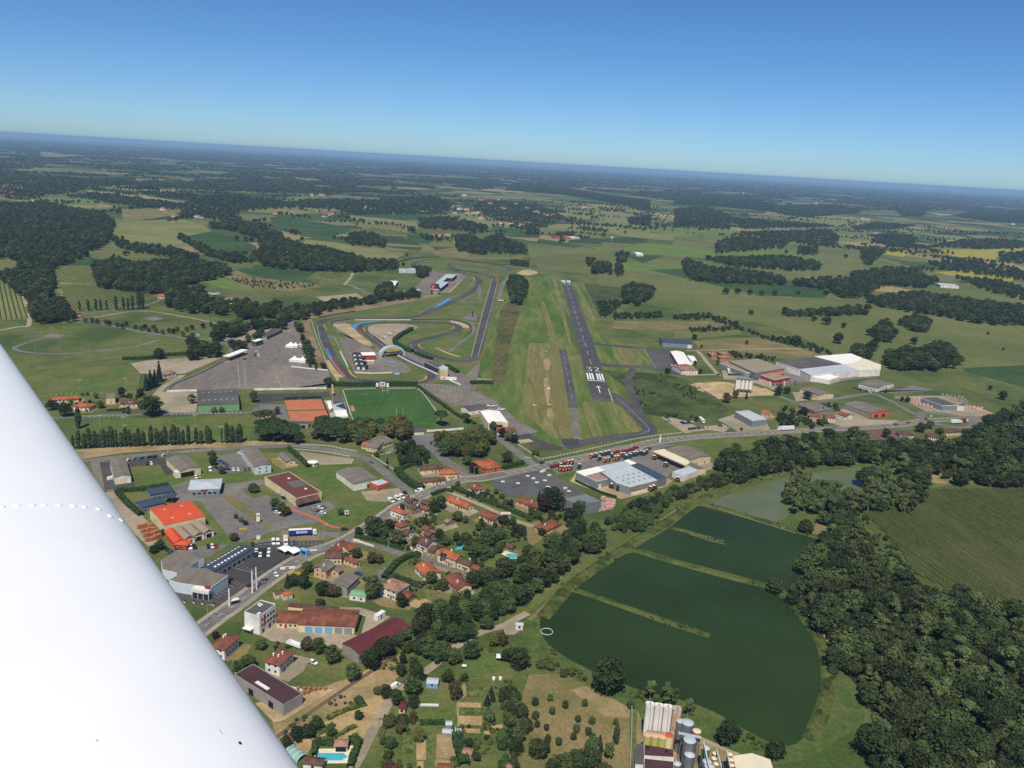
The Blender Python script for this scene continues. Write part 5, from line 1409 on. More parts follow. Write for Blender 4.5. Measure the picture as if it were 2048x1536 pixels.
t_,L_,W_,ro_=build('apartment_block','white three-storey block with flat brown roof beside the street','apartment block',R3(ZM3,(845,462),(1122,255),(850,195),9.6),9.6,0,'w_white','r_dgrey','flat',over=0,wins=(5,0),floors=3,ww=1.4,wh=1.5,vents=3,doors=((1,-.6,1.6,2.3),(1,.2,1.6,2.3)))
MB().box(-L_*.24,-L_*.16,-W_/2-.06,-W_/2-.002,3.0,9.0).obj('red_panel',M['w_red'],t_)
MB().box(-L_/2-2.5,-L_/2-.02,-W_*.1,W_*.45,2.6,2.85).obj('porch_roof',M['frame'],t_)
A,B=P(ZM((815,392))[0],6.0)[:2],P(ZM((1240,410))[0],6.0)[:2]
t_,L_,W_,ro_=build('garage','long cream garage with brown tiled roof and blue roller doors','garage',((A+B)/2,float(np.linalg.norm(B-A)),15,math.atan2(*(B-A)[::-1])),4.4,1.6,'w_cream','r_red',over=.5,wins=(0,1),doors=((1,-.62,3.6,3.2,'doorblue'),(1,-.27,3.6,3.2,'doorblue'),(1,.08,3.6,3.2,'doorblue'),(1,.43,3.6,3.2,'doorgrey'),(1,.78,3.6,3.2,'doorgrey')))
A,B=P(ZM((650,392))[0],5.0)[:2],P(ZM((830,398))[0],5.0)[:2]
build('garage_office','low cream office with brown roof at the end of the garage','office',((A+B)/2,float(np.linalg.norm(B-A)),11,math.atan2(*(B-A)[::-1])),3.3,1.5,'w_cream','r_red',over=.5,wins=(4,1),doors=((1,-.2,1.1,2.2,'w_red'),))
build('store_shed','narrow dark brown shed behind the cream garage','shed',R3(ZM,(720,345),(1090,382),(1095,352),4.6),4.6,.6,'w_cream','r_brown',wins=(0,0),over=.2)
build('long_shed','long dark red metal-roofed shed with pale walls beside the trees','shed',R3(ZM,(1245,697),(1635,497),(1485,440),5.2),5.2,1.0,'w_concrete','r_maroon',over=.2,wins=(0,0),doors=((3,0,3,3,'doorgrey'),))
build('house','white house with hipped brown roof nearest the main street junction','house',R3(ZM3,(250,1040),(520,800),(270,730),5.3),5.3,2.0,'w_white','r_red','hip',over=.6,wins=(4,2),floors=2,chim=2)
build('house','white house with hipped brown roof and three chimneys beside the long red shed garden','house',R3(ZM3,(1190,1305),(1455,1060),(1190,975),5.3),5.3,2.0,'w_white','r_red','hip',over=.6,wins=(4,2),floors=2,chim=3,doors=((1,-.3,1,2.1),))
t_,L_,W_,ro_=build('concrete_shed','unfinished concrete shed with dark maroon flat roof beside the railway','shed',R3(ZM,(690,1078),(832,992),(330,848),4.8),4.8,0,'w_concrete','r_dmaroon','flat',over=0,wins=(0,0),doors=((3,.3,3,3,'dark'),(3,-.5,3,3,'dark')))
MB().box(-.8,.8,-6,2,4.87,5.0).obj('skylight',M['frame'],ro_,(-2,3,0))
for q,lab,rf in (((655,240),'tiny cream transformer hut with brown roof beside the street','r_brown'),((715,248),'tiny cream hut with red roof and blue door on the lawn','r_orange')):
 c=P(ZM(q)[0],2.5)
 build('hut',lab,'hut',(c[:2],5,4.4,R(35)),2.6,.8,'w_cream',rf,over=.2,wins=(0,0),doors=((1,0,1,2,'doorblue'),))
build('house','peach two-storey house with grey-brown roof beside the grey workshop','house',R3(ZJ3,(1470,968),(1640,852),(1440,765),5.2),5.2,1.8,'w_peach','r_grey',wins=(2,2),floors=2,over=.6,chim=1)
build('house_wing','low grey-brown roofed garage wing behind the peach house','house',R3(ZJ3,(1690,990),(1770,922),(1625,862),3.0),3.0,1.3,'w_peach','r_grey',wins=(2,1),doors=((1,0,2.4,2.2,'dark'),))
build('workshop','pale workshop with grey fibre roof beside the green-roofed shed','workshop',R3(ZJ3,(1828,1258),(2040,1062),(1790,958),4.4),4.4,1.4,'w_concrete','r_grey',over=.2,wins=(4,3),doors=((3,-.4,3,3,'doorgrey'),))
build('green_shed','small shed with pale green roof and white walls beside the grey workshop','shed',R3(ZK,(157,1352),(292,1372),(292,1322),3.0),3.0,.6,'w_white','r_green',over=.2,wins=(2,1))
build('house','long brown-tiled house with cream gables beside the street crossing','house',R3(ZJ3,(1640,650),(1850,480),(1700,440),3.8),3.8,1.5,'w_cream','r_red',wins=(3,2),chim=1,over=.5)
build('house','brown-tiled house wing with dark windows beside the street hedge','house',R3(ZJ3,(1850,620),(2010,560),(1900,440),3.8),3.8,1.5,'w_cream','r_red',wins=(3,2),over=.5)
build('house','cream house with low brown roof facing the car port tents across the street','house',R3(ZJ3,(1440,740),(1750,740),(1640,610),4.0),4.0,1.7,'w_cream','r_brown',wins=(4,2),over=.5)
build('house','cream cottage with red-brown lean-to roof behind the street houses','house',R3(ZJ3,(1750,745),(1990,840),(2048,790),3.0),3.0,1.2,'w_cream','r_red',wins=(3,1),over=.4)
VH=[
 ((945,568),(1112,645),(1180,618),3.0,1.7,'w_cream','r_orange','gable','long cream house with bright orange roof behind the stone house',1),
 ((1512,576),(1692,642),(1727,600),3.0,1.7,'w_pink','r_red','hip','pink house with red tiled roof below the dark grey supermarket',1),
 ((1762,832),(1906,770),(1830,725),3.0,1.6,'w_peach','r_red','hip','house with red-brown hipped roof at the edge of the pond trees',1),
 ((1212,692),(1342,746),(1415,706),3.0,1.5,'w_cream','r_red','gable','cream house with red and brown roof beside the gravel drive',0),
 ((1130,456),(1180,497),(1265,482),3.0,1.6,'w_cream','r_red','hip','small square house with brown hipped roof beside the main road',1),
 ((1267,326),(1412,302),(1330,230),3.6,1.5,'w_brick','r_orange','hip','brick house with orange hipped roof on the main road corner',0),
 ((905,366),(1052,360),(1012,320),4.2,1.5,'w_cream','r_orange','gable','cream house with orange gable roof beside the road junction',0),
 ((742,432),(955,412),(930,382),3.0,1.2,'w_cream','r_brown','gable','long low brown-roofed house along the main road',0),
 ((740,332),(940,312),(885,282),3.4,1.4,'w_cream','r_brown','gable','brown-roofed farm building behind the orange gabled house',0),
 ((602,568),(652,602),(712,568),5.2,2.0,'w_stone','r_brown','gable','tall grey stone house with brown roof at the road fork',2),
 ((652,632),(690,655),(735,630),3.6,1.2,'w_stone','r_brown','gable','small stone wing behind the tall grey stone house',1),
 ((735,590),(800,620),(860,600),2.8,1.0,'w_stone','r_brown','gable','low brown-roofed outbuilding behind the stone house',0),
 ((735,640),(800,662),(850,640),2.6,1.0,'w_cream','r_red','gable','small red-brown shed between the stone house and the orange house',0),
 ((487,652),(602,697),(665,680),4.2,1.6,'w_white','r_orange','hip','white house with orange roof along the street below the stone house',1),
 ((522,770),(572,802),(655,772),4.8,1.5,'w_pink','r_red','hip','pink two-storey house with brown-red roof',1),
 ((570,845),(622,868),(690,832),3.0,1.3,'w_white','r_brown','gable','small white house with brown roof beside the pink house',0),
 ((745,800),(790,830),(832,800),3.0,1.3,'w_pink','r_red','gable','small pink cottage with red roof behind the white-gabled house',0),
 ((760,850),(810,875),(862,850),3.0,1.3,'w_stone','r_brown','gable','stone outbuilding with brown roof behind the white-gabled house',0),
 ((697,918),(790,958),(880,912),3.8,2.2,'w_white','r_brown','gable','white-gabled house with steep brown roof beside the lane',1),
 ((792,985),(840,1006),(918,962),3.2,1.4,'w_cream','r_brown','gable','cream barn with brown roof joined to the farmhouse',0),
 ((872,1012),(1030,1072),(1068,1020),5.0,1.7,'w_cream','r_orange','gable','long cream farmhouse with orange roof and solar panels',1),
 ((1032,1076),(1142,1118),(1180,1078),4.2,1.4,'w_cream','r_brown','gable','brown-roofed half of the long cream farmhouse',1),
 ((1150,1128),(1215,1150),(1240,1120),3.0,1.2,'w_cream','r_red','gable','low open porch building at the end of the farmhouse',0),
 ((688,1118),(782,1206),(866,1125),3.4,1.8,'w_white','r_orange','gable','white house with orange-red roof inside the hedged garden',1),
 ((932,1212),(1042,1312),(1118,1232),3.6,1.9,'w_cream','r_red','gable','cream house with red-brown roof and covered terrace',1),
 ((398,1278),(552,1337),(660,1268),5.2,1.4,'w_white','r_salmon','hip','white two-storey house with salmon roof and outside stair',1),
 ((550,1370),(625,1400),(715,1345),2.8,1.1,'w_stone','r_red','gable','red-roofed shed beside the salmon-roofed house',0),
 ((1440,958),(1490,975),(1540,950),2.6,1.0,'w_stone','r_brown','gable','little brown-roofed pool house beside the pale pool terrace',0),
 ((930,745),(960,765),(1000,740),2.4,.9,'w_stone','r_salmon','gable','little garden shed among the village fruit trees',0),
]
for a,b,c,z,rs,w_,r__,k_,lab,ch in VH:
 build('house',lab,'house',R3(ZK,a,b,c,z),z,rs,w_,r__,k_,over=.5,wins=(3,2),floors=2 if z>4.5 else 1,chim=ch,doors=((1,.3,1.0,2.1),))
c=P(ZK((925,1025))[0],5.9)
t_=thing('solar_panel','two dark solar panels on the orange farmhouse roof','solar panel',(c[0],c[1],6.05),R(-25))
for k in (-1,1):
 o=MB().box(-.9,.9,-1.4,1.4,0,.08).obj('panel',M['glass'],t_,(k*1.0,0,0)); o.rotation_euler=(R(22),0,0)
t_,cen,ro_=blocks('supermarket','huge dark grey flat-roofed supermarket along the main road','supermarket',[
 (ZL((105,470),(490,390),(835,585),(655,632),(560,582),(378,506),(240,536)),7.2,'w_grey','r_dgrey'),
 (ZL((658,622),(832,584),(956,640),(772,668)),7.6,'w_grey','w_grey')])
for q in ((180,487),(300,500),(375,443),(447,493),(535,527),(512,478),(700,562)):
 p=P(ZL(q)[0],7.3)[:2]-cen
 MB().box(-1.2,1.2,-.9,.9,7.33,7.6).obj('skylight',M['frame'],t_,(p[0],p[1],0))
for q in ((415,465),(480,412),(540,440),(555,540),(665,542),(495,405)):
 p=P(ZL(q)[0],7.3)[:2]-cen
 MB().box(-.8,.8,-.6,.6,7.33,8.2).cyl((1.4,0,7.33),.45,.45,0,1.1,8).obj('roof_unit',M['frame'],t_,(p[0],p[1],0))
t_,cen,ro_=blocks('machinery_dealership','machinery hall of joined white, pale grey and navy roofed blocks','warehouse',[
 (ZL3((80,707),(375,637),(475,690),(212,767)),5.6,'w_bluegrey','r_white'),
 (ZL3((378,635),(740,562),(820,620),(482,694)),5.9,'w_bluegrey','r_light'),
 (ZL3((738,556),(792,541),(908,590),(830,615)),6.0,'w_bluegrey','r_white'),
 (ZL3((440,715),(820,622),(1190,820),(822,912),(630,852)),6.3,'w_bluegrey','r_light'),
 (ZL3((215,762),(372,722),(518,800),(362,838)),5.7,'w_bluegrey','r_speckle'),
 (ZL3((828,620),(940,592),(1322,785),(1192,820)),6.1,'w_grey','r_navy')])
for q in ((650,788),(725,770),(800,752),(870,735),(940,718),(725,825),(800,806),(870,790),(945,770),(1015,752),(800,862),(872,845),(945,825),(1015,808),(1090,790)):
 p=P(ZL3(q)[0],6.4)[:2]-cen
 MB().box(-.8,.8,-.5,.5,6.42,6.55).obj('skylight',M['glass'],t_,(p[0],p[1],0),R(-28))
def front(t_,cen,Zf,a,b,z,inset,m,name,d=.18):
 A,B=P(Zf(a)[0],z)[:2],P(Zf(b)[0],z)[:2]
 u=(B-A)/np.linalg.norm(B-A); n=np.array([u[1],-u[0]])
 if n @ (-A)<0:n=-n
 return MB().prism([tuple(A-cen+n*.02),tuple(B-cen+n*.02),tuple(B-cen+n*d),tuple(A-cen+n*d)],inset[0],inset[1]).obj(name,M[m],t_)
front(t_,cen,ZL3,(835,912),(1185,825),6.3,(2.0,5.6),'r_tan','open_bay')
front(t_,cen,ZL3,(835,912),(1185,825),6.3,(.05,1.9),'w_white','plinth',.22)
front(t_,cen,ZL3,(640,858),(710,872),6.3,(.05,4.4),'dark','doorway')
front(t_,cen,ZL3,(395,836),(430,826),5.7,(.05,3.2),'frame','door')
t_,L_,W_,ro_=build('machinery_shed','cream machinery shed with grey roof beside the open lean-to','shed',R3(ZL3,(1310,405),(1648,555),(1915,492),5.4),5.4,1.2,'w_cream','r_grey',over=.2,wins=(0,2),ww=2.6,wh=.9)
t_,cen,ro_=blocks('lean_to','long open-fronted lean-to with pale roof facing the machinery yard','shed',[(ZL3((1130,425),(1285,396),(1560,522),(1640,580),(1580,618)),4.4,'w_cream','r_cream'),(ZL3((1420,535),(1555,528),(1862,672),(1752,684)),4.2,'w_cream','r_grey')])
front(t_,cen,ZL3,(1140,432),(1570,615),4.4,(.1,3.5),'dark','open_bay')
t_,cen,ro_=blocks('shed','small white shed with pale blue roof at the end of the lean-to','shed',[(ZL3((1400,705),(1620,636),(1750,690),(1532,770)),4.4,'w_white','r_light')])
front(t_,cen,ZL3,(1545,768),(1590,752),4.4,(.05,3.4),'frame','door')
blocks('factory','large factory of joined white, cream and grey roofed halls','factory',[
 (ZG((690,285),(915,252),(1060,298),(820,325)),8,'w_white','r_dgrey'),(ZG((900,254),(1100,238),(1165,264),(1120,288),(1062,297)),8.4,'w_white','r_white'),
 (ZG((822,326),(1060,300),(1138,330),(880,357)),7.6,'w_white','r_light'),(ZG((1064,299),(1168,265),(1265,300),(1262,326),(1142,331)),7.9,'w_white','r_cream'),(ZG((875,366),(952,350),(1040,365),(985,384)),5,'w_white','r_white')])
blocks('logistics_hall','grey box hall with flat tan roof beside the lorries','warehouse',[(ZG((432,280),(590,266),(738,320),(576,346)),7.4,'w_grey','r_tan'),(ZG((382,291),(430,281),(574,347),(520,342)),5.2,'w_bluegrey','r_tan')])
blocks('office','low red-walled office with tan roof in front of the logistics hall','office',[(ZG((592,350),(650,340),(766,366),(682,382)),4.2,'w_red','r_tan'),(ZG((632,336),(725,326),(738,344),(652,352)),5.2,'w_red','r_orange')])
t_,L_,W_,ro_=build('barn','grey-roofed barn with orange and white striped gable','barn',R3(ZG2,(145,150),(420,252),(665,238),4.6),4.6,2.4,'w_concrete','r_grey',over=.15,wins=(8,0),gable='w_ored')
for k in range(6):
 MB().box(L_/2+.05,L_/2+.1,-W_/2+W_*(k+.1)/6,-W_/2+W_*(k+.78)/6,.1,4.4).obj('orange_panel',M['w_ored'],t_)
for tt in (-.35,.35):add_door(t_,L_+.2,W_,2,tt,3,3,'dark','doorway')
blocks('office','blue-grey two-storey office building beside the main road car lot','office',[(ZG((467,556),(540,549),(640,596),(560,606)),6.2,'w_bluegrey','r_light')])
build('workshop','cream workshop with grey roof and yellow door beside the round tree','workshop',R3(ZG,(820,432),(926,470),(990,456),4.4),4.4,1.5,'w_cream','r_grey',over=.2,wins=(3,1),doors=((3,.2,3.5,3.2,'paintyellow'),))
build('office','long white single-storey building with grey roof on the estate','office',R3(ZG,(1142,405),(1246,430),(1385,414),4.2),4.2,1.6,'w_white','r_grey',over=.3,wins=(6,4),ww=1.6)
t_,L_,W_,ro_=build('hangar','grey hangar with dark navy roof beyond the airfield apron','hangar',R3(ZG3,(195,200),(682,228),(676,158),5.6),5.6,1.8,'w_bluegrey','r_navy',over=.2,wins=(0,0),doors=((1,.78,5,4.5,'frame'),))
t_,L_,W_,ro_=build('hangar','white-roofed aircraft hangar beside the dark apron','hangar',R3(ZG3,(320,338),(445,545),(665,556),5.4),5.4,1.3,'w_brick','r_white',over=.1,wins=(0,0),doors=((0,-.3,14,4.6,'dark'),(1,0,2,2.2)))
blocks('shed','low white shed against the white-roofed hangar','shed',[(ZG3((578,397),(690,412),(742,486),(640,480)),4,'w_white','r_white')])
build('clubhouse','salmon-tiled clubhouse with white annex beside the hangar','clubhouse',R3(ZG3,(500,648),(762,645),(735,560),4.2),4.2,1.4,'w_white','r_salmon',over=.3,wins=(5,2))
for a,b,c,lab in (((965,400),(1075,405),(1060,350),'terracotta-roofed brick house on the estate lane'),((1120,385),(1280,392),(1240,340),'terracotta house with stepped roof behind the estate lane'),((1100,435),(1275,440),(1260,410),'terracotta house nearest the logistics hall')):
 build('house',lab,'house',R3(ZG3,a,b,c,4.2),4.2,1.5,'w_brick','r_salmon','hip',wins=(3,2),over=.5)
for a,b,c,w_,r__,lab in (((872,582),(930,590),(938,572),'w_pink','r_red','pink house with red roof beside the railway line hedge'),((962,592),(1018,596),(1015,580),'w_white','r_red','small white house with red roof on the estate corner'),((1022,570),(1075,586),(1105,574),'w_white','r_red','white gabled house with red roof beside the black shed'),((607,562),(650,572),(690,564),'w_cream','r_orange','cream house with orange roof beside the blue-grey office'),((812,520),(905,562),(1000,545),'w_stone','r_grey','old grey-roofed stone building among the estate trees')):
 build('house',lab,'house',R3(ZG,a,b,c,3.6),3.6,1.6,w_,r__,wins=(3,2),over=.4)
blocks('builders_merchant','grey-blue builders merchant hall among the pallet stacks','warehouse',[(ZG2((962,86),(1120,76),(1345,160),(1188,164)),5.5,'w_bluegrey','r_dgrey'),(ZG2((1348,165),(1400,140),(1435,160),(1420,172)),5,'w_white','r_dgrey')])
for a,b,c,lab in (((1190,455),(1400,440),(1360,405),'brown-roofed motel wing with pale terrace near the roundabout'),((1400,440),(1560,430),(1520,402),'brown-roofed motel wing at the edge of the wood'),((1040,490),(1180,505),(1190,470),'brown-roofed restaurant below the flagpoles'),((740,470),(890,480),(880,445),'brown-roofed inn beside the brown car park')):
 build('motel',lab,'motel',R3(ZG2,a,b,c,3.2),3.2,1.2,'w_cream','r_brown','hip',wins=(5,2),over=.6)
c=P(ZG3((1475,985))[0])
t_=thing('cement_silos','four white cement silos on the sand yard','silo',(c[0],c[1],.1),R(-5))
for i in range(4):
 s_=MB().cyl((0,0,0),1.9,1.9,4,13.5,14).cyl((0,0,0),.5,1.9,2,4,14).cyl((0,0,0),1.9,.4,13.5,14.5,14).obj('silo',M['w_white'],t_,((i-1.5)*4.1,0,0))
MB().box(-9.5,-8.0,-3,3,0,13).obj('tower',M['w_white'],t_)
MB().box(-9,9,-2,2,14.2,14.5).obj('walkway',M['steel'],t_)
for i in range(5):
 for sy in (-1.6,1.6):MB().box((i-2)*4.1-.15,(i-2)*4.1+.15,sy-.15,sy+.15,0,4.4).obj('leg',M['steel'],t_)
for q,r_,h_ in (((1150,890),20,5),((800,880),11,3.5),((1010,960),15,3.5),((1800,960),8,3)):
 c=P(ZG3(q)[0]); g=MB(); v=[]
 nn,mm=20,5
 for j in range(mm+1):
  for i in range(nn):
   a=2*math.pi*i/nn; k=1-j/mm
   rr_=r_*k*(1+.18*math.sin(3*a+q[0])+.1*math.sin(5*a))
   v.append((rr_*math.cos(a),rr_*.8*math.sin(a),h_*(1-k)**.8*(1+.1*math.sin(7*a+j)) if j<mm else h_))
 g.add(v,[(j*nn+i,j*nn+(i+1)%nn,(j+1)*nn+(i+1)%nn,(j+1)*nn+i) for j in range(mm) for i in range(nn)])
 o=g.obj('sand_heap',M['sand'],None,(c[0],c[1],.08),smooth=True)
 tag(o,{1150:'widest pale sand heap beside the cement silos',800:'sand heap at the meadow end of the sand yard',1010:'pale sand heap along the wall of the sand yard',1800:'small sand heap beside the cement mixers'}[q[0]],'sand heap')
t_,L_,W_,ro_=build('sports_hall','green-walled sports hall with ribbed grey roof','sports hall',R3(ZH,(1208,293),(1552,277),(1535,155),6.2),6.2,1.6,'w_green','r_dgrey',over=.2,wins=(0,0),sky=6,skm='r_light',doors=((1,.3,3,3,'w_green'),(1,-.4,2,2.4,'doorgrey')))
build('house','long low house with red roof along the sports field hedge','house',R3(ZH,(14,248),(238,238),(240,212),2.9),2.9,1.2,'w_cream','r_orange',wins=(6,1),over=.5)
build('house','cream two-storey box house with grey gable roof','house',R3(ZH,(455,232),(535,228),(545,188),5.4),5.4,1.6,'w_cream','r_grey',wins=(1,1),over=.3)
build('house','cream house with dark brown hipped roof beside the big oak','house',R3(ZH,(575,282),(720,275),(705,245),3.4),3.4,1.6,'w_cream','r_brown','hip',wins=(3,1),over=.5)
build('house','house with salmon-orange hipped roof behind the poplars','house',R3(ZH,(185,300),(320,310),(300,272),3.0),3.0,1.6,'w_white','r_orange','hip',wins=(3,1),over=.5)
build('house','white house with terracotta roof beside the dark cypresses','house',R3(ZD,(1110,652),(1205,630),(1190,610),3.6),3.6,1.4,'w_white','r_salmon',wins=(3,1),over=.4)
build('clubhouse','tennis clubhouse with flat brown-grey roof and pillars','clubhouse',R3(ZI,(275,425),(538,432),(535,405),3.2),3.2,0,'w_concrete','r_dgrey','flat',over=0,wins=(6,1),doors=((1,.7,3,2.6,'dark'),))
build('house','small brown-roofed lodge beside the tennis courts','house',R3(ZI,(150,355),(250,362),(255,318),3.0),3.0,1.2,'w_pink','r_brown','hip',wins=(2,1),over=.5)
t_,cen,ro_=blocks('grandstand','rugby grandstand with grey roof, dark triangular glazing and white tent roof','grandstand',[(ZI2((440,352),(572,330),(612,445),(452,475)),6.5,'w_white','r_dgrey'),(ZI2((452,477),(612,447),(636,545),(462,552)),6.0,'w_white','r_light'),(ZI2((470,556),(630,548),(657,632),(490,645)),5.4,'w_white','r_white'),(ZI2((362,432),(415,418),(445,520),(400,545)),3.4,'w_peach','r_white')])
A_=[P(ZI2(p)[0],6.4)[:2]-cen for p in ((485,490),(605,450),(634,540))]
MB().prism([tuple(p) for p in A_],6.2,6.5).obj('glazing',M['glass'],t_)
front(t_,cen,ZI2,(492,648),(656,636),5.4,(.3,4.2),'glass','shop_window')
for a,b,c,z,rs,lab in (((985,605),(1080,620),(1060,545),3.4,1.6,'cream municipal building wing with grey-brown roof at the bend'),((1090,600),(1215,560),(1110,515),3.6,1.8,'cream municipal hall with grey-brown gable roof below the plane trees'),((950,590),(1010,600),(1015,565),3.2,1.0,'small terracotta-roofed wing of the municipal building')):
 build('municipal_building',lab,'building',R3(ZI,a,b,c,z),z,rs,'w_cream','r_orange' if 'terracotta' in lab else 'r_grey',wins=(3,2),over=.5)
build('shelter','grey flat-roofed shelter with white wall beside the pitch entrance','shelter',R3(ZI,(1370,490),(1455,485),(1450,460),2.8),2.8,.3,'w_white','r_dgrey','shed',over=.4,wins=(0,0))
t_,L_,W_,ro_=build('hangar','cream hangar with broad white roof beside the grass strip','hangar',R3(ZI,(1955,420),(1892,328),(2028,305),6.2),6.2,1.2,'w_cream','r_white',over=.1,wins=(0,0),doors=((0,0,16,5,'w_cream'),(3,0,8,4.5,'dark')))
build('workshop','white workshop with dark grey gable roof behind the cream hangar','workshop',R3(ZI,(1805,325),(1965,300),(1895,268),4.0),4.0,1.5,'w_white','r_dgrey',over=.3,wins=(3,1))
build('aero_club','small aero club house with brown hipped roof beside the apron','clubhouse',R3(ZF,(135,1325),(300,1330),(270,1290),3.0),3.0,1.5,'w_lightblue','r_red','hip',wins=(4,2),over=.6)
t_,cen,ro_=blocks('pit_building','long pit garage building with pale roof and open courtyard','pit building',[(ZE4((1045,512),(1275,325),(1400,328),(1200,490),(1330,505),(1158,642)),6.5,'w_dark','r_light'),(ZE4((1290,400),(1400,330),(1520,335),(1425,408)),6.7,'w_dark','r_light')])
c=P(ZE4((1010,770))[0])
t_=thing('race_control_tower','race control tower with red panel, glazed top and round base','tower',(c[0],c[1],.1),R(8))
MB().box(-6.5,1.2,-4,4,8.5,16.5).obj('red_block',M['w_red'],t_)
MB().box(1.2,7.2,-3.6,4,9.2,15.6).obj('glazed_room',M['glass'],t_)
MB().box(1.1,7.6,-4.0,4.2,15.6,16.3).obj('roof',M['r_dgrey'],t_)
MB().box(-6.6,7.3,-4.2,4.2,7.6,8.5).obj('floor_band',M['frame'],t_)
MB().cyl((3.4,0,0),4.2,4.2,0,7.6,20).obj('round_base',M['w_concrete'],t_)
MB().box(-6.2,-2.6,-3,3,0,7.6).obj('stair_core',M['w_dark'],t_)
MB().box(-.9,1.6,-4.1,-3.9,4.5,7.0).obj('red_sign',M['w_red'],t_)
for i in range(4):MB().cyl((-2.2+i*1.8,-3.8,0),.3,.3,0,7.6,8).obj('column',M['frame'],t_)
MB().box(-4.4,-.8,-4.08,-4.02,12.2,12.8).box(-3.4,-1.8,-4.08,-4.02,11.4,12.0).box(-3.2,-2.0,-4.08,-4.02,13.0,13.5).obj('white_emblem',M['frame'],t_)
t_,cen,ro_=blocks('exhibition_hall','silver hall with peaked roofs among the trees behind the pits','hall',[(ZE4((205,190),(375,200),(375,215),(205,215)),7,'w_lightblue','r_light'),(ZE4((375,200),(560,180),(585,215),(390,218)),7.4,'w_lightblue','r_light')])
build('restaurant','white and cream roofed restaurant beside the circuit lane','restaurant',R3(ZE4,(-90,590),(110,600),(165,480),4.5),4.5,1.5,'w_red','r_white',wins=(4,1),over=.4)
build('pavilion','small white pavilion behind the circuit hedge','pavilion',R3(ZE4,(305,700),(480,725),(495,650),3.5),3.5,1.0,'w_white','r_white','hip',wins=(2,1),over=.3)
t_,cen,ro_=blocks('stand_building','trackside grandstand with dark sloped roof and cream tower','grandstand',[(ZE3((1382,520),(1560,508),(1700,590),(1625,632)),6.5,'w_dark','r_dgrey'),(ZE3((1615,610),(1690,575),(1775,615),(1770,640),(1640,650)),9.5,'w_cream','r_light')])
build('paddock_office','red paddock office with white roof inside the circuit','office',R3(ZE3,(365,420),(590,415),(545,372),5),5,.4,'w_red','r_white','shed',wins=(5,1),over=.3)
build('snack_bar','cream snack bar with white end below the red paddock office','hut',R3(ZE3,(370,515),(560,512),(555,500),3),3,.3,'w_cream','r_cream','shed',wins=(4,0),over=.2)
for q,lab in (((300,385),'black-roofed pit garage beside the red paddock office'),((312,450),'black-roofed pit garage beside the snack bar'),((330,515),'black-roofed pit garage third from the paddock office'),((360,585),'black-roofed pit garage at the end of the pit lane')):
 c=P(ZE3(q)[0],3.5)
 build('pit_garage',lab,'garage',(c[:2],12,7,R(-8)),3.4,.3,'w_dark','w_dark','shed',wins=(0,0),over=.2,doors=((1,-.5,3,2.6,'frame'),(1,.5,3,2.6,'frame')))
build('garage_row','long low garage row with grey roof at the paddock entrance','garage',R3(ZD2,(1048,232),(1265,130),(1190,105),3.8),3.8,.4,'w_concrete','r_dgrey','shed',over=.1,wins=(0,0),doors=tuple((1,-.8+.2*i,2.6,2.6,'dark') for i in range(9)))
t_,L_,W_,ro_=build('ticket_office','paddock office with white roof, dark glass and red panel','office',R3(ZD2,(905,298),(1002,268),(985,245),5.5),5.5,.3,'w_dark','r_white','shed',over=.3,wins=(3,2),floors=2)
c_,L_,W_,a_=R3(ZD2,(515,500),(770,405),(745,395),5.0)
t_=thing('pump_canopy','long slanting white canopy over the paddock filling station','canopy',(c_[0],c_[1],.1),a_)
MB().box(-L_/2,L_/2,-4,4,4.6,5.1).obj('roof',M['r_white'],t_)
for i in range(5):MB().cyl((-L_*.4+i*L_*.2,0,0),.25,.25,0,4.6,8).obj('post',M['steel'],t_)
A,B=P(ZE3((640,450))[0])[:2],P(ZE3((1050,415))[0])[:2]
cen=(A+B)/2; an=math.atan2(*(B-A)[::-1]); sp=float(np.linalg.norm(B-A))/2
t_=thing('arch_footbridge','silver arched footbridge with yellow sign spanning the race track','bridge',(cen[0],cen[1],.1),an)
n_=18; v=[]; f=[]
for i in range(n_+1):
 a=math.pi*i/n_
 x,z=-sp*math.cos(a),12.5*math.sin(a)**.8
 xi,zi=x*.86,max(0,z-3.0*math.sin(a)-.01)
 v+=[(x,-2.6,z),(x,2.6,z),(xi,2.6,zi),(xi,-2.6,zi)]
for i in range(n_):
 for j in range(4):f.append((4*i+j,4*i+(j+1)%4,4*i+4+(j+1)%4,4*i+4+j))
MB().add(v,f).obj('arch',M['r_light'],t_)
MB().box(-sp*.5,sp*.5,-2.9,-2.65,6.2,8.4).obj('sign_board',M['paintyellow'],t_)
MB().box(-sp*.55,sp*.55,-2.2,2.2,5.2,5.9).obj('deck',M['w_dark'],t_)
for sx in (-1,1):MB().box(sx*sp*.56-.6,sx*sp*.56+.6,-1.5,1.5,0,5.2).obj('pier',M['steel'],t_)
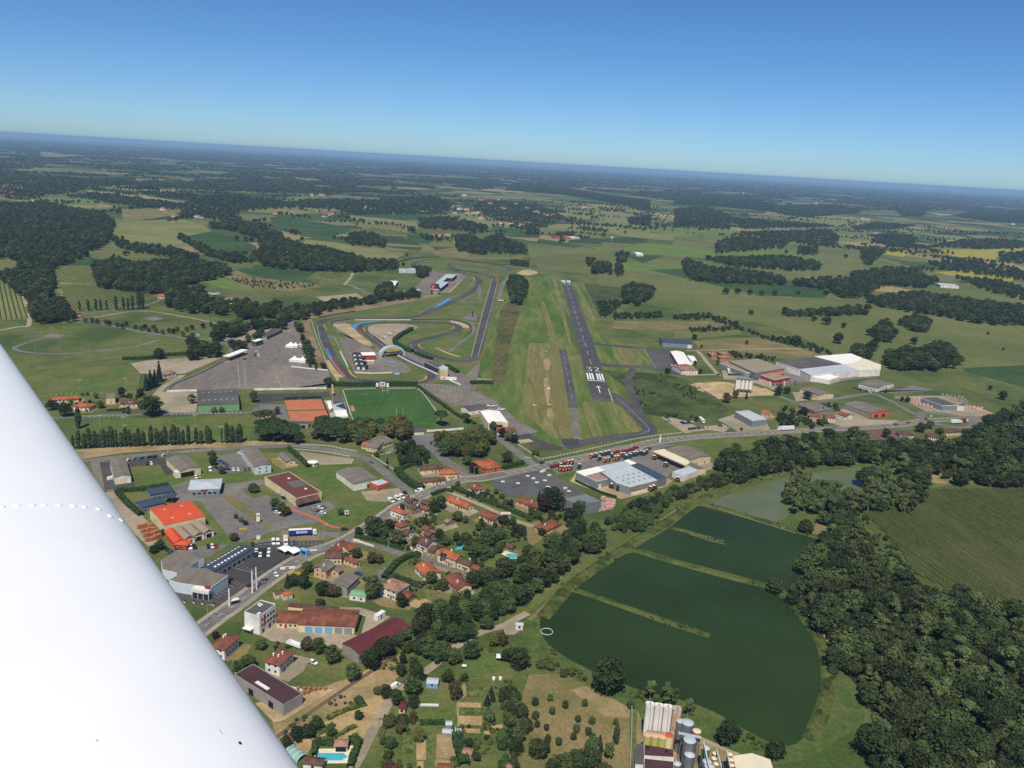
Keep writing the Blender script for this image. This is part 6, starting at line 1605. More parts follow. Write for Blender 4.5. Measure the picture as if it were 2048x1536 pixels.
FARH=[(ZB,[(905,372),(935,350),(975,352),(985,372),(1015,372),(1045,370),(1062,403),(1040,293),(1065,298),(1165,292),(1110,318),(1185,345),(960,270),(1380,370),(1440,385),(1265,320),(1330,345),(1480,385),(1175,432),(1205,435),(1235,437),(1300,445),(150,385),(170,378),(135,268),(65,268),(385,340),(680,182),(865,500),(815,505),(790,508),(515,688),(1145,563),(1500,505),(1540,510),(1575,512),(1610,510),(1665,340),(1330,432)]),
  (ZA,[(955,528),(975,535),(1020,568),(1130,530),(1155,570),(1185,575),(1018,600),(1610,552),(1655,550),(1705,552),(1925,560),(1900,568),(1945,552),(1825,443),(1880,440),(1290,398),(1110,288),(1155,285),(75,437),(20,428),(205,480),(265,1040),(325,1110),(210,998),(1395,1070),(1480,262),(1500,266),(875,170),(960,1045),(120,408),(290,405),(400,410)]),
  (ZC,[(850,655),(865,658),(1410,660),(1450,660),(1595,345),(1620,350),(1980,320),(1155,232),(1195,235),(830,198),(1045,212),(215,148),(1105,288),(1130,292),(1015,672),(1180,372),(1350,470)])]
FARLAB={'w_white':'white','w_cream':'cream','w_pink':'pink'}
rh=random.Random(3)
for Zf,lst in FARH:
 for q in lst:
  c=P(Zf(q)[0])
  d_=math.hypot(c[0],c[1])
  w_=rh.choice(['w_white','w_cream','w_cream','w_pink']); r__=rh.choice(['r_orange','r_red','r_salmon','r_red'])
  L_=rh.uniform(12,19)*max(1,min(1.5,d_/2800))
  t_=thing('farmhouse','%s farmhouse with %s roof among the distant fields and woods'%(FARLAB[w_],{'r_orange':'orange','r_red':'red-brown','r_salmon':'salmon'}[r__]),'house',(c[0],c[1],.1),rh.uniform(-.5,.5),'distant farmhouses, %s %s'%(w_[2:],r__[2:]))
  b,l,e,rs=4.5*L_/15,L_/2,4.6*L_/15,2.0*L_/15
  MB().add([(-l,-b,0),(l,-b,0),(l,b,0),(-l,b,0),(-l,-b,e),(l,-b,e),(l,b,e),(-l,b,e),(-l,0,e+rs),(l,0,e+rs)],[(0,1,5,4),(2,3,7,6),(1,2,6,9,5),(3,0,4,8,7)]).obj('wall',M[w_],t_)
  g=MB()
  for s_ in (-1,1):g.hexa([(-l-.5,0,e+rs),(l+.5,0,e+rs),(l+.5,s_*(b+.6),e-.25),(-l-.5,s_*(b+.6),e-.25)],[(-l-.5,0,e+rs+.3),(l+.5,0,e+rs+.3),(l+.5,s_*(b+.6),e+.05),(-l-.5,s_*(b+.6),e+.05)])
  g.obj('roof',M[r__],t_)
  for i in range(3):
   add_window(t_,L_,2*b,1,-.6+.6*i,1.7,1.4,1.5)
for a,b,c,w_,r__,lab in ((ZA((1310,1050))[0],ZA((1420,1060))[0],ZA((1410,1040))[0],'w_cream','r_salmon','long pale shop with salmon roof beside the circuit lane'),(ZA((1375,1085))[0],ZA((1430,1072))[0],ZA((1410,1055))[0],'w_red','r_white','red-fronted shop with white roof beside the lane trees'),(ZA((1465,1085))[0],ZA((1515,1085))[0],ZA((1495,1065))[0],'w_cream','r_white','pale warehouse with white roof behind the red-fronted shop'),
                              (ZB((1595,515))[0],ZB((1640,512))[0],ZB((1635,500))[0],'w_white','r_cream','white farm shed at the end of the long red barn'),(ZB((1490,512))[0],ZB((1590,517))[0],ZB((1588,500))[0],'w_brick','r_red','long red-brown barn beyond the end of the runway'),(ZC((1560,675))[0],ZC((1670,682))[0],ZC((1650,668))[0],'w_white','r_light','long white poultry shed in the green field'),
                              (ZB((1970,610))[0],ZB((2010,612))[0],ZB((2005,600))[0],'w_white','r_white','white farm shed beside the round grain tanks')):
 build('farm_shed',lab,'shed',rect3(a,b,c,5),5,1.5,w_,r__,over=.3,wins=(4,1))
c=P(ZB((1825,530))[0]); t_=thing('grain_tank','pale grain tank with conical roof in the open field','grain tank',(c[0],c[1],.1))
MB().cyl((0,0,0),6,6,0,9,16).obj('tank',M['steel'],t_); MB().cyl((0,0,0),6.2,.6,9,12,16).obj('roof',M['r_light'],t_)
for q,lab,h_ in ((ZC((403,150))[0],'white water tower on the far hill left of the plain',34),(ZC((932,88))[0],'white water tower alone near the horizon',40),(ZB((783,70))[0],'white water tower above the horizon woods',40),(ZA((627,172))[0],'small white water tower beyond the tan field',30)):
 c=P(q); t_=thing('water_tower',lab,'water tower',(c[0],c[1],0))
 k=h_/34
 MB().cyl((0,0,0),4*k,3.4*k,0,h_*.7,14).obj('shaft',M['w_white'],t_); MB().cyl((0,0,0),3.4*k,9*k,h_*.7,h_*.85,16).cyl((0,0,0),9*k,8*k,h_*.85,h_,16).obj('tank',M['w_white'],t_)

# ================================================================== hedges, garden trees
def hedge(pts,w,h,label,m='hedge',group=None,dens=5.0,name='hedge'):
 c=smooth_line([P(p) for p in pts],5)[:,:2]
 seg=np.linalg.norm(np.diff(c,axis=0),axis=1); s=np.concatenate([[0],np.cumsum(seg)])
 n=int(min(2600,max(60,s[-1]*(w+2*h)*dens)))
 t=RNG.uniform(0,s[-1],n)
 x,y=np.interp(t,s,c[:,0]),np.interp(t,s,c[:,1])
 x2,y2=np.interp(t+.3,s,c[:,0]),np.interp(t+.3,s,c[:,1])
 d=np.column_stack([x2-x,y2-y]); d /= np.linalg.norm(d,axis=1)[:,None]+1e-9
 nn=np.column_stack([-d[:,1],d[:,0]])
 k=RNG.random(n)*(w+2*h)
 off=np.where(k<h,-w/2,np.where(k<2*h,w/2,k-2*h-w/2))
 z=np.where(k<h,k,np.where(k<2*h,k-h,h))+RNG.normal(0,.12,n)
 off=off+RNG.normal(0,.12,n)
 nrm=np.column_stack([nn*np.sign(off)[:,None]*(k<2*h)[:,None],(k>=2*h)*1.0+.35])
 pos=np.column_stack([x+nn[:,0]*off,y+nn[:,1]*off,np.maximum(z,.1)])
 q=leaf_quads(pos,nrm,np.full(n,.36),RNG)
 a0,b0=ribbon_geo(c,w*.8)
 core=[]
 for i in range(len(c)-1):
  A0,A1,B0,B1=a0[i],a0[i+1],b0[i],b0[i+1]
  H=h*.88
  core+=[(*A0,H),(*B0,H),(*B1,H),(*A1,H),(*A0,0),(*A0,H),(*A1,H),(*A1,0),(*B0,0),(*B1,0),(*B1,H),(*B0,H)]
 q=np.vstack([q,np.array(core)])
 return tag(obj(name,quads_mesh(name,q,m)),label,'hedge',group)

hedge(ZI((1400,135),(1500,210),(1600,280),(1720,365),(1850,430)),2.5,2.2,'long clipped hedge along the east side of the rugby pitch')
hedge(ZI((740,125),(900,128),(1100,125),(1400,125)),5,4,'broad shaggy hedge behind the scoreboard end of the rugby pitch','hedge')
hedge(ZI((385,620),(430,670),(480,710),(540,770)),2.5,2.5,'hedge beside the cream cottage and the gravel yard')
hedge(ZJ((220,345),(450,330),(640,295)),3,2.5,'dark hedge behind the navy-roofed sheds','hedge')
hedge(ZJ((220,345),(300,440),(420,540)),3,2.5,'hedge between the builders yard and the navy sheds')
hedge(ZK((440,1225),(540,1110),(640,1050),(735,1040)),3,2.5,'tall clipped hedge around the orange-roofed white house garden')
hedge(ZK((510,1205),(640,1260),(760,1290)),3,2.2,'dark hedge below the hedged garden lawn')
hedge(ZK((1000,480),(1150,540),(1300,600),(1460,660),(1640,735)),2.5,2.5,'straight green hedge along the gravel drive behind the houses')
hedge(ZK((205,880),(400,920),(600,985)),2,2,'dark green hedge along the lane of the street houses')
hedge(ZK((550,330),(600,400),(680,460),(760,490)),5,3,'thick hedge along the road bend beside the brown farm')
hedge(ZK((560,340),(650,300),(710,285)),2.5,2.5,'hedge on the upper side of the brown farm')
hedge(ZK((1415,325),(1500,300),(1585,280)),3,3,'squared hedge beside the brick house on the main road')
hedge(ZK((830,540),(940,500),(1005,515)),2,2,'low hedge in front of the dry garden on the main road')
hedge(ZK((1240,1080),(1320,1030),(1400,990)),2,2,'hedge on the upper side of the pale pool garden')
hedge(ZM2((700,770),(715,500)),1.6,2.4,'squared hedge on the left side of the blue pool')
hedge(ZM2((720,500),(920,495),(1100,500)),2.2,2.4,'squared hedge behind the blue pool')
hedge(ZM2((1400,450),(1600,450)),2.0,2.4,'squared hedge beside the pool house')
hedge(ZM2((1630,450),(1560,640),(1480,860),(1440,1000)),2.2,2.4,'tall squared hedge between the blue pool and the sandy track')
hedge(ZN((300,1020),(490,1015)),2,1.5,'low dark hedge across the allotment lawn')
hedge(ZN((580,1080),(600,1200),(640,1340)),4,2.5,'overgrown hedge beside the bare allotment plot')
hedge(ZD((835,545),(1000,540),(1120,520),(1300,510)),4,3,'dark hedge along the gravel yard')
hedge(ZE3((890,190),(920,240),(1010,300),(1100,340),(1190,370)),5,4,'dark hedge curving round the infield lot')
hedge(ZE3((1230,390),(1380,450),(1510,490)),4,3,'dark hedge above the cream trackside grandstand')
hedge(ZE3((1740,600),(1850,660),(1930,710)),4,3,'dark hedge beyond the cream trackside tower')
hedge(ZE3((890,180),(1010,90),(1180,0)),5,4,'dark hedge beside the infield earth track')
hedge(ZE((1560,1180),(1650,1175),(1750,1180)),5,3,'rounded hedge beside the last gravel trap')
hedge(ZG3((1230,715),(1480,720),(1690,790)),2,1.5,'low hedge around the grass plot of the logistics hall')
hedge(ZD((730,895),(890,890)),1.6,1.6,'low clipped hedge in front of the brown-roofed house')
hedge(ZM((1010,1180),(1160,1110),(1300,1070)),2.2,1.0,'row of green vegetables along the upper edge of the garden plot','veg',None,5,'vegetable_row')
hedge(ZM((900,1310),(1000,1260),(1060,1220)),2.0,.9,'row of green vegetables beside the garden trees','veg',None,5,'vegetable_row')
hedge(ZM((1060,1320),(1160,1260),(1230,1230)),1.8,.9,'row of green vegetables behind the pool house','veg',None,5,'vegetable_row')

def plant(Zf,items,label,group=None):
 for it in items:
  x,y,h,k=it[:4]
  wd=it[4] if len(it)>4 else 1.15
  tree(P(Zf((x,y))[0]),h,k,it[5] if len(it)>5 else label,group if len(it)<=5 else None,wd)

plant(ZH,[(x,646-(x-200)*.037,10.5+(i*37%60)/10,'poplar',.85+(i*23%50)/100) for i,x in enumerate([190,235,280,325,370,405,440,475,510,545,585,620,655,690,725,765,830,880,910,945,990,1015,1055,1090,1135,1200,1240,1290,1312,1450,1490,1530,1560])],'columnar poplar in the long row below the sports field','poplars in the row below the sports field')
plant(ZH,[(1407,600,12,'poplar',.55,'very thin poplar standing alone in a gap of the row'),(235,480,17,'poplar',1.2,'tallest poplar above the end of the row'),(125,380,11,'dark',1.3,'round dark tree beside the salmon-roofed house'),(415,315,7,'broad',1.1,'small tree in front of the cream box house'),(590,225,10,'dark',.9,'dark tree beside the cream box house'),(820,375,17,'dark',1.45,'huge spreading oak beside the gravel school yard'),(1165,275,9,'broad',1.1,'round tree at the corner of the sports hall'),(1668,265,11,'broad',.95,'tree between the sports hall and the tennis courts'),(1345,350,5,'shrub',1,'round bush left of the sports hall door'),(1408,350,5,'shrub',1,'round bush right of the sports hall door'),(740,220,8,'dark',1,'dark tree between the brown-roofed house and the cypresses'),(10,330,9,'dark',1.2,'dark tree beside the long red-roofed house'),(375,235,5,'broad',1.1,'small garden tree behind the long red-roofed house')],'')
plant(ZD,[(x,212-(x-545)*.03,h,'poplar',1.0) for x,h in ((545,14),(605,15),(655,16),(690,14),(730,13),(795,19),(845,17),(875,16),(905,19),(950,24),(975,23))],'tall poplar in the row at the foot of the vineyard','poplars at the foot of the vineyard')
plant(ZD,[(1000,755,16,'conifer',.8),(1030,740,18,'conifer',.75),(1060,728,17,'conifer',.75),(1090,695,21,'conifer',.65)],'dark cypress in the group beside the terracotta-roofed white house','cypresses beside the white house')
plant(ZD,[(x,y,6.5,'purple' if i%6==4 else 'broad',1.2) for i,(x,y) in enumerate([(585,292),(630,292),(668,300),(725,306),(748,312),(800,322),(836,332),(862,314),(925,337),(965,347),(990,337),(1015,357),(1050,340),(1065,362),(1110,372),(1155,362),(1185,367),(1210,352),(1250,387),(1277,352),(1312,395),(1312,340),(1385,330),(1440,318)])],'small roadside tree along the circuit lane','trees along the circuit lane')
plant(ZD,[(1085,540,12,'dark',1.2,'round dark tree standing in the hedge of the gravel yard')],'')
plant(ZI,[(1580,440,14,'pine',1.1,'tall umbrella pine at the corner of the rugby pitch'),(1778,425,10,'pine',.9,'smaller pine beside the white pitch wall'),(1105,500,14,'pine',.6,'tall thin pine between the two plane trees'),(292,350,7,'broad',1,'small tree beside the tennis lodge'),(700,140,9,'dark',1.3,'bushy dark tree at the corner of the trackside road'),(462,580,10,'dark',1.1,'round dark tree above the road below the pines'),(1160,738,5,'conifer',.9,'small conical fir on the bend lawn'),(1075,690,5,'broad',1.1,'low bush beside the municipal building car park'),(1785,750,8,'broad',1.2,'round tree beside the brick house'),(1840,815,8,'purple',1.2,'purple-leaved tree at the brick house corner'),(100,960,6,'shrub',1.1,'bush on the supermarket traffic island'),(1330,740,5,'conifer',1.1,'clipped conifer first on the bend lawn'),(1390,735,5,'conifer',1.1,'clipped conifer second on the bend lawn'),(790,1145,5,'broad',1.1,'small tree beside the blue roundel sign'),(1990,478,8,'broad',1.2,'round tree in front of the cream hangar'),(590,545,8,'brown',1.1,'brownish shrub under the pines'),(860,570,7,'brown',1.1,'brownish bush in front of the plane trees')],'')
plant(ZK,[(365,870,12,'dark',1.35,'large round dark tree beside the street'),(555,945,10,'broad',1.2,'round tree above the lane junction'),(485,815,7,'dark',1.2,'dark tree beside the pink house'),(910,640,9,'dark',1.2,'dark round tree beside the orange-roofed long house'),(855,680,8,'dark',1.2,'round tree behind the low brown outbuilding'),(590,655,4.5,'broad',1.1,'small tree between the stone house and the street'),(780,785,6,'broad',1.1,'garden tree beside the little red shed'),(345,1095,7,'brown',1.1,'brownish tree on the corner lawn'),(405,1095,6,'brown',1.1,'second brownish tree on the corner lawn'),(830,1260,7,'broad',1.2,'garden tree beside the white house with orange-red roof'),(925,1315,7,'broad',1.2,'bright tree in front of the terrace house'),(1165,1290,10,'dark',1.2,'dark tree beside the covered terrace house'),(1820,660,17,'dark',1.15,'tallest dark tree below the grey supermarket'),(1755,680,12,'purple',1.1,'purple-leaved tree beside the tallest dark tree'),(1712,590,9,'conifer',.8,'pointed fir behind the pink house'),(1700,725,6,'shrub',1.1,'pale bush in front of the pink house'),(1812,715,5,'dark',1.2,'round clipped bush on the dry lawn'),(1738,865,5,'dark',1.3,'dark clipped bush at the red-brown hipped house'),(1450,275,10,'broad',1.2,'tree beside the green shed on the hangar lane'),(1680,212,6,'yellow',1.3,'yellow-green bush beside the apron fence'),(1512,110,8,'purple',1.1,'purple-leaved tree beside the pale slab'),(1462,95,8,'yellow',1.2,'yellow-green tree beside the purple one'),(1405,60,8,'purple',1.1,'purple-leaved tree on the hangar lane'),(2035,690,10,'broad',1.2,'tree at the rear corner of the supermarket annex'),(350,1385,13,'broad',.95,'tall green tree between the green shed and the salmon house'),(590,1455,8,'dark',1,'dark tree beside the red-roofed shed'),(235,870,6,'dark',1.1,'dark bush at the street hedge end'),(1300,960,10,'broad',1.2,'tree above the pale pool terrace'),(1180,1040,9,'broad',1.2,'tree beside the turquoise pool'),(430,880,8,'broad',1.1,'garden tree behind the street hedge'),(700,960,7,'brown',1.0,'brownish tree beside the white-gabled house'),(890,900,7,'dark',1.1,'dark tree above the cream barn'),(230,1045,6,'broad',1.1,'small tree in the yard of the brown-tiled house'),(1650,700,6,'broad',1.1,'garden bush beside the drive wall')],'')
plant(ZJ,[(1000,75,7,'broad',1.2,'first round tree of the office car park strip'),(1010,125,7,'broad',1.1,'second round tree of the office car park strip'),(1080,195,6,'broad',1.2,'round tree at the end of the office car park'),(1345,345,6,'shrub',1.1,'bush on the grass in front of the supermarket'),(1515,465,6,'broad',1.4,'first tree of the supermarket parking row'),(1565,500,6,'broad',1.4,'second tree of the supermarket parking row'),(1605,535,6,'broad',1.4,'last tree of the supermarket parking row'),(1240,590,3,'shrub',1.1,'small bush on the parking divider'),(1195,560,3,'shrub',1,'low bush beside the parking bays'),(1275,615,3,'shrub',1,'low bush at the end of the parking divider'),(570,820,6,'dark',1.2,'dark tree beside the navy roofed workshop lot'),(1180,745,5,'brown',1.4,'brownish thicket at the garden centre corner'),(520,850,5,'dark',1.2,'dark bush behind the wing-side workshop'),(600,700,4,'brown',1.2,'dry shrub beside the brick pallets')],'')
plant(ZJ3,[(1150,985,7,'broad',1.2,'tree beside the peach house'),(900,1215,7,'dark',1.1,'dark tree beside the yellow sign'),(1080,1260,10,'broad',.9,'tall green tree on the street lawn'),(815,1240,8,'conifer',1.0,'blue-green fir beside the street'),(1400,1380,8,'dark',1.2,'dark round tree beside the pale workshop'),(1550,1400,7,'brown',1.2,'reddish tree beside the pale workshop'),(1640,1400,6,'broad',1.1,'bush beside the green-roofed shed'),(1800,800,6,'broad',1.1,'garden tree behind the cream street house'),(1980,740,6,'broad',1.2,'round tree in the yard of the brown-tiled wing')],'')
plant(ZM,[(950,690,8,'broad',1.1,'tree between the white trailer and the long red shed'),(1050,760,9,'broad',1.1,'tree in front of the long red shed gable'),(860,670,7,'brown',1.1,'brownish tree beside the white trailer'),(190,585,4,'purple',1.2,'dark purple bush at the junction house'),(520,660,5,'broad',1.5,'bushy garden thicket between the two white houses'),(430,800,6,'broad',1.5,'large bush behind the concrete shed'),(370,840,6,'dark',1.4,'dark bush at the corner of the concrete shed'),(1200,890,8,'broad',1.1,'tree on the dirt slope beside the lawn'),(1330,800,10,'dark',1.2,'dark tree beside the long red shed'),(1430,720,10,'dark',1.2,'dark tree along the long red shed wall'),(1380,995,4,'broad',1.2,'small tree at the top of the garden plot'),(1450,1020,6,'dark',1.1,'tree beside the white van'),(1245,1060,3.5,'shrub',1.2,'lone bush on the sandy garden plot'),(1245,1180,4,'dark',1.2,'round bush in the vegetable rows'),(935,1260,6,'dark',1.2,'upper tree of the trio beside the railway'),(870,1315,6,'dark',1.2,'middle tree of the trio beside the railway'),(790,1340,6,'dark',1.1,'lower tree of the trio beside the railway'),(1040,1305,4.5,'broad',1.2,'round tree on the bare garden plot'),(1640,1000,9,'broad',1.1,'round green tree beside the sandy track bend'),(1650,1090,6,'dark',1.1,'dark round tree beside the red hut'),(1530,1070,7,'dark',1.1,'dark tree on the sandy track corner'),(715,1390,5,'dark',1.1,'dark bush beside the pool enclosure'),(1220,1350,4,'broad',1.1,'small tree behind the pool house'),(960,340,4,'dark',1.7,'wide clipped bush behind the cream garage'),(640,455,2,'shrub',1.3,'small shrub in front of the garage office')],'')
plant(ZN,[(1720,800,18,'dark',.95,'huge solitary dark tree at the edge of the big pond'),(570,830,9,'brown',.9,'tall brownish tree between the allotments'),(510,705,6,'dark',1.1,'round dark bush behind the teal shed'),(640,690,4,'dark',1.1,'small round bush beside the allotment path'),(1050,590,10,'dark',1.3,'large dark tree beside the white parasol'),(950,545,6,'dark',1.2,'dark bush beside the stone heap'),(690,520,9,'broad',1.2,'broad tree above the allotment lawn'),(560,560,8,'broad',1.2,'tree beside the green tarpaulin'),(860,430,6,'yellow',1.1,'yellow-green bush beside the pump yard'),(925,420,7,'brown',1.1,'rusty brown bush beside the pump yard'),(1290,605,4,'shrub',1.2,'leafy bush on the pond bank'),(1220,590,4,'shrub',1.2,'pale bush at the corner of the orchard'),(1790,1170,9,'poplar',1.2,'slim tree at the orchard wall'),(1740,1290,8,'airy',1.1,'thin airy tree near the silo yard'),(1660,1230,8,'conifer',.9,'dark conical tree near the silo yard'),(1210,1270,8,'dark',1.3,'dark bush at the bottom of the orchard'),(730,1300,4,'dark',1.0,'oval dark bush on the shed lawn'),(680,1195,4,'dark',1.2,'dark bush behind the grey shed'),(730,1210,3,'broad',1.2,'small round bush beside the grey shed'),(300,1150,6,'yellow',1.1,'bright green tree at the allotment rows'),(1450,650,4,'yellow',1.3,'yellowish bush along the orchard edge'),(1390,660,4,'broad',1.3,'green bush along the orchard edge'),(1900,900,4,'broad',1.1,'bush at the top of the silo wall')],'')
plant(ZN,[(x,y,3.2+(x%7)*.15,'broad',1.0) for x,y in ((1175,880),(1290,845),(1305,945),(1405,900),(1550,885),(1608,1020),(1500,1005),(1490,1085),(1260,1068),(1175,985),(1190,1045),(1270,1160),(1355,1180),(1465,1140),(1610,1140),(1580,1105),(1785,1025),(1000,990))],'young fruit tree on the dry orchard meadow','young fruit trees in the orchard')
plant(ZO,[(440,730,11,'airy',.9),(590,755,10,'airy',1.0),(645,760,9,'airy',.9),(778,860,9,'airy',.9)],'slim tree on the pond bank behind the white silos','slim trees behind the silos')
plant(ZO,[(1140,1110,11,'dark',1.15,'round dark tree on the bank beside the silo yard'),(1560,1240,8,'dark',1.2,'dark bush at the foot of the bank near the grey tent')],'')
plant(ZP,[(622,548,9,'shrub',1.15,'grey-green willow standing alone on the bank clearing'),(1520,215,16,'airy',1.5,'tall spreading tree with pale trunk above the clearing')],'')
plant(ZC,[(x,y,h,'dark',1.3) for x,y,h in ((960,1015,16),(1140,968,11),(990,925,9),(890,905,14),(820,885,9),(650,842,12),(450,848,9),(725,730,9),(445,730,11),(510,735,11),(885,732,10),(1003,515,12),(655,490,12),(710,1025,14),(300,728,13),(370,725,12),(590,735,11),(1010,828,13),(1075,825,13),(1130,825,13),(425,1015,5),(360,915,9),(1400,1020,11),(118,985,6),(160,1040,4),(1835,965,5),(1925,1055,4))],'solitary dark tree standing in the open fields right of the runway','solitary field trees')
plant(ZG3,[(700,150,8,'dark',1.2,'dark tree behind the navy-roofed hangar'),(280,690,7,'dark',1.4,'dark bush at the corner of the apron'),(1205,1150,11,'brown',1.0,'brownish tree in front of the sand yard'),(1340,1080,9,'brown',1.0,'second brownish tree in front of the sand yard'),(1515,1090,9,'conifer',.7,'dark fir in front of the cement silos'),(705,560,6,'dark',1.1,'round tree behind the white-roofed hangar'),(790,690,6,'dark',1.1,'round tree beside the clubhouse annex'),(1060,560,8,'broad',.8,'slim tree beside the estate lane'),(810,285,4,'broad',1.1,'small tree on the dry meadow'),(1525,230,6,'broad',1.0,'small tree on the dry slope')],'')
plant(ZG,[(700,470,11,'dark',1.0,'dark tree beside the cement mixers'),(750,460,8,'dark',1.2,'second dark tree beside the cement mixers'),(860,490,9,'dark',1.4,'wide dark tree in front of the cream workshop'),(840,580,9,'dark',1.2,'tree beside the old stone building'),(720,610,9,'dark',1.5,'bushy tree beside the blue-grey office'),(760,615,7,'dark',1.4,'bush beside the railway line'),(945,570,8,'conifer',.8,'dark fir beside the pink house'),(255,610,5,'dark',1.2,'bush beside the car lot'),(1290,455,6,'conifer',.9,'fir beside the long white building'),(1380,500,5,'dark',1.2,'bush at the storage yard fence'),(1410,505,6,'dark',1.2,'second bush at the storage yard fence'),(1290,700,9,'dark',1.1,'tree on the brown car park'),(1480,670,9,'dark',1.4,'tree beside the flagpoles'),(1530,650,8,'broad',1.3,'tree beside the roundabout road'),(1580,690,8,'dark',1.3,'tree between the motel wings'),(1930,490,10,'dark',1.3,'large tree beyond the storage yard'),(1860,440,6,'dark',1.1,'small tree in the far meadow'),(500,660,3,'shrub',1,'small shrub at the office gate')],'')
plant(ZE,[(1010,215,8,'dark',1.3,'dark tree beside the silver hall'),(1140,240,9,'dark',1.3,'dark tree right of the silver hall'),(840,450,12,'dark',1.2,'big dark tree below the white-roofed restaurant'),(880,440,10,'dark',1.1,'second dark tree below the restaurant'),(1130,450,7,'dark',1.1,'dark tree in front of the pit apron'),(1025,465,7,'dark',1.1,'dark tree below the white pavilion'),(390,1190,8,'dark',1.4,'dark thicket behind the tennis banner'),(1040,135,7,'dark',1.2,'dark tree above the circuit hairpin')],'')
for k in range(9):plant(ZE,[(1895+k*17,210+k*1.5,15,'poplar',1.5)],'poplar in the dense block beyond the hairpin','poplar block beyond the hairpin')

def vineyard(poly,ang_px,step,h,label,rw=.5):
 w=np.array([P(p)[:2] for p in poly])
 a,b=P(ang_px[0])[:2],P(ang_px[1])[:2]
 d=(b-a)/np.linalg.norm(b-a); n=np.array([-d[1],d[0]])
 t=w @ n; s=w @ d
 mb=MB()
 for k in np.arange(t.min(),t.max(),step):
  ss=np.arange(s.min()-6,s.max()+12,6.0)
  pts_=ss[:,None]*d+k*n
  ok=inside([tuple(q) for q in w],pts_)
  run=[]
  for p,o in zip(pts_,ok):
   if o:run.append(p)
   if not o and len(run)>1:
    A,B=run[0],run[-1]
    j=RNG.uniform(.85,1.15)
    mb.hexa([(*(A-n*rw),0.1),(*(B-n*rw),0.1),(*(B+n*rw),0.1),(*(A+n*rw),0.1)],[(*(A-n*rw*.7),h*j),(*(B-n*rw*.7),h*j),(*(B+n*rw*.7),h*j),(*(A+n*rw*.7),h*j)])
    run=[]
   elif not o:run=[]
 o=mb.obj('vineyard',M['crop'])
 return tag(o,label,kind='stuff')
sheet('vineyard_soil',ZA((280,855),(530,850),(590,890),(550,960),(700,985),(880,1005),(930,1020),(820,1060),(640,1090),(480,1130),(400,1090),(340,1000)),'hay',1.3)
vineyard(ZA((280,855),(530,850),(590,890),(550,960),(340,950)),(ZA((300,860))[0],ZA((370,950))[0]),4.2,1.5,'vine rows of the upper vineyard')
vineyard(ZA((345,965),(550,965),(700,985),(880,1005),(930,1020),(820,1060),(640,1090),(480,1130),(400,1090)),(ZA((360,980))[0],ZA((440,1100))[0]),3.2,1.5,'vine rows of the lower vineyard')
sheet('vineyard_soil',ZA((0,955),(80,970),(130,1050),(180,1165),(0,1170),(-150,1170),(-150,940)),'hay',1.3)
vineyard(ZA((-120,940),(0,955),(80,970),(130,1050),(180,1165),(0,1170),(-120,1170)),(ZA((30,970))[0],ZA((75,1160))[0]),5.5,1.8,'wide vine rows beside the left lane')
sheet('vineyard_soil',ZA((1830,865),(2048,870),(2000,940),(1920,935),(1860,925)),'hay',1.3)
vineyard(ZA((1830,865),(2048,870),(2000,940),(1920,935),(1860,925)),(ZA((1860,870))[0],ZA((1920,935))[0]),5.0,2.0,'vine rows of the small vineyard beside the circuit lane')
sheet('vineyard_soil',ZB((310,465),(420,455),(600,480),(630,500),(540,500)),'hay',1.3)
vineyard(ZB((310,465),(420,455),(600,480),(630,500),(540,500)),(ZB((400,460))[0],ZB((440,480))[0]),12,2.0,'vine rows on the slope above the copse')

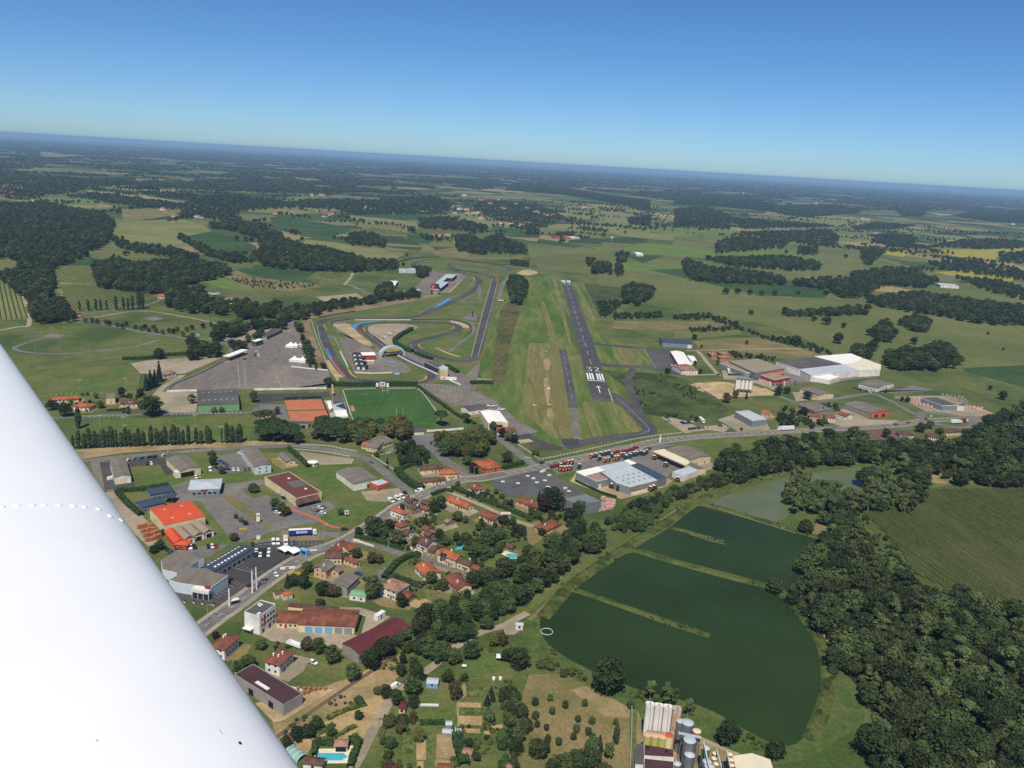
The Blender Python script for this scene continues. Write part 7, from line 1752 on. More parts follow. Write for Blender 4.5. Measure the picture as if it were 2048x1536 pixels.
# ================================================================== vehicles
def cm(name,rgb,rough=.35): 
 M[name]=mat(name,S(*rgb),S(*[c*.95 for c in rgb]),1.0,rough=rough,spec=.5); return name
for n_,c_ in {'white':(250,250,247),'black':(30,32,36),'silver':(166,170,174),'blue':(48,92,158),'navy':(34,44,70),'greyblue':(104,120,140),'red':(170,34,36),'maroon':(96,24,34),'teal':(40,130,150),'yellow':(222,190,40),'grey':(84,88,92),'lorryblue':(38,58,150),'orange':(222,116,40),'lime':(150,170,60),'machred':(158,58,40),'dgreen':(50,84,52),'cream':(226,216,180)}.items():cm('c_'+n_,c_)
_vm={}
def car_meshes(kind):
 if kind in _vm:return _vm[kind]
 L,W,H,hood,belt={'car':(4.3,1.75,1.48,.95,.92),'van':(5.4,2.0,2.35,1.1,1.25)}[kind]
 l,w=L/2,W/2
 body,glass,roof=MB(),MB(),MB()
 prof=[(-l,.35),(-l,belt-.05),(-l+.15,belt),(l-hood-.1,belt+.02),(l-.25,belt-.14),(l,belt-.3),(l,.35)]
 n=len(prof)
 v=[(x,-w,z) for x,z in prof]+[(x,w,z) for x,z in prof]
 body.add(v,[tuple(range(n))[::-1],tuple(range(n,2*n))]+[(i,(i+1)%n,n+(i+1)%n,n+i) for i in range(n)])
 r0,r1=(-l+.12,l-hood-.15)
 rr0,rr1=((-l+.55,l-hood-1.0) if kind=='car' else (-l+.18,l-hood-.55))
 wi=w*.8
 glass.hexa([(r0,-w*.97,belt+.001),(r1,-w*.97,belt+.02),(r1,w*.97,belt+.02),(r0,w*.97,belt+.001)],[(rr0,-wi,H-.06),(rr1,-wi,H-.06),(rr1,wi,H-.06),(rr0,wi,H-.06)])
 roof.box(rr0-.03,rr1+.03,-wi-.02,wi+.02,H-.055,H)
 if kind=='van':roof.hexa([(-l+.03,-w*.99,belt+.004),(l-hood-1.5,-w*.99,belt+.004),(l-hood-1.5,w*.99,belt+.004),(-l+.03,w*.99,belt+.004)],[(-l+.1,-wi-.05,H-.02),(l-hood-1.6,-wi-.05,H-.02),(l-hood-1.6,wi+.05,H-.02),(-l+.1,wi+.05,H-.02)])
 wh=MB().cyl((0,0,0),.33,.33,-.12,.12,12,'y')
 _vm[kind]=(body,glass,roof,wh.mesh('wheel',M['tyre']),glass.mesh('windows',M['glass']),L,W,{})
 return _vm[kind]
CNAME={'c_white':'white','c_black':'black','c_silver':'silver','c_blue':'blue','c_navy':'dark blue','c_greyblue':'grey-blue','c_red':'red','c_maroon':'dark red','c_teal':'teal','c_yellow':'yellow','c_grey':'dark grey','c_cream':'cream'}
def car(Zf,q,vec,color,where,kind='car',group=None):
 a=P(Zf(q)[0]); b=P(Zf((q[0]+vec[0],q[1]+vec[1]))[0])
 an=math.atan2(b[1]-a[1],b[0]-a[0])
 body,glass,roof,wm,gm,L,W,cache=car_meshes(kind)
 k='c_'+color
 if k not in cache:cache[k]=(body.mesh('body',M[k]),roof.mesh('roof',M[k]))
 lab='%s %s %s'%(CNAME[k],'delivery van' if kind=='van' else 'car',where)
 t_=thing('parked_van' if kind=='van' else 'parked_car',lab,kind,(a[0],a[1],.15),an,(group or 'vehicles '+where)+', '+color)
 obj('body',cache[k][0],t_); obj('windows',gm,t_); obj('roof',cache[k][1],t_)
 for sx in (-1,1):
  for sy in (-1,1):obj('wheel',wm,t_,(sx*L*.31,sy*(W/2-.1),.33))
 return t_
for x,y,c in ((1328,236,'navy'),(1448,224,'greyblue'),(1520,216,'greyblue'),(1583,214,'greyblue'),(1955,208,'blue')):car(ZJ2,(x,y),(5,40),c,'parked at the grass edge of the dealer lot')
for x,y,c in ((1645,205,'white'),(1712,205,'white')):car(ZJ2,(x,y),(5,40),c,'parked at the grass edge of the dealer lot','van')
for x,y,c in ((1385,335,'white'),(1380,392,'black'),(1447,338,'black'),(1445,394,'white'),(1508,335,'black'),(1508,395,'black'),(1577,328,'white'),(1570,390,'white')):car(ZJ2,(x,y),(-5,40),c,'in the double row beside the navy workshop')
for x,y,c,v,wh in ((1682,695,'white',(30,40),'at the dealer gate on the street'),(1660,655,'silver',(30,40),'beside the dealer gate'),(1475,818,'silver',(40,-20),'beside the dealer fence'),(1512,778,'grey',(40,-20),'beside the dealer fence'),(1288,852,'maroon',(40,-30),'beside the tall white pylons'),(985,775,'black',(40,-30),'against the dealership wall'),
                       (175,285,'black',(10,40),'on the lot behind the brown-grey workshop'),(320,288,'silver',(10,40),'on the lot behind the brown-grey workshop'),(455,278,'black',(10,40),'on the lot behind the brown-grey workshop'),(660,268,'black',(10,40),'on the lot behind the brown-grey workshop'),(716,262,'white',(10,40),'on the lot behind the brown-grey workshop'),(775,262,'red',(10,40),'on the lot behind the brown-grey workshop'),(60,325,'navy',(40,10),'among the scrapped cars by the dark bush'),(95,355,'grey',(40,10),'among the scrapped cars by the dark bush')):car(ZJ2,(x,y),v,c,wh)
car(ZJ2,(385,278),(5,40),'white','on the lot behind the brown-grey workshop','van')
for x,y,c in ((315,88,'white'),(360,80,'silver'),(425,72,'blue'),(487,63,'black'),(532,60,'black'),(603,50,'white')):car(ZJ,(x,y),(20,-12),c,'along the road edge of the dark car yard')
for x,y,c,v,wh in ((502,117,'white',(5,20),'in the middle of the dark car yard'),(470,121,'black',(5,20),'in the middle of the dark car yard'),(868,230,'white',(10,20),'on the grass behind the pale shop'),(898,224,'silver',(10,20),'on the grass behind the pale shop'),(1072,99,'blue',(20,5),'in the office car park'),(1108,118,'grey',(20,5),'in the office car park'),(1125,133,'greyblue',(20,5),'in the office car park'),(1040,153,'navy',(20,5),'under the office car park trees'),(1125,162,'navy',(20,5),'under the office car park trees'),(1175,168,'white',(5,20),'at the end wall of the blue office'),(1213,168,'white',(5,20),'at the end wall of the blue office'),(1270,166,'blue',(5,20),'at the end wall of the blue office'),(1305,162,'red',(5,20),'at the end wall of the blue office'),(1225,36,'white',(20,5),'at the road end of the blue office'),(1250,22,'white',(20,5),'at the road end of the blue office'),
                       (1555,374,'silver',(20,5),'along the supermarket side wall'),(1595,400,'black',(20,5),'along the supermarket side wall'),(1515,498,'navy',(20,5),'under the supermarket parking trees'),(1535,520,'white',(20,5),'under the supermarket parking trees'),(1580,542,'maroon',(20,5),'under the supermarket parking trees'),(1835,497,'silver',(20,8),'in front of the supermarket entrance'),(1885,481,'white',(20,5),'in front of the supermarket entrance'),(1912,475,'teal',(20,5),'in front of the supermarket entrance'),(1875,509,'red',(20,5),'in front of the supermarket entrance'),(1906,523,'white',(20,3),'in front of the supermarket entrance'),(437,493,'white',(20,8),'beside the navy shed')):car(ZJ,(x,y),v,c,wh)
car(ZJ,(985,170),(5,20),'white','under the office car park trees','van'); car(ZJ,(178,243),(20,-6),'white','at the white workshop corner','van')
for x,y in ((1190,1038),(1240,1020),(1275,1008)):car(ZI,(x,y),(20,12),'white','parked on the verge beside the tall stone house','van')
car(ZI,(1408,960),(-20,3),'white','turning at the road fork','van')
for x,y,c,v,wh in ((1035,733,'greyblue',(-20,-14),'driving along the bend road'),(1160,768,'grey',(-10,-10),'parked at the bend fence'),(1125,660,'black',(20,-3),'in the municipal building car park'),(1505,583,'navy',(3,10),'parked on the hangar lane car park'),(1530,560,'white',(3,10),'parked on the hangar lane car park'),(1300,973,'black',(10,8),'behind the verge vans')):car(ZI,(x,y),v,c,wh)
for x,y,c,v,wh in ((120,820,'navy',(20,-3),'waiting at the supermarket exit'),(720,1016,'maroon',(20,5),'on the village lane'),(1492,638,'black',(10,-5),'on the drive of the pink house'),(300,1233,'navy',(20,4),'beside the grey workshop lane'),(232,1184,'blue',(20,4),'behind the grey workshop'),(1737,275,'black',(20,-5),'driving on the main road past the tractors')):car(ZK,(x,y),v,c,wh)
car(ZM,(910,765),(20,10),'white','standing in the rough garden'); car(ZM,(1727,875),(8,-10),'black','beside the teal shed')
car(ZM,(1515,945),(20,-14),'white','parked on the sandy track','van'); car(ZM,(495,868),(20,0),'white','half hidden behind the concrete shed')
for i in range(7):car(ZF,(1655+i*14,1252+(i%2)*8),(8,-3),['black','navy','white','blue','black','greyblue','white'][i],'in the upper row of the roadside car lot')
for i in range(11):car(ZF,(1712+i*15,1306-i*1.5),(4,-8),['black','black','navy','black','greyblue','black','black','silver','grey','white','silver'][i],'in the lower row of the roadside car lot')
for x,y,c in ((1530,1214,'navy'),(1550,1243,'silver'),(1968,1282,'grey'),(1998,1285,'white')):car(ZF,(x,y),(10,2),c,'apart from the rows on the roadside car lot')
for x,y,c,v,wh in ((885,652,'black',(20,-1),'driving past the orange striped barn road'),(1015,643,'silver',(20,-1),'driving on the main road near the black shed'),(1345,629,'blue',(20,-2),'driving near the flagpoles'),(1415,620,'red',(20,-2),'driving towards the roundabout'),(1512,600,'red',(20,-2),'entering the roundabout'),(1540,585,'white',(10,-5),'leaving the roundabout')):car(ZG,(x,y),v,c,wh)
for i in range(16):car(ZG,(655+(i%8)*20,400+(i // 8)*14-(i%8)*.5),(3,6),['white','black','silver','navy','white','grey','red','silver'][(i*3)%8],'in the staff car park of the factory')
for i in range(6):car(ZG,(1120+i*16,432+i*4),(10,3),['grey','red','black','silver','navy','white'][i],'along the long white estate building')
for x,y,c,k in ((890,495,'grey','van'),(935,495,'white','van'),(508,548,'white','car'),(740,541,'grey','car'),(1290,196,'yellow','car'),(1580,552,'white','car'),(905,435,'white','car'),(695,490,'yellow','car')):car(ZD2,(x,y),(-20,-4) if k=='car' else (10,25),c,'on the big circuit paddock',k)

def box_truck(Zf,q,vec,L,H,label,cab,box,sign=None,name='truck',roofm=None):
 a=P(Zf(q)[0]); b=P(Zf((q[0]+vec[0],q[1]+vec[1]))[0])
 t_=thing(name,label,'truck',(a[0],a[1],.15),math.atan2(b[1]-a[1],b[0]-a[0]))
 l=L/2
 MB().box(-l,l-3.0,-1.25,1.25,1.05,H).obj('trailer',M[box],t_)
 if roofm:MB().box(-l+.003,l-3.003,-1.27,1.27,H+.003,H+.1).obj('trailer_roof',M[roofm],t_)
 MB().hexa([(l-2.4,-1.2,.7),(l,-1.2,.7),(l,1.2,.7),(l-2.4,1.2,.7)],[(l-2.4,-1.15,3.3),(l-.5,-1.15,3.2),(l-.5,1.15,3.2),(l-2.4,1.15,3.3)]).obj('cab',M[cab],t_)
 MB().hexa([(l-.27,-1.02,1.95),(l-.2,-1.02,1.95),(l-.2,1.02,1.95),(l-.27,1.02,1.95)],[(l-.46,-1,2.9),(l-.4,-1,2.9),(l-.4,1,2.9),(l-.46,1,2.9)]).obj('windscreen',M['glass'],t_)
 MB().box(l-1.5,l-.7,-1.22,-1.15,1.9,2.6).obj('side_window',M['glass'],t_)
 MB().box(-l+.5,l-1.5,-.9,.9,.7,1.04).obj('chassis',M['black'],t_)
 wm=_vm.setdefault('twheel',MB().cyl((0,0,0),.5,.5,-.16,.16,14,'y').mesh('wheel',M['tyre']))
 for x in (-l+1.4,-l+2.6,-l+3.8,l-3.6,l-1.1):
  for sy in (-1,1):obj('wheel',wm,t_,(x,sy*1.05,.5))
 return t_,l
t_,l=box_truck(ZJ,(1745,700),(20,-1),16.2,3.9,'blue articulated lorry with white roof and white oval sign','c_white','c_lorryblue',roofm='c_white')
for sy,ry in ((-1,0),(1,0)):
 y=sy*1.27
 disc=[(-3.1+.75*math.cos(a),2.55+.7*math.sin(a)) for a in np.linspace(0,2*math.pi,18,endpoint=False)]
 pill=[(x_+.55*math.cos(a),2.55+.55*math.sin(a)) for x_,a0 in ((1.9,-90),(-1.7,90)) for a in [R(a0+k*22.5) for k in range(9)]]
 for nm,pl_,m_ in (('roundel',disc,'c_white'),('name_plate',pill,'c_white')):
  MB().add([(px_,y,pz) for px_,pz in pl_]+[(px_,y+sy*.02,pz) for px_,pz in pl_],[tuple(range(len(pl_))),tuple(range(len(pl_),2*len(pl_)))]).obj(nm,M[m_],t_)
 g=MB()
 for k,(x0,w_) in enumerate(((-1.7,.5),(-1.0,.3),(-.6,.3),(-.2,.35),(.25,.3),(.65,.3),(1.05,.4),(1.55,.25))):g.box(x0,x0+w_,min(y+sy*.021,y+sy*.03),max(y+sy*.021,y+sy*.03),2.33,2.33+(.5 if k in (0,4) else .34))
 g.box(-3.5,-2.7,min(y+sy*.021,y+sy*.03),max(y+sy*.021,y+sy*.03),2.5,2.62)
 g.obj('plate_marks',M['c_lorryblue'],t_)
box_truck(ZG,(740,660),(-20,1),17,3.9,'long white articulated lorry on the main road','c_white','c_white')
box_truck(ZG2,(1390,345),(20,-2),15,3.9,'white lorry with red trailer on the roundabout','c_white','c_red')
box_truck(ZG2,(1330,355),(20,-1),13,3.9,'white lorry beside the red trailer on the roundabout','c_white','c_white')
box_truck(ZG3,(1235,665),(10,20),13,3.4,'white coach parked beside the logistics hall','c_white','c_white')
box_truck(ZG3,(1430,680),(20,6),12,3.6,'white lorry parked in front of the logistics hall','c_white','c_white')
box_truck(ZF,(1815,1245),(10,9),11,3.4,'white lorry parked behind the roadside car lot','c_white','c_white')
box_truck(ZJ2,(1830,200),(5,40),8,3.3,'cream box camper beside the car-port tent','c_white','c_cream')
box_truck(ZE,(905,780),(20,4),8,3.2,'cream motorhome on the infield lot','c_cream','c_cream')
box_truck(ZE,(855,808),(20,6),8,3.2,'pinkish white motorhome on the infield lot','c_white','w_pink')
box_truck(ZD2,(1508,368),(2,20),8,3.2,'white box van beside the first white marquee','c_white','c_white')
for q,lab in (((1425,103),'white bus parked behind the lane trees'),((1475,104),'white bus parked beside the other bus')):box_truck(ZD,q,(20,-2),12,3.2,lab,'c_white','c_white')

def tractor(Zf,q,vec,color,where,big=1.0):
 a=P(Zf(q)[0]); b=P(Zf((q[0]+vec[0],q[1]+vec[1]))[0])
 t_=thing('tractor','%s tractor %s'%({'c_orange':'orange','c_blue':'blue','c_dgreen':'dark green','c_lime':'yellow-green','c_machred':'red'}[color],where),'tractor',(a[0],a[1],.15),math.atan2(b[1]-a[1],b[0]-a[0]),'tractors '+where+color)
 t_.scale=(big,)*3
 k=('tr',color)
 if k not in _vm:
  _vm[k]=(MB().hexa([(.1,-.45,.8),(2.4,-.4,.8),(2.4,.4,.8),(.1,.45,.8)],[(.1,-.42,1.75),(2.3,-.36,1.55),(2.3,.36,1.55),(.1,.42,1.75)]).box(-1.5,.1,-.5,.5,.7,1.3).box(-1.6,-.2,-1.15,-.6,1.5,1.62).box(-1.6,-.2,.6,1.15,1.5,1.62).mesh('body',M[color]),
                  MB().hexa([(-1.3,-.75,1.32),(.15,-.75,1.32),(.15,.75,1.32),(-1.3,.75,1.32)],[(-1.15,-.65,2.75),(.0,-.65,2.75),(.0,.65,2.75),(-1.15,.65,2.75)]).mesh('cab',M['glass']),
                  MB().box(-1.3,.15,-.8,.8,2.75,2.9).mesh('cab_roof',M['c_white']),
                  MB().cyl((0,0,0),.85,.85,-.25,.25,16,'y').mesh('wheel',M['tyre']),MB().cyl((0,0,0),.55,.55,-.18,.18,14,'y').mesh('wheel',M['tyre']))
 bo,ca,ro,w1,w2=_vm[k]
 obj('body',bo,t_); obj('cab',ca,t_); obj('cab_roof',ro,t_)
 for sy in (-1,1):obj('rear_wheel',w1,t_,(-.85,sy*.95,.85)); obj('front_wheel',w2,t_,(1.75,sy*.85,.55))
TC={'o':'c_orange','b':'c_blue','g':'c_dgreen','l':'c_lime','r':'c_machred'}
for x,y,c in ((285,525,'o'),(345,512,'g'),(420,496,'g'),(480,484,'g'),(525,472,'g'),(565,512,'b'),(735,505,'b'),(870,492,'g'),(905,486,'b'),(960,472,'g'),(1005,485,'g'),(1042,460,'b')):tractor(ZL3,(x,y),(-10,12),TC[c],'in the sales row beside the main road',1.15)
for x,y,c in ((400,552,'g'),(480,578,'o'),(525,568,'o'),(610,550,'o'),(650,545,'o'),(690,505,'o'),(760,535,'g'),(815,515,'b')):tractor(ZL3,(x,y),(-10,12),TC[c],'in the row behind the white roofed hall',1.15)
for x,y,c in ((1030,610,'o'),(1085,615,'o'),(1135,605,'o'),(1190,600,'o'),(1225,500,'o'),(1165,510,'o'),(1030,560,'o'),(1350,570,'g')):tractor(ZL2,(x,y),(-8,14),TC[c],'in the cluster beside the dark grey supermarket',1.2)
for x,y,c,wh in ((1155,540,'o','standing alone in the machinery yard'),(1310,640,'l','in the middle of the machinery yard'),(1235,860,'o','at the corner of the navy roofed block'),(1105,970,'o','on the sandy edge above the thicket'),(1145,955,'g','on the sandy edge above the thicket'),(1475,838,'o','beside the small white shed'),(690,910,'r','in the doorway of the machinery hall'),(575,930,'r','outside the tiled block')):tractor(ZL3,(x,y),(12,-5),TC[c],wh,1.3)
def implement(Zf,q,vec,where):
 a=P(Zf(q)[0]); b=P(Zf((q[0]+vec[0],q[1]+vec[1]))[0])
 t_=thing('farm_implement','red folding farm implement '+where,'farm machine',(a[0],a[1],.15),math.atan2(b[1]-a[1],b[0]-a[0]),'farm implements '+where)
 if 'imp' not in _vm:
  f=MB()
  for y in (-1.4,0,1.4):f.box(-2.6,2.6,y-.12,y+.12,.9,1.15)
  for x in (-2.4,0,2.4):f.box(x-.12,x+.12,-1.5,1.5,1.16,1.4)
  f.hexa([(-1.5,-1.6,1.4),(1.5,-1.6,1.4),(1.5,-1.3,1.4),(-1.5,-1.3,1.4)],[(-1.3,-1.2,2.6),(1.3,-1.2,2.6),(1.3,-1.0,2.6),(-1.3,-1.0,2.6)])
  tn=MB()
  for i in range(9):tn.box(-2.4+i*.6,-2.3+i*.6,-1.5,1.5,.1,.9)
  _vm['imp']=(f.mesh('frame',M['c_machred']),tn.mesh('tines',M['black']),MB().cyl((0,0,0),.45,.45,-.15,.15,12,'y').mesh('wheel',M['tyre']))
 obj('frame',_vm['imp'][0],t_); obj('tines',_vm['imp'][1],t_)
 for sy in (-1,1):obj('wheel',_vm['imp'][2],t_,(0,sy*1.7,.45))
for x,y in ((590,462),(650,445),(700,448),(760,434),(835,415),(890,390),(1065,402)):implement(ZL3,(x,y),(12,-3),'along the main road fence')
for x,y in ((900,552),(965,535),(1060,505),(1150,500)):implement(ZL2,(x,y),(12,-3),'behind the tractor cluster')

def plane(Zf,q,vec,label,color,span):
 a=P(Zf(q)[0]); b=P(Zf((q[0]+vec[0],q[1]+vec[1]))[0])
 t_=thing('light_aircraft',label,'aircraft',(a[0],a[1],.15),math.atan2(b[1]-a[1],b[0]-a[0]))
 MB().cyl((0,0,1.1),.55,.2,-3.5,3,12,'x').obj('fuselage',M[color],t_)
 MB().hexa([(-.2,-span/2,1.1),(1.0,-span/2,1.1),(1.0,span/2,1.1),(-.2,span/2,1.1)],[(-.1,-span/2,1.22),(.9,-span/2,1.22),(.9,span/2,1.28),(-.1,span/2,1.28)]).obj('wing',M['c_white'],t_)
 MB().box(2.3,3.0,-1.5,1.5,1.2,1.28).obj('tailplane',M['c_white'],t_)
 MB().box(2.3,3.1,-.06,.06,1.25,2.5).obj('fin',M[color],t_)
 MB().box(-1.4,.2,-.45,.45,1.5,1.95).obj('canopy',M['glass'],t_)
 for sy in (-1,1):MB().cyl((-.4,sy*.9,.3),.3,.3,-.1,.1,10,'y').obj('wheel',M['tyre'],t_)
plane(ZG3,(375,578),(20,4),'white light aircraft on the dark apron beside the hangar','c_white',10)
plane(ZF,(25,1118),(10,12),'white glider parked behind the cream hangar','c_white',14)
plane(ZF,(85,1122),(10,8),'orange and white glider behind the cream hangar','c_orange',14)
plane(ZF,(168,1150),(12,6),'white light aircraft at the apron edge near the grass strip','c_white',9)

# ================================================================== poles, fences, signs, tents
def pole(Zf,q,h,label,name='utility_pole',m='pole',r=.14,arms=0,group=None,cat='pole'):
 c=P(Zf(q)[0]); t_=thing(name,label,cat,(c[0],c[1],.1),math.atan2(c[1],c[0])-math.pi/2,group)
 MB().cyl((0,0,0),r,r*.6,0,h,8).obj('mast',M[m],t_)
 if arms==1:
  MB().box(0,1.6,-.06,.06,h-.12,h).obj('arm',M[m],t_); MB().box(1.2,1.9,-.16,.16,h-.22,h-.125).obj('lamp_head',M['frame'],t_)
 if arms==2:
  MB().box(-1.6,1.6,-.07,.07,h-.1,h+.06).obj('crossbar',M[m],t_)
  for i in range(4):MB().box(-1.6+i*.95,-1.2+i*.95,-.2,.15,h+.07,h+.5).obj('floodlight',M['frame'],t_)
 if arms==3:
  MB().box(-1.1,1.1,-.06,.06,h-.7,h-.56).obj('crossarm',M['wood'],t_)
  for i in (-1,0,1):MB().cyl((i*.9,0,0),.05,.05,h-.56,h-.3,6).obj('insulator',M['w_dark'],t_)
 return t_
for q,lab in (((620,590),'floodlight mast on the left sports field near the cream box house'),((250,200),'floodlight mast behind the long red-roofed house'),((415,510),'floodlight mast behind the poplar row'),((1190,500),'floodlight mast in front of the sports hall field'),((605,520),'floodlight mast in the gap above the poplars')):
 pole(ZH,q,13,lab,'floodlight_mast',arms=2)
for q,lab in (((620,175),'floodlight mast beside the field hedge'),((665,380),'floodlight mast beside the brown-roofed house'),((1190,350),'floodlight mast at the sports hall corner'),((1155,345),'low floodlight on the school yard edge'),((1405,590),'tall bare mast beside the thin poplar')):
 pole(ZH,q,12,lab,'floodlight_mast',arms=2)
for q,h in (((95,470),8),((170,420),8),((283,380),8),((350,362),8),((437,372),8),((405,505),8),((240,500),8),((610,490),8),((800,480),8),((958,445),8),((992,245),9),((1205,295),8),((1320,310),8),((1075,275),8)):
 pole(ZD,q,h,'thin grey lamp post along the ring path field','lamp_post',arms=1,r=.11,group='lamp posts of the ring path field',cat='lamp post')
for q,h,lab in (((545,310),9,'lamp mast at the left side of the upper clay court'),((462,300),9,'lamp mast inside the upper clay court'),((605,380),9,'lamp mast between the clay courts'),((435,190),9,'lamp mast on the hard court'),((560,185),9,'second lamp mast on the hard court'),((455,385),9,'lamp mast on the lower clay court')):
 pole(ZI,q,h,lab,'court_light',arms=1,r=.1,cat='lamp post')
for q,h,lab,ar in ((ZJ3((1437,400))[0],9,'street lamp beside the blue lorry',1),(ZM3((463,770))[0],9,'wooden pole in front of the white block',3),(ZJ((965,1393))[0],8,'street lamp on the sandy junction island',1),(ZJ3((467,1100))[0],5,'slim lamp in the dealer lot',1),(ZN((782,270))[0],9,'concrete power pole beside the track hedge',3),(ZN((1163,305))[0],10,'power pole on the bank beside the pump hut',3),(ZN((733,440))[0],8,'power pole above the allotment lawn',3),(ZM((1395,1310))[0],9,'left of twin pale poles on the sandy track',3),(ZM((1422,1312))[0],9,'right of twin pale poles on the sandy track',3),(ZN((20,1125))[0],9,'pale pole at the foot of the sandy track',3),(ZM((1650,470))[0],9,'power pole among the trees behind the long red shed',3),(ZK((357,1225))[0],8,'pole beside the green-roofed shed lane',3),(ZK((480,965))[0],6,'lamp beside the village lane',1),(ZK((1180,375))[0],7,'lamp at the main road corner',1),(ZI((1105,500))[0],9,'mast beside the thin pine',1),(ZK((1065,290))[0],6,'lamp on the hangar lane',1),(ZH((965,690))[0],7,'street lamp above the cream warehouse',1),(ZH((585,722))[0],7,'street lamp above the white workshop',1),(ZH((1178,670))[0],7,'street lamp beside the car park entrance',1),(ZL((210,350))[0],6,'lamp in front of the hangar lane hedge',1),(ZG2((990,225))[0],8,'street lamp on the estate road',1),(ZJ((1190,390))[0],7,'twin lamp on the supermarket lot',1),(ZJ((640,30))[0],7,'lamp on the road above the warehouse',1)):
 pole(PX,q,h,lab,'street_lamp' if ar==1 else 'power_pole','pole' if ar==1 else 'wood',arms=ar,cat='lamp post' if ar==1 else 'pole')
for q,lab in (((1328,955),'tall white tapered pylon nearest the street in front of the dealership'),((1387,902),'tall white tapered pylon behind the other at the dealership'),((978,1158),'white tapered pylon at the corner of the dealership entrance')):
 pole(ZJ2,q,12.5 if q[0]>1000 else 9.5,lab,'light_pylon','c_white',r=.5,cat='pylon')
for i in range(4):pole(ZJ3,(560+i*40,425),7.5,'slim white flagpole in the row beside the blue lorry','flagpole','pole',.07,group='flagpoles beside the lorry',cat='flagpole')
for i in range(8):pole(ZG2,(745+i*15,430),8,'slim white flagpole in the row beside the brown car park','flagpole','pole',.08,group='flagpoles beside the brown car park',cat='flagpole')

def fence(Zf,pts,gap,h,label,m='c_white',rail=True,n=4):
 w=smooth_line([P(p) for p in Zf(*pts)],n)[:,:2]
 seg=np.linalg.norm(np.diff(w,axis=0),axis=1); s=np.concatenate([[0],np.cumsum(seg)])
 k=int(s[-1]/gap)+1
 t_=thing('fence',label,'fence',(w[0][0],w[0][1],.1))
 pm_=MB().box(-.13,.13,-.13,.13,0,h).mesh('post',M[m])
 q=[np.array([np.interp(i*gap,s,w[:,0]),np.interp(i*gap,s,w[:,1])])-w[0] for i in range(k)]
 for p in q:obj('post',pm_,t_,(p[0],p[1],0))
 if rail and len(q)>1:
  for zz in (h*.85,h*.45):
   mb=MB()
   for a,b in zip(q[:-1],q[1:]):mb.bar((*a,zz),(*b,zz),.07,4)
   mb.obj('rail',M[m],t_)
 return t_
fence(ZI,((480,590),(700,605),(800,625),(920,645)),2.4,1.1,'white rail fence on the upper side of the bend road')
fence(ZI,((420,628),(560,640),(720,660),(880,690)),2.4,1.1,'white rail fence along the gravel yard')
fence(ZI,((1040,680),(1130,740),(1230,800)),2.4,1.1,'white rail fence around the bend lawn')
fence(ZI,((1110,668),(1195,655)),2,1.0,'white rail fence of the municipal car park')
fence(ZI,((820,158),(1000,152),(1080,150)),3,1.1,'white posts behind the left goal line of the rugby pitch')
fence(ZI,((1160,150),(1280,150),(1390,148)),3,1.1,'white posts behind the right goal line of the rugby pitch')
fence(ZI,((1400,150),(1440,185),(1500,265),(1560,350)),3,1.1,'white rail fence on the right touchline')
fence(ZI,((812,165),(850,280),(890,400)),3,1.1,'white rail fence on the grandstand touchline')
fence(ZH,((10,208),(240,200),(450,195)),4,1.2,'white concrete post fence behind the long red-roofed house',rail=False)
fence(ZH,((620,190),(720,185)),4,1.2,'white concrete post fence beside the big oak',rail=False)
fence(ZH,((330,392),(500,385),(680,378)),3.4,1.2,'white concrete post fence along the lower lane',rail=False)
fence(ZH,((1000,372),(1250,362),(1590,350)),3.4,1.1,'white concrete post fence in front of the sports hall',rail=False)
fence(ZL,((300,200),(380,250),(460,310)),2.4,1.2,'pale fence on the hangar lane beside the apron')
fence(ZL,((470,318),(700,272),(1000,205),(1300,140),(1600,105)),3.4,1.3,'long pale fence between the main road and the airfield')
fence(ZE,((1140,1195),(1300,1200),(1500,1215)),4,1.2,'pale fence along the trackside road',rail=False)
def wall_strip(Zf,pts,w,h,label,m='w_white',name='wall',n=5):
 c=smooth_line([P(p) for p in Zf(*pts)],n)[:,:2]
 a,b=ribbon_geo(c,w); v=[]; f=[]
 for i in range(len(c)):v+=[(*a[i],0),(*a[i],h),(*b[i],h),(*b[i],0)]
 for i in range(len(c)-1):
  for j in range(3):f.append((4*i+j,4*i+j+1,4*i+5+j,4*i+4+j))
 k=len(c)*4
 f+=[(0,1,2,3),(k-1,k-2,k-3,k-4)]
 return tag(obj(name,newmesh(name,v,f,M[m])),label,'wall')
wall_strip(ZI,((110,160),(400,155),(680,150)),.5,1.8,'long white wall between the paddock and the hard court')
wall_strip(ZD,((1140,765),(1240,762),(1345,760)),.5,1.8,'white wall at the lower corner of the paddock')
wall_strip(ZI,((1470,488),(1620,480),(1760,468)),.4,1.8,'white wall along the pitch entrance')
wall_strip(ZD,((1150,755),(1190,715),(1400,625),(1560,540)),.6,1.6,'grey concrete wall along the diagonal edge of the paddock','w_concrete')
wall_strip(ZE3,((930,415),(1150,530),(1400,640),(1640,750)),1.0,1.1,'white concrete barrier along the start straight','c_white','barrier')
wall_strip(ZE3,((1690,780),(1820,840),(1975,905)),1.0,1.1,'white concrete barrier beyond the cream tower','c_white','barrier')
wall_strip(ZE3,((0,360),(60,480),(130,620)),.8,1.0,'white pit wall beside the first straight','c_white','barrier')
wall_strip(ZE3,((240,700),(500,715),(850,705)),1.2,1.0,'pale barrier along the paddock lawn','r_cream','barrier')
wall_strip(ZE,((610,658),(800,656),(1070,657)),1.2,1.0,'cream tyre wall along the back straight','r_cream','barrier')
wall_strip(ZE,((420,700),(440,670),(570,655)),1.0,1.2,'dark tyre wall around the big gravel trap','w_dark','barrier')
wall_strip(ZE,((1075,655),(1400,655),(1540,690),(1570,740),(1540,775)),1.0,1.1,'dark tyre wall around the inner hairpin','w_dark','barrier')
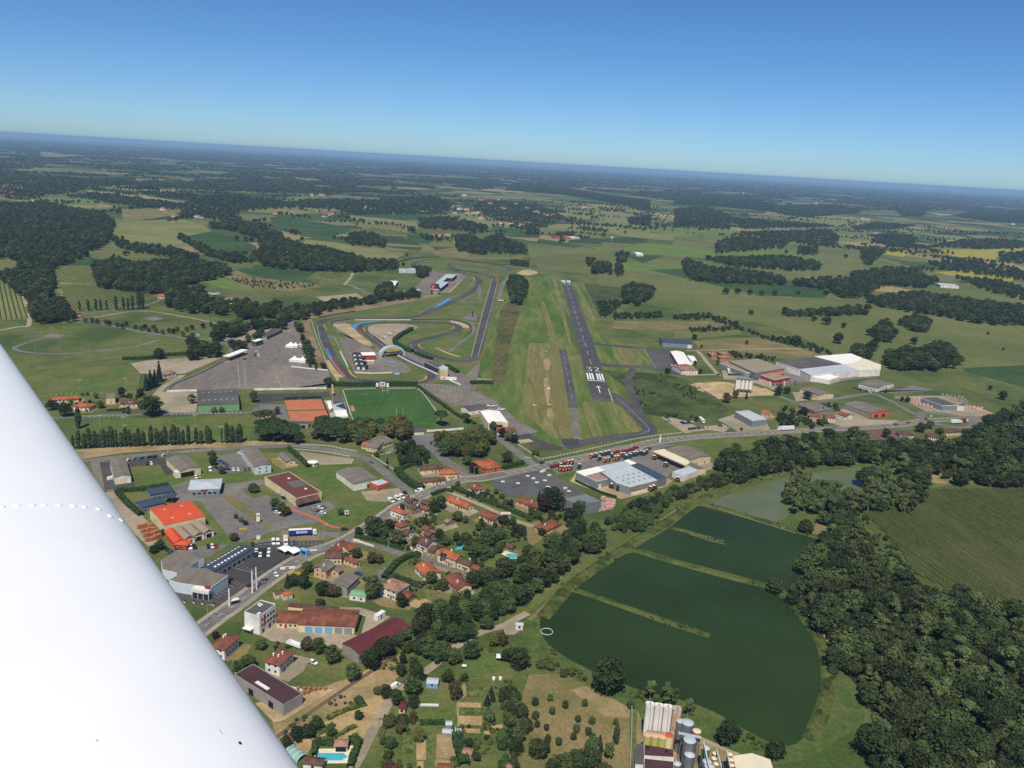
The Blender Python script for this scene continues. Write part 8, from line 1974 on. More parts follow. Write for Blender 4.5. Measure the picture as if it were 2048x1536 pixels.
wall_strip(ZE2,((975,255),(1120,275),(1250,300)),1.0,1.2,'dark tyre wall behind the pit bend','w_dark','barrier')
wall_strip(ZE,((320,640),(450,612),(620,585)),1.0,1.2,'dark barrier below the spectator bank','w_dark','barrier')
wall_strip(ZE3,((555,110),(620,170),(690,225)),1.0,1.2,'black barrier beside the infield lot','w_dark','barrier')
wall_strip(ZE2,((155,180),(330,130),(560,100),(760,98)),1.5,2.0,'dark embankment wall behind the far loop','w_dark','barrier')
wall_strip(ZE2,((920,115),(1200,150),(1500,185),(1660,195)),1.5,1.5,'dark barrier along the far straight','w_dark','barrier')
wall_strip(ZD2,((1385,640),(1600,665),(1880,690)),.8,1.0,'white barrier below the paddock marquees','c_white','barrier')
wall_strip(ZL2,((1280,795),(1500,900),(1750,1010),(1990,1080)),.25,2.0,'dark green screen fence beside the machinery yard','leafcon','screen_fence')
wall_strip(ZI,((350,235),(500,230),(640,225)),.2,2.6,'green windbreak behind the upper clay court','leafcon','screen_fence')
wall_strip(ZI,((645,230),(680,310),(710,390)),.2,2.6,'green windbreak beside the clay courts','leafcon','screen_fence')
wall_strip(ZG3,((690,900),(850,970),(1050,1085)),.5,1.5,'concrete wall at the lower edge of the sand yard','w_concrete')
wall_strip(ZK,((190,905),(360,960)),.3,1.2,'pale wall at the lane corner beside the street','w_white')
wall_strip(ZK,((655,970),(760,1020)),.3,1.4,'white wall beside the white-gabled house','w_white')
wall_strip(ZK,((1400,690),(1480,690)),.3,1.5,'white garden wall at the gravel drive end','w_white')
wall_strip(ZM,((330,846),(600,910),(830,970)),.3,1.0,'pale garden wall behind the concrete shed','w_white')
wall_strip(ZN,((285,880),(360,880),(445,882)),.5,1.0,'long white cold frame across the allotment lawn','c_white','cold_frame')
wall_strip(ZN,((1908,905),(1905,1100),(1895,1360)),.4,2.2,'tall thin wall between the orchard and the silo yard','w_concrete')
def goal(a,b,lab):
 A,B=P(a)[:2],P(b)[:2]; c=(A+B)/2; d=B-A; w_=5.6
 t_=thing('goal_posts',lab,'goal',(c[0],c[1],.1),math.atan2(d[1],d[0]))
 for sx in (-1,1):MB().cyl((sx*w_/2,0,0),.12,.1,0,10,8).obj('upright',M['c_white'],t_)
 MB().box(-w_/2,w_/2,-.08,.08,3,3.16).obj('crossbar',M['c_white'],t_)
goal(ZI2((1125,325))[0],ZI2((1200,325))[0],'white rugby posts in front of the scoreboard'); goal(ZI2((1320,675))[0],ZI2((1402,672))[0],'white rugby posts at the plane tree end of the pitch')
c=P(ZI2((1125,252))[0]); t_=thing('scoreboard','white scoreboard with black figures and two side panels behind the rugby pitch','scoreboard',(c[0],c[1],.1),R(6))
MB().box(-2.6,2.6,-.2,.2,2.2,6.4).obj('board',M['c_white'],t_); MB().box(-3.2,3.2,-.3,.3,.2,1.4).obj('orange_base',M['w_ored'],t_)
for sx in (-1,1):MB().box(sx*5-1.2,sx*5+1.2,-.2,.2,1.6,5.4).obj('side_panel',M['c_white'],t_)
for sx in (-1,1):
 for dz in (3.2,4.4): 
  MB().box(sx*.8-.55,sx*.8+.55,-.26,-.21,dz,dz+1.0).obj('figure',M['black'],t_)
for sx in (-1,1):MB().box(sx*1.8-.12,sx*1.8+.12,-.1,.1,0,2.2).obj('post',M['steel'],t_)
c=P(ZI((720,205))[0]); t_=thing('banner','tall pink and white feather banner beside the grandstand','banner',(c[0],c[1],.1),R(10))
MB().cyl((0,0,0),.1,.06,0,12,6).obj('mast',M['pole'],t_); MB().hexa([(.1,-.04,1.5),(2.6,-.04,3.0),(2.6,.04,3.0),(.1,.04,1.5)],[(.1,-.04,11.5),(1.4,-.04,11),(1.4,.04,11),(.1,.04,11.5)]).obj('cloth',M['w_pink'],t_)
def marquee(Zf,q,n,label,w=7):
 c=P(Zf(q)[0]); t_=thing('marquee',label,'tent',(c[0],c[1],.1),R(-6))
 for i in range(n):
  x=(i-(n-1)/2)*w; a=w/2-.05
  MB().box(x-a,x+a,-a,a,0,2.6).obj('wall',M['c_white'],t_)
  MB().add([(x-a,-a,2.61),(x+a,-a,2.61),(x+a,a,2.61),(x-a,a,2.61),(x-a*.45,-a*.45,3.6),(x+a*.45,-a*.45,3.6),(x+a*.45,a*.45,3.6),(x-a*.45,a*.45,3.6),(x,0,6.2)],[(0,1,5,4),(1,2,6,5),(2,3,7,6),(3,0,4,7),(4,5,8),(5,6,8),(6,7,8),(7,4,8)]).obj('peaked_roof',M['r_white'],t_)
marquee(ZD2,(1380,368),1,'single-peaked white marquee with small tents on the paddock',10); marquee(ZD2,(1485,568),2,'twin-peaked white marquee at the edge of the paddock',9)
marquee(ZD2,(1445,372),1,'low white tent beside the single-peaked marquee',6)
def sign(Zf,q,w,z0,z1,label,m,marks=None,name='sign',yaw=None):
 c=P(Zf(q)[0]); t_=thing(name,label,'sign',(c[0],c[1],.1),(math.atan2(c[1],c[0])-math.pi/2) if yaw is None else yaw)
 MB().box(-w/2,w/2,-.12,.12,z0,z1).obj('panel',M[m],t_)
 for sx in (-1,1):MB().box(sx*w*.35-.08,sx*w*.35+.08,.0,.1,0,z0).obj('post',M['pole'],t_)
 if marks: 
  for k,(x0,x1,a,b) in enumerate(marks[1]):MB().box(x0,x1,-.15,-.125,a,b).obj('mark',M[marks[0]],t_)
 return t_
sign(ZJ3,(950,1130),5.5,2.6,5.2,'yellow billboard beside the street trees','paintyellow')
sign(ZJ,(1378,600),2.0,1.0,6.5,'tall white totem sign with red band on the supermarket lot','c_white',('w_red',[(-.8,.8,4.4,5.2)]))
sign(ZI,(840,1160),2.4,2.2,4.6,'white square sign with blue emblem on the village green','c_white',('c_lorryblue',[(-.7,.7,2.8,4.0)]))
sign(ZJ3,(315,435),2.2,.6,3.0,'small white board at the dealer grass edge','c_white')
sign(ZL3,(1225,325),1.2,1.0,7.5,'tall white totem with yellow top at the machinery yard gate','c_white',('paintyellow',[(-.55,.55,6.2,7.4)]))
sign(ZD,(540,262),7,2,6.5,'red and white billboard at the lane end','w_red',('c_white',[(-2.6,2.6,3.0,3.8)]))
sign(ZE,(1808,505),11,.6,3.6,'red and white trackside board beside the grass strip','w_red',('c_white',[(-4.8,4.8,1.5,2.8)]))
sign(ZE3,(845,545),8,.4,2.0,'pale blue advertising board on the start straight','doorblue')
sign(ZE3,(935,740),5,.6,2.6,'pale blue board on the paddock lawn','doorblue',('c_white',[(-2.2,2.2,.9,1.7)]))
sign(ZE3,(1780,830),16,.6,4.0,'long white advertising board beyond the cream tower','c_white',('w_pink',[(-7,-3,1.0,3.4)]))
sign(ZJ3,(815,945),8,.6,2.2,'white and blue banner on the dealer fence','c_white',('w_red',[(-1.2,.6,.9,1.9)]))
sign(ZJ3,(1255,635),4,.6,1.6,'second banner on the dealer fence beside the portal','c_white')
sign(ZJ,(1255,660),4.5,.3,1.6,'low yellow board at the parking corner','paintyellow')
sign(ZD2,(110,240),4,1.5,4.5,'pale blue board beside the circuit lane','doorblue')
c=P(ZE((1575,640))[0]); t_=thing('statue','dark tall figure statue on the paved pad inside the circuit','statue',(c[0],c[1],.1))
MB().box(-1.2,1.2,-1.2,1.2,0,1.4).obj('plinth',M['concrete'],t_)
MB().cyl((0,0,0),.9,.55,1.4,5.5,10).cyl((0,0,0),.8,1.2,5.5,8.6,10).cyl((0,0,0),.45,.4,8.6,9.0,8).cyl((0,0,0),.6,.5,9.0,10.4,10).obj('figure',M['w_dark'],t_)
for q in ((303,1105),(442,1112),(573,1130),(738,1152)):
 c=P(ZJ2(q)[0]); t_=thing('planter','white round planter with a small bush in front of the dealership','planter',(c[0],c[1],.1),0,'planters in front of the dealership')
 MB().cyl((0,0,0),.55,.75,0,.8,12).obj('pot',M['c_white'],t_)
 o=obj('bush',KINDS['shrub'][0][0],t_,(0,0,.4)); o.scale=(.13,.13,.13)
c=P(ZJ2((1060,1125))[0]); t_=thing('bus_shelter','small grey glazed shelter at the dealership corner','shelter',(c[0],c[1],.1),R(35))
MB().box(-1.8,1.8,.9,1.0,.1,2.4).box(-1.8,-1.7,-.9,.89,.1,2.4).box(1.7,1.8,-.9,.89,.1,2.4).obj('panel_wall',M['w_bluegrey'],t_); MB().box(-2,2,-1.1,1.1,2.42,2.6).obj('roof',M['frame'],t_)
bl=[]
for i in range(9):bl.append(line_px(ZJ((1130+i*28,440+i*21))[0],ZJ((1175+i*28,462+i*20))[0],.15)); bl.append(line_px(ZJ((1040+i*26,500+i*18))[0],ZJ((1110+i*26,530+i*16))[0],.15))
for i in range(11):bl.append(line_px(ZJ((1230+i*30,455+i*21))[0],ZJ((1290+i*30,470+i*19))[0],.15))
for i in range(8):bl.append(line_px(ZJ3((880+i*69,470))[0],ZJ3((885+i*69,520))[0],.2))
for i in range(6):bl.append(line_px(ZJ2((985+i*52,800+i*22))[0],ZJ2((1040+i*52,765+i*22))[0],.18)); bl.append(line_px(ZJ2((720+i*52,1005-i*32))[0],ZJ2((825+i*45,1042-i*32))[0],.18))
for i in range(6):bl.append(line_px(ZJ2((860+i*65,1112-i*42))[0],ZJ2((960+i*65,1142-i*42))[0],.18))
bl+=[line_px(ZJ2((1045,582))[0],ZJ2((1385,668))[0],.2),line_px(ZJ2((1385,668))[0],ZJ2((1490,632))[0],.2),line_px(ZJ2((1045,582))[0],ZJ2((1215,480))[0],.2)]
for i in range(4):bl.append(line_px(ZJ2((1100+i*55,596+i*14))[0],ZJ2((1215+i*55,555+i*16))[0],.18))
for i in range(5):bl.append(line_px(ZJ3((1560+i*20,530))[0],ZJ3((1590+i*20,515))[0],.5))
bl+=[line_px(ZJ2((870,1362))[0],ZJ2((970,1298))[0],.5),line_px(ZJ2((760,1245))[0],ZJ2((810,1258))[0],.3),line_px(ZJ2((840,1265))[0],ZJ2((965,1300))[0],.3),line_px(ZK((1640,235))[0],ZK((1700,285))[0],.3),line_px(ZL((350,295))[0],ZL((400,298))[0],2)]
paint_mesh('parking_lines',bl,'paintold',5)
pm1=MB().box(-.6,.6,-.5,.5,.12,1.5).mesh('block_stack',M['w_pink']); pm2=MB().box(-.65,.65,-.55,.55,0,.11).mesh('pallet',M['wood']); pm3=MB().box(-.6,.6,-.5,.5,.12,1.3).mesh('block_stack',M['w_brick']); pm4=MB().box(-.6,.6,-.5,.5,.12,1.3).mesh('block_stack',M['w_concrete'])
def pallets(Zf,quads,n,me,label,group,sc=1.6):
 for i in range(n):
  u,v_=(i%6)/5.0,(i // 6)/max(1,(n-1) // 6)
  a,b,c_,d=[np.array(q) for q in quads]
  q=a*(1-u)*(1-v_)+b*u*(1-v_)+c_*u*v_+d*(1-u)*v_+RNG.uniform(-4,4,2)
  w=P(Zf(tuple(q))[0]); t_=thing('pallet_stack',label,'pallet',(w[0],w[1],.12),R(-30)+RNG.uniform(-.1,.1),group); t_.scale=(sc,sc,sc*RNG.uniform(.8,1.3))
  obj('block_stack',me,t_); obj('pallet',pm2,t_)
pallets(ZJ,((405,640),(500,630),(575,720),(470,750)),24,pm3,'pallet of red bricks in the yard beside the orange store','brick pallets beside the orange store')
pallets(ZG2,((840,95),(1080,150),(1070,195),(880,150)),24,pm1,'pallet of pink blocks in front of the builders merchant','pink pallets at the builders merchant')
pallets(ZG2,((700,80),(900,120),(960,170),(760,110)),18,pm4,'pallet of grey blocks along the merchant fence','grey pallets at the builders merchant')
pallets(ZG2,((1480,190),(1600,210),(1700,265),(1560,230)),18,pm1,'pallet of pink blocks at the far end of the merchant yard','far pink pallets at the builders merchant')
pallets(ZG2,((1190,60),(1400,90),(1440,140),(1290,110)),18,pm4,'pallet of grey goods behind the builders merchant hall','rear pallets at the builders merchant')
pallets(ZL,((960,630),(1060,660),(1040,700),(940,720)),18,pm1,'crate of goods behind the grey supermarket','crates behind the grey supermarket',1.5)
pallets(ZM,((800,960),(1000,960),(1000,985),(840,990)),8,pm3,'pallet of red bricks beside the concrete shed','brick pallets beside the concrete shed',1.0)
build('pool_house','open pool house with pinkish tiled roof beside the blue pool','pool house',R3(ZM2,(1095,548),(1390,552),(1385,395),2.6),2.6,1.0,'w_white','r_salmon',wins=(0,0),over=.4,doors=((1,0,4,2.2,'dark'),))
build('garage','brown-roofed garage overlapping the corner of the blue pool terrace','garage',R3(ZM2,(445,900),(870,950),(905,775),2.8),2.8,.8,'w_white','r_brown',wins=(1,1),over=.4)
c=P(ZM2((330,720))[0]); t_=thing('pool_enclosure','arched glass pool enclosure with white ribs','pool enclosure',(c[0],c[1],.1),R(-38))
n_=8; LL,RR=7.5,2.6
arc=[(RR*math.cos(math.pi*i/n_),1.9*math.sin(math.pi*i/n_)) for i in range(n_+1)]
M['c_glassgreen']=mat('green_glass',S(140,178,166),S(150,186,176),.5,rough=.1,spec=.6)
for k in range(3):
 x0,x1=-LL/2+k*LL/3,-LL/2+(k+1)*LL/3
 MB().add([(x0,y,z) for y,z in arc]+[(x1,y,z) for y,z in arc],[(i,i+1,n_+2+i,n_+1+i) for i in range(n_)]).obj('glass_panel',M['c_glassgreen'],t_)
for k in range(4):
 x0=-LL/2+k*LL/3; g=MB()
 for (y0,z0),(y1,z1) in zip(arc[:-1],arc[1:]):g.bar((x0,y0*1.02,z0*1.02),(x0,y1*1.02,z1*1.02),.09,5)
 g.obj('rib',M['c_white'],t_)
for Zf,a,b,c_,z,w_,r__,lab in ((ZN,(350,712),(440,718),(440,672),2.2,'doorblue','r_light','teal-walled shed with patched tin roof in the allotments'),(ZN,(140,905),(190,910),(195,845),2.4,'w_cream','r_maroon','small red-roofed hut beside the sandy track'),(ZN,(620,1240),(695,1255),(695,1205),2.2,'w_concrete','r_salmon','grey garden shed with pale tile roof on the small lawn'),(ZN,(950,1350),(1015,1352),(1020,1295),2.8,'w_pink','r_salmon','tiled cottage roof at the bottom of the orchard hedge'),(ZN,(1028,268),(1088,272),(1088,250),2.6,'w_white','r_light','small white pump hut at the corner of the big pond'),(ZN,(470,1085),(550,1090),(548,1058),2.0,'w_concrete','r_light','grey lean-to frame above the bare plot'),(ZN,(585,1085),(600,1085),(600,1045),2.0,'w_white','r_light','tiny white cabinet shed between the plots'),(ZN,(430,1345),(560,1350),(560,1330),2.5,'w_white','r_red','red-roofed shed at the bottom of the allotments'),(ZN,(40,1350),(130,1350),(130,1330),2.5,'w_white','r_maroon','dark red shed roof at the lowest allotments'),(ZN,(505,1030),(540,1030),(540,995),1.6,'w_concrete','r_light','small grey frame on the allotment lawn')):
 build('garden_shed',lab,'shed',R3(Zf,a,b,c_,z),z,.4,w_,r__,over=.15,wins=(1,0))
c=P(ZN((910,535))[0]); t_=thing('parasol','white square parasol beside the stone heap','parasol',(c[0],c[1],.1))
MB().cyl((0,0,0),.06,.06,0,2.5,6).obj('pole',M['pole'],t_); MB().add([(-1.8,-1.8,2.3),(1.8,-1.8,2.3),(1.8,1.8,2.3),(-1.8,1.8,2.3),(0,0,2.9)],[(0,1,4),(1,2,4),(2,3,4),(3,0,4),(3,2,1,0)]).obj('canvas',M['c_white'],t_)
c=P(ZN((638,590))[0]); t_=thing('garden_table','small cluttered garden table with white top on the allotment lawn','table',(c[0],c[1],.1))
MB().box(-1,1,-.8,.8,1.0,1.1).obj('top',M['c_white'],t_)
for sx in (-1,1):
 for sy in (-1,1):MB().box(sx*.85-.06,sx*.85+.06,sy*.65-.06,sy*.65+.06,0,1).obj('leg',M['wood'],t_)
for q in ((862,683),(912,683)):
 c=P(ZN(q)[0]); t_=thing('water_tank','white cube water tank at the edge of the allotment lawn','water tank',(c[0],c[1],.1),0,'cube water tanks')
 MB().box(-.6,.6,-.6,.6,.15,1.3).obj('container',M['c_white'],t_); MB().box(-.65,.65,-.65,.65,0,.14).obj('pallet',M['wood'],t_)
c=P(ZN((1265,318))[0]); nn=28
ringv=[]; ringf=[]
for i in range(nn):
 a=2*math.pi*i/nn
 for j in range(6):
  b=2*math.pi*j/6; rr_=2.9+.13*math.cos(b); ringv.append((rr_*math.cos(a),rr_*math.sin(a),.2+.13*math.sin(b)))
for i in range(nn):
 for j in range(6):ringf.append((i*6+j,((i+1)%nn)*6+j,((i+1)%nn)*6+(j+1)%6,i*6+(j+1)%6))
tag(obj('floating_boom',newmesh('floating_boom',ringv,ringf,M['c_white'],True),None,(c[0],c[1],.05)),'white floating ring on the pond beside the pump hut','boom')
c=P(ZM((775,640))[0]); t_=thing('flatbed_trailer','white loaded trailer with red and white stakes on the workshop yard','trailer',(c[0],c[1],.12),R(-25))
MB().box(-4,4,-1.3,1.3,.9,2.0).obj('load',M['c_white'],t_); MB().box(-4.3,4.3,-1.25,1.25,.7,.89).obj('bed',M['w_grey'],t_)
for i in range(5):MB().cyl((-3.6+i*.55,(-1)**i*1.1,0),.09,.09,2.0,4.4,6).obj('stake',M['w_pink'],t_)
for x in (-2.5,-1.4):
 for sy in (-1,1):obj('wheel',_vm['twheel'],t_,(x,sy*1.0,.5))
c=P(ZM((1400,430))[0]); t_=thing('site_cabin','white site cabin behind the workshop yard','cabin',(c[0],c[1],.1),R(60))
MB().box(-3,3,-1.2,1.2,.15,2.6).obj('wall',M['c_white'],t_); MB().box(-3.1,3.1,-1.3,1.3,2.61,2.75).obj('roof',M['frame'],t_); MB().box(-.5,.4,-1.26,-1.21,.2,2.1).obj('door',M['door'],t_)

def at(Zf,q,z):return P(Zf(q)[0],z)
t0=at(ZO2,(150,195),17); t3=at(ZO2,(545,255),17)
ux=(t3-t0)[:2]/3; an=math.atan2(ux[1],ux[0]); st=float(np.linalg.norm(ux))
root=thing('silo_battery','row of four tall white grain silos, the last one rust-streaked','silo',((t0[0]+t3[0])/2,(t0[1]+t3[1])/2,.1),an)
for i in range(4):
 r_=st*.49; k=.55
 oct_=[]
 for a in range(24):
  th=2*math.pi*a/24; c_,s_=math.cos(th),math.sin(th)
  e=.45
  oct_.append((math.copysign(abs(c_)**e,c_)*r_,math.copysign(abs(s_)**e,s_)*r_))
 o=MB().prism(oct_,0,16.6).obj('silo',M['rust' if i==3 else 'w_white'],root,((i-1.5)*st,0,0))
 MB().cyl((0,0,0),.25,.25,16.6,17.3,8).obj('vent',M['steel'],o)
 MB().bar((r_*.2,-r_-.08,.5),(r_*.2,-r_-.08,16.4),.07,5).obj('seam_pipe',M['steel'],o)
g=MB()
for zz in (17.1,17.6):g.bar((-2*st,-st*.48,zz),(2*st,-st*.48,zz),.06,5)
for i in range(9):g.bar((-2*st+i*st/2,-st*.48,16.6),(-2*st+i*st/2,-st*.48,17.6),.05,5)
g.obj('handrail',M['steel'],root)
for i,q in enumerate(((112,640),(222,655),(330,672),(432,650))):
 z=9.5 if i<3 else 10.5; c=at(ZO2,q,z)
 t_=thing('storage_tank',['yellow storage tank nearest the orchard wall','yellow storage tank second in the row','yellow storage tank third in the row','orange-brown storage tank beside the rusty silo'][i],'tank',(c[0],c[1],.1))
 MB().cyl((0,0,0),1.55,1.55,0,z-.4,20).obj('shell',M['w_cream' if i==3 else 'yellowtank'] if 'yellowtank' in M else (M.setdefault('yellowtank',mat('yellow_tank',S(196,190,110),S(180,172,96),.4))),t_)
 MB().cyl((0,0,0),1.62,.3,z-.4,z+.2,20).obj('lid',M['w_peach' if i<3 else 'w_ored'],t_)
for q,r_,z,lab in (((700,460),2.3,15,'tall steel silo with blue-grey lid behind the white silos'),((600,440),1.6,14,'slim steel silo beside the white silos'),((730,715),2.3,13,'steel silo in front with rusty seams'),((730,930),1.9,9,'low steel silo in front of the plant yard'),((545,1060),1.5,4,'short dark steel tank beside the maroon roof'),((985,1030),1.6,11,'steel silo beside the conveyor, upper'),((1020,1105),1.8,11,'steel silo beside the conveyor, lower'),((965,830),1.5,11,'steel silo under the conveyor head')):
 c=at(ZO2,q,z); t_=thing('steel_silo',lab,'silo',(c[0],c[1],.1))
 MB().cyl((0,0,0),r_,r_,0,z-.5,20).obj('shell',M['steel'],t_); MB().cyl((0,0,0),r_+.06,r_*.3,z-.5,z+.1,20).obj('lid',M['r_light'],t_)
for q,r_,z,lab in (((835,590),1.6,14,'tan tower tank with railing beside the steel silos'),((1100,915),1.0,9,'small tan tank of the inner row, upper'),((1085,990),1.0,9,'small tan tank of the inner row, middle'),((1115,1070),1.0,9,'small tan tank of the inner row, lower'),((1320,930),1.0,9,'small tan tank of the outer row, upper'),((1335,1010),1.0,9,'small tan tank of the outer row, middle'),((1345,1090),1.0,9,'small tan tank of the outer row, lower')):
 c=at(ZO2,q,z); t_=thing('tan_tank',lab,'tank',(c[0],c[1],.1))
 MB().cyl((0,0,0),r_,r_,0,z-.3,16).obj('shell',M['w_stone'],t_); MB().cyl((0,0,0),r_+.06,r_*.4,z-.3,z+.1,16).obj('lid',M['w_cream'],t_)
def conveyor(a,za,b,zb,label,w=.5):
 A,B=at(ZO2,a,za),at(ZO2,b,zb)
 t_=thing('conveyor',label,'conveyor',(A[0],A[1],.1)); d=B-A
 MB().bar((0,0,za),(d[0],d[1],zb),w,4).obj('belt_housing',M['r_light'],t_)
 for k in (.15,.5,.85):MB().bar((d[0]*k,d[1]*k,0),(d[0]*k,d[1]*k,za+(zb-za)*k-w*.6),.12,5).obj('trestle',M['steel'],t_)
conveyor((560,630),13,(890,700),13,'pale walkway conveyor from the silos to the tan tower')
conveyor((930,760),12.5,(1010,1130),12,'steel conveyor running down over the steel silos',.35)
conveyor((1120,870),10.5,(1190,1135),10,'steel conveyor over the inner tan tanks',.3)
conveyor((1270,890),10.5,(1320,1135),10,'steel conveyor over the outer tan tanks',.3)
sheet('plant_yard',ZO2((-40,300),(60,520),(480,640),(880,680),(1450,930),(1600,1200),(0,1200),(-60,700)),'dirt',2.6)
sheet('plant_path',ZO2((880,690),(1100,790),(1450,930),(1420,960),(1100,830),(900,730)),'gravel',2.8)
t_,cen,ro_=blocks('plant_building','maroon-roofed plant building below the yellow tanks','building',[(ZO2((60,805),(492,878),(495,985),(62,960)),6.2,'w_white','r_dmaroon'),(ZO2((62,1010),(492,1055),(492,1180),(62,1180)),6.0,'w_white','r_dmaroon')])
for q in ((110,850),(385,905)):
 p=P(ZO2(q)[0],6.3)[:2]-cen; MB().box(-.5,.5,-.5,.5,6.34,6.6).obj('roof_hatch',M['black'],t_,(p[0],p[1],0))
blocks('plant_shed','grey flat-roofed shed between the orchard wall and the maroon roof','shed',[(ZO2((-55,790),(50,805),(50,1100),(-70,1090)),5.0,'w_white','r_dgrey')])
t_,L_,W_,ro_=build('storage_tent','large pale grey storage tent at the bottom beside the pond trees','tent',R3(ZO2,(1350,970),(1420,1240),(1960,1200),5.5),5.5,2.0,'w_concrete','r_cream',over=.2,wins=(0,0))
blocks('pipe_deck','rusty pipe deck between the white silos and the yellow tanks','deck',[(ZO2((90,590),(380,620),(480,610),(480,640),(380,650),(90,620)),8.2,'w_stone','r_speckle')])

# ================================================================== the aircraft wing
def wing():
 zl=CAM_H-.95
 a,b=P(PLE[0],zl),P(PLE[1],zl)
 S_=(b-a)/np.linalg.norm(b-a)
 aft=np.array([S_[1]*-1,S_[0],0]); aft=aft if aft[0]<0 else -aft
 chord=1.6
 def sec(x):      # half thickness of the aerofoil at x (0..1)
  return 5*.15*(.2969*math.sqrt(x)-.126*x-.3516*x*x+.2843*x**3-.1036*x**4)*chord
 xs=[0,.002,.006,.012,.022,.036,.055,.08,.11,.15,.2,.27,.36,.48,.62,.78,.9,1.0]
 prof=[(x,sec(x)*1.15) for x in xs]+[(x,-sec(x)*.7) for x in xs[-2:0:-1]]
 ss=np.linspace(-1.2,7.5,40)
 v,f=[],[]
 k=len(prof)
 for s in ss:
  for x,h in prof:v.append(a+S_*s+aft*x*chord+np.array([0,0,h]))
 for i in range(len(ss)-1):
  for j in range(k):f.append((i*k+j,(i+1)*k+j,(i+1)*k+(j+1)%k,i*k+(j+1)%k))
 f+=[tuple(range(k)),tuple(range((len(ss)-1)*k,len(ss)*k))[::-1]]
 o0=a-S_*1.2
 root=thing('aircraft_wing','white riveted aircraft wing reaching out below the camera','wing',tuple(o0))
 me=newmesh('skin',[q-o0 for q in v],f,M['wing'],True)
 if np.mean([p.normal.z for p in me.polygons if abs(p.normal.z)>.5 and p.center.z>0])<0:me.flip_normals()
 obj('skin',me,root)
 grid=np.array([[a+S_*s+aft*x*chord+np.array([0,0,sec(x)*1.15]) for x in np.linspace(.001,.6,160)] for s in np.linspace(0,5,160)]).reshape(-1,3)
 pp=proj(grid)
 rm=MB()
 for j in range(4):
  t0,t1=j/4*math.pi/2,(j+1)/4*math.pi/2
  r0,r1=.008*math.cos(t0),.008*math.cos(t1); z0,z1=.0035*math.sin(t0),.0035*math.sin(t1)
  for i in range(8):
   A,B=2*math.pi*i/8,2*math.pi*(i+1)/8
   rm.add([(r0*math.cos(A),r0*math.sin(A),z0),(r0*math.cos(B),r0*math.sin(B),z0),(r1*math.cos(B),r1*math.sin(B),z1),(r1*math.cos(A),r1*math.sin(A),z1)],[(0,1,2,3)])
 rmesh=rm.mesh('rivet',M['wing'],True)
 for q in ((2,1010),(32,1008),(62,1007),(90,1007),(118,1009),(145,1011),(171,1015),(197,1021),(220,1029),(240,1039)):
  w=grid[np.argmin(((pp-np.array(q))**2).sum(1))]
  o=obj('rivet',rmesh,root,w-o0)
  x_=float(np.dot(w-a,aft))/chord
  e=.003
  sl=(sec(min(1,x_+e))-sec(max(1e-5,x_-e)))*1.15/(2*e*chord)
  nrm=Vector(tuple(np.array([0,0,1.0])-aft*sl)).normalized()
  o.rotation_euler=nrm.to_track_quat('Z','Y').to_euler()
 for q,ln,wd,mm in (((482,1480),.007,.004,'black'),((445,1474),.012,.0015,'wingscuff'),((190,1472),.004,.002,'wingscuff')):
  g_=np.argmin(((pp-np.array(q))**2).sum(1)); w=grid[g_]
  x_=float(np.dot(w-a,aft))/chord
  sl=(sec(min(1,x_+.003))-sec(max(1e-5,x_-.003)))*1.15/(.006*chord)
  nrm=Vector(tuple(np.array([0,0,1.0])-aft*sl)).normalized()
  o=MB().box(-ln/2,ln/2,-wd/2,wd/2,-.004,.0006).obj('scuff_mark',M[mm],root,w-o0)
  o.rotation_euler=nrm.to_track_quat('Z','Y').to_euler()
 return root,a,S_,aft,sec,chord
M['wing']=mat('wing_paint',(.84,.84,.835),(.82,.82,.818),3.0,rough=.35,spec=.5,fine=14,fine_amt=.012)
M['wingscuff']=mat('wing_scuff',(.55,.5,.47),None,8)
PLE=((590,1536),(0,690))
wing()

# ================================================================== undergrowth nobody could count
ROADS=[]
for pts_,hw_ in ((MAIN,8.5),(LANE2,6),(ZK((1690,310),(1540,190),(1350,40)),6),(ZK((1150,390),(960,260),(780,100)),6),(ZK((180,905),(600,1020),(800,1060),(1240,1200)),4.5),(ZK((600,1020),(440,1170),(390,1240)),4.5),(ZK((960,500),(1250,620),(1660,790)),4)):
 ROADS.append((smooth_line([P(p) for p in pts_],10)[:,:2],hw_))
def free(xy):
 ok=np.ones(len(xy),bool)
 for x,y,r in FOOT:ok &= (xy[:,0]-x)**2+(xy[:,1]-y)**2>r*r
 for c,hw_ in ROADS:
  d=np.min(((xy[:,None,:]-c[None])**2).sum(2),1)
  ok &= d>hw_*hw_
 return ok
def growth(name,label,poly,step,hh,kinds,cov=.5,sc=14,seed=3,wide=1.3,avoid=()):
 w=np.array([P(p)[:2] for p in poly]); lo,hi_=w.min(0),w.max(0)
 gx,gy=np.meshgrid(np.arange(lo[0],hi_[0],step),np.arange(lo[1],hi_[1],step))
 xy=np.column_stack([gx.ravel(),gy.ravel()])+RNG.uniform(-.5,.5,(gx.size,2))*step
 pr=proj(np.column_stack([xy,np.zeros(len(xy))]))
 k=inside(poly,pr)&(vnoise(xy[:,0]/sc,xy[:,1]/sc,seed)>1-cov)
 for a in avoid:k &= ~inside(a,pr)
 xy=xy[k]
 xy=xy[free(xy)]
 h=RNG.uniform(*hh,len(xy))
 idx=[PIDX[kk][int(RNG.integers(len(PIDX[kk])))] for kk in np.array(kinds)[RNG.integers(0,len(kinds),len(xy))]]
 return wood(name,label,xy,h,np.full(len(xy),wide),idx)
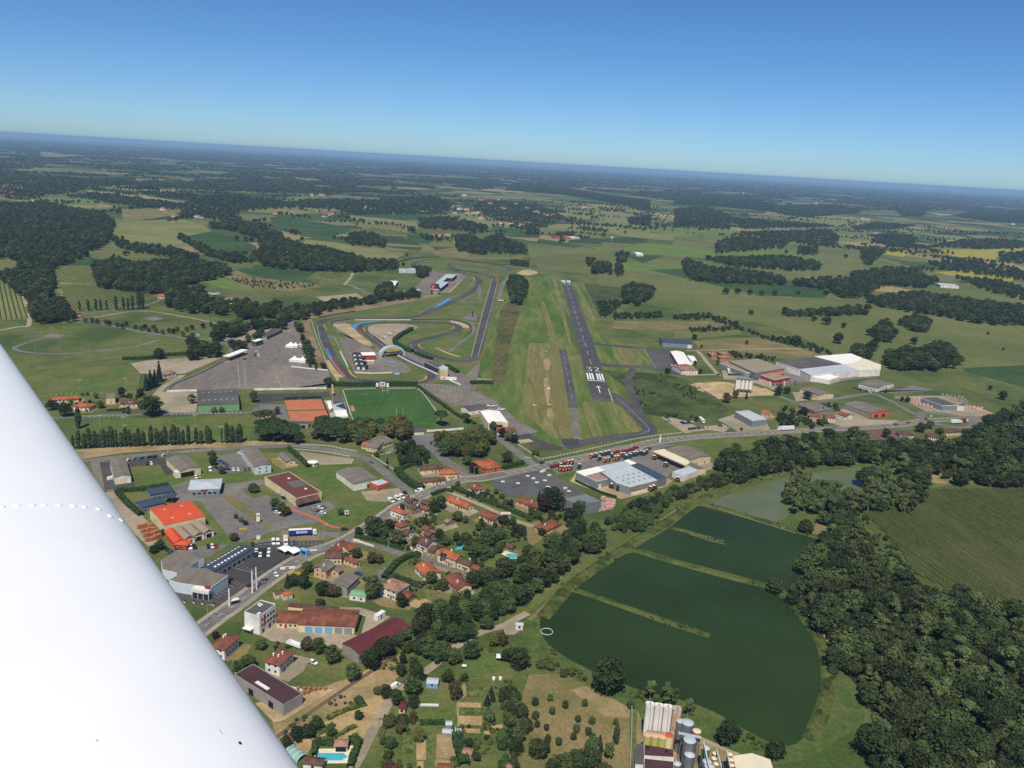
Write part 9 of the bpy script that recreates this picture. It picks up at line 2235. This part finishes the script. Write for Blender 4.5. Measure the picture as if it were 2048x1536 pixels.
growth('garden_undergrowth','shrubs, flower beds and small trees filling the village gardens',ZK((180,900),(300,780),(500,640),(680,600),(980,480),(1330,420),(1500,560),(1900,680),(1900,820),(1700,960),(1500,1000),(1260,1080),(1250,1180),(1150,1420),(700,1460),(400,1240),(560,1060)),3.0,(.6,2.8),('shrub','broad','dark','shrub','brown','yellow'),.55,16,3,avoid=[ZK((1240,1110),(1380,1000),(1540,1030),(1480,1070),(1380,1130)),ZK((1600,780),(1720,740),(1740,900),(1650,950),(1590,880)),ZK((500,1200),(640,1110),(760,1220),(740,1260)),ZK((760,1300),(1030,1350),(950,1430),(800,1400)),ZK((330,1000),(560,1010),(480,1120),(300,1080)),ZK((1000,990),(1060,920),(1120,940),(1090,1000))])
growth('garden_undergrowth','shrubs and beds in the gardens below the street',ZM((160,560),(400,590),(640,600),(860,640),(1120,700),(1240,780),(1200,900),(900,930),(560,880),(330,830),(250,700)),3.0,(.6,2.8),('shrub','broad','shrub','brown'),.46,9,4)
growth('garden_undergrowth','rough plants and shrubs among the allotments',ZN((20,760),(250,690),(640,480),(800,400),(1100,560),(1080,760),(900,1080),(850,1360),(0,1360)),2.6,(.5,2.0),('shrub','broad','dark','shrub','yellow'),.36,7,5,avoid=[ZN((655,735),(785,735),(785,1035),(590,1030),(590,850)),ZN((425,1095),(585,1095),(585,1280),(425,1280)),ZN((640,560),(780,460),(1050,590),(1000,670),(640,670)),ZN((270,700),(520,700),(520,1000),(270,1000))])
growth('garden_undergrowth','shrubs in the gardens of the sports field houses',ZD((330,790),(1000,780),(960,930),(380,920)),4.5,(1.2,4),('shrub','broad','dark'),.4,14,6)
growth('garden_undergrowth','shrubs around the houses of the industrial estate',ZG((760,500),(1050,530),(1000,640),(640,650),(700,580)),5,(1.5,5),('shrub','broad','dark'),.45,15,7)
growth('scrub','low scrub bushes on the rough meadow beside the sand yard',ZF((1230,880),(1500,860),(1700,900),(2040,1140),(1700,1230),(1350,1180),(1270,1040)),5.5,(.7,2.4),('shrub','dark'),.33,18,8)
growth('scrub','low heath plants on the strip beside the circuit',ZF((250,270),(330,290),(250,600),(200,880),(100,880),(140,600),(180,340)),5.5,(.5,1.3),('shrub','brown'),.45,14,9)
growth('scrub','reeds and bushes along the pond dikes',PX((1090,1190),(1250,1080),(1400,985),(1560,930),(1580,945),(1430,985),(1280,1085),(1150,1180),(1100,1230)),3.2,(.6,1.6),('shrub','yellow'),.42,9,10)
growth('scrub','reeds and bushes along the lower pond shore',PX((1085,1290),(1180,1350),(1260,1380),(1380,1412),(1500,1475),(1560,1500),(1560,1520),(1480,1490),(1370,1430),(1250,1395),(1150,1360),(1080,1310)),2.6,(.6,2.2),('shrub','broad','yellow'),.55,9,11)
growth('scrub','bushes along the east shore of the ponds',PX((1556,1180),(1640,1275),(1668,1330),(1670,1420),(1630,1490),(1612,1480),(1648,1400),(1650,1330),(1625,1270),(1545,1185)),2.6,(.6,2.4),('shrub','broad'),.5,9,12)
growth('scrub','bushes on the rough slopes along the railway',ZM((640,1290),(900,1080),(1250,850),(1560,690),(1590,760),(1400,960),(1100,1150),(760,1390)),3.0,(.6,2.0),('shrub','brown','broad'),.3,8,13)
growth('scrub','bushes at the edge of the maize beside the wood',ZP((900,400),(960,500),(1000,690),(1180,820),(1300,860),(1560,950),(1900,1060),(1900,1000),(1560,900),(1300,800),(1120,600),(950,400)),4,(1,4),('shrub','broad','airy'),.5,14,14)
pts=[]
r_=1250.0
EX=[ZF((-100,-60),(900,40),(1450,600),(1800,900),(1700,1475),(-100,1475)),ZE((-300,700),(150,520),(860,180),(1200,120),(2048,230),(2048,1311),(-300,1311)),ZA((640,600),(1240,600),(1240,660),(1040,755),(640,700)),ZA((1090,650),(1500,730),(1500,780),(1240,775)),ZA((280,850),(600,860),(930,1020),(500,1140)),ZA((0,940),(100,950),(190,1170),(0,1170)),ZA((1370,850),(1850,870),(1880,970)),ZC((1500,590),(1700,580),(2020,640),(1760,630)),ZC((1440,460),(1900,460),(1890,530)),ZC((1160,660),(1700,745),(1300,705)),ZC((1380,900),(2048,900),(2048,1170),(1650,1170)),ZB((0,400),(310,455),(0,530)),ZB((280,375),(690,420),(690,455),(300,405)),ZA((1570,555),(2048,635),(1900,705),(1600,630))]
while r_<5200:
 st=12+(r_-1250)*.0022
 n_=int(2*half*r_/st)
 a=np.linspace(-half,half,n_)+RNG.uniform(-.5,.5,n_)*st/r_
 rr=r_+RNG.uniform(-.5,.5,n_)*st*1.5
 x,y=rr*np.sin(a),rr*np.cos(a)
 u=vnoise(x/230,y/230,21); v_=vnoise(x/90+9,y/90,22); w_=vnoise(x/30,y/30,23)
 keep=((np.abs(u-.5)<.022+.014*(r_>2200))&(v_>.22))|((v_>.74)&(u>.45))|((w_>.86)&(v_>.45)&(r_>1900))
 xy=np.column_stack([x,y])[keep]
 pr=proj(np.column_stack([xy,np.zeros(len(xy))]))
 ok=pr[:,1]<np.interp(pr[:,0],[0,450,650,1100,1300,1700,2048],[540,540,490,490,460,500,600])
 for e in EX:ok &= ~inside(e,pr)
 pts+=[(p[0],p[1],st) for p in xy[ok]]
 r_+=st*1.5
pts=np.array(pts)
wood('hedgerow_trees','hedgerow trees and small copses between the distant fields',pts[:,:2],RNG.uniform(5,12,len(pts)),RNG.uniform(.9,1.5,len(pts)),[PIDX[k][int(RNG.integers(len(PIDX[k])))] for k in np.array(['dark','broad','dark'])[RNG.integers(0,3,len(pts))]])
print('hedgerow',len(pts))

xy=[]
for c,top in DIKES:
 seg=np.linalg.norm(np.diff(c,axis=0),axis=1); s=np.concatenate([[0],np.cumsum(seg)])
 n_=int(s[-1]*1.1); t=RNG.uniform(0,s[-1],n_)
 x,y=np.interp(t,s,c[:,0]),np.interp(t,s,c[:,1])
 a=RNG.uniform(0,6.28,n_); r_=top*.5+RNG.uniform(-.2,1.6,n_)
 k=vnoise(x/7,y/7,31)>.38
 xy.append(np.column_stack([x+r_*np.cos(a),y+r_*np.sin(a)])[k])
xy=np.vstack(xy)
wood('reeds','tufts of reeds and rough grass along the pond dikes',xy,RNG.uniform(.5,1.4,len(xy)),RNG.uniform(1.2,2.0,len(xy)),[PIDX[k][int(RNG.integers(len(PIDX[k])))] for k in np.array(['shrub','yellow','broad'])[RNG.integers(0,3,len(xy))]])

o_=vineyard(ZP((960,420),(1300,300),(1560,275),(1914,275),(2300,300),(2300,1100),(1914,1030),(1500,900),(1290,810),(1190,700),(1130,600)),(ZP((1200,330))[0],ZP((1900,760))[0]),2.4,1.3,'long rows of standing maize in the field beside the wood',.85)
o_.name='maize_rows'; o_.data.materials[0]=M['corn']

# ================================================================== haze
hz=MB().box(-54000,54000,-53000,54000,-1.2,228)
hm_=bpy.data.materials.new('haze')
hm_.use_nodes=True
ht=hm_.node_tree
for n in list(ht.nodes):ht.nodes.remove(n)
hv=ht.nodes.new('ShaderNodeVolumePrincipled')
hv.inputs['Color'].default_value=(0.44,0.7,1.0,1)
hv.inputs['Density'].default_value=0.00005
hv.inputs['Anisotropy'].default_value=0.0
hout=ht.nodes.new('ShaderNodeOutputMaterial')
ht.links.new(hv.outputs[0],hout.inputs['Volume'])
tag(hz.obj('haze',hm_),kind='stuff')
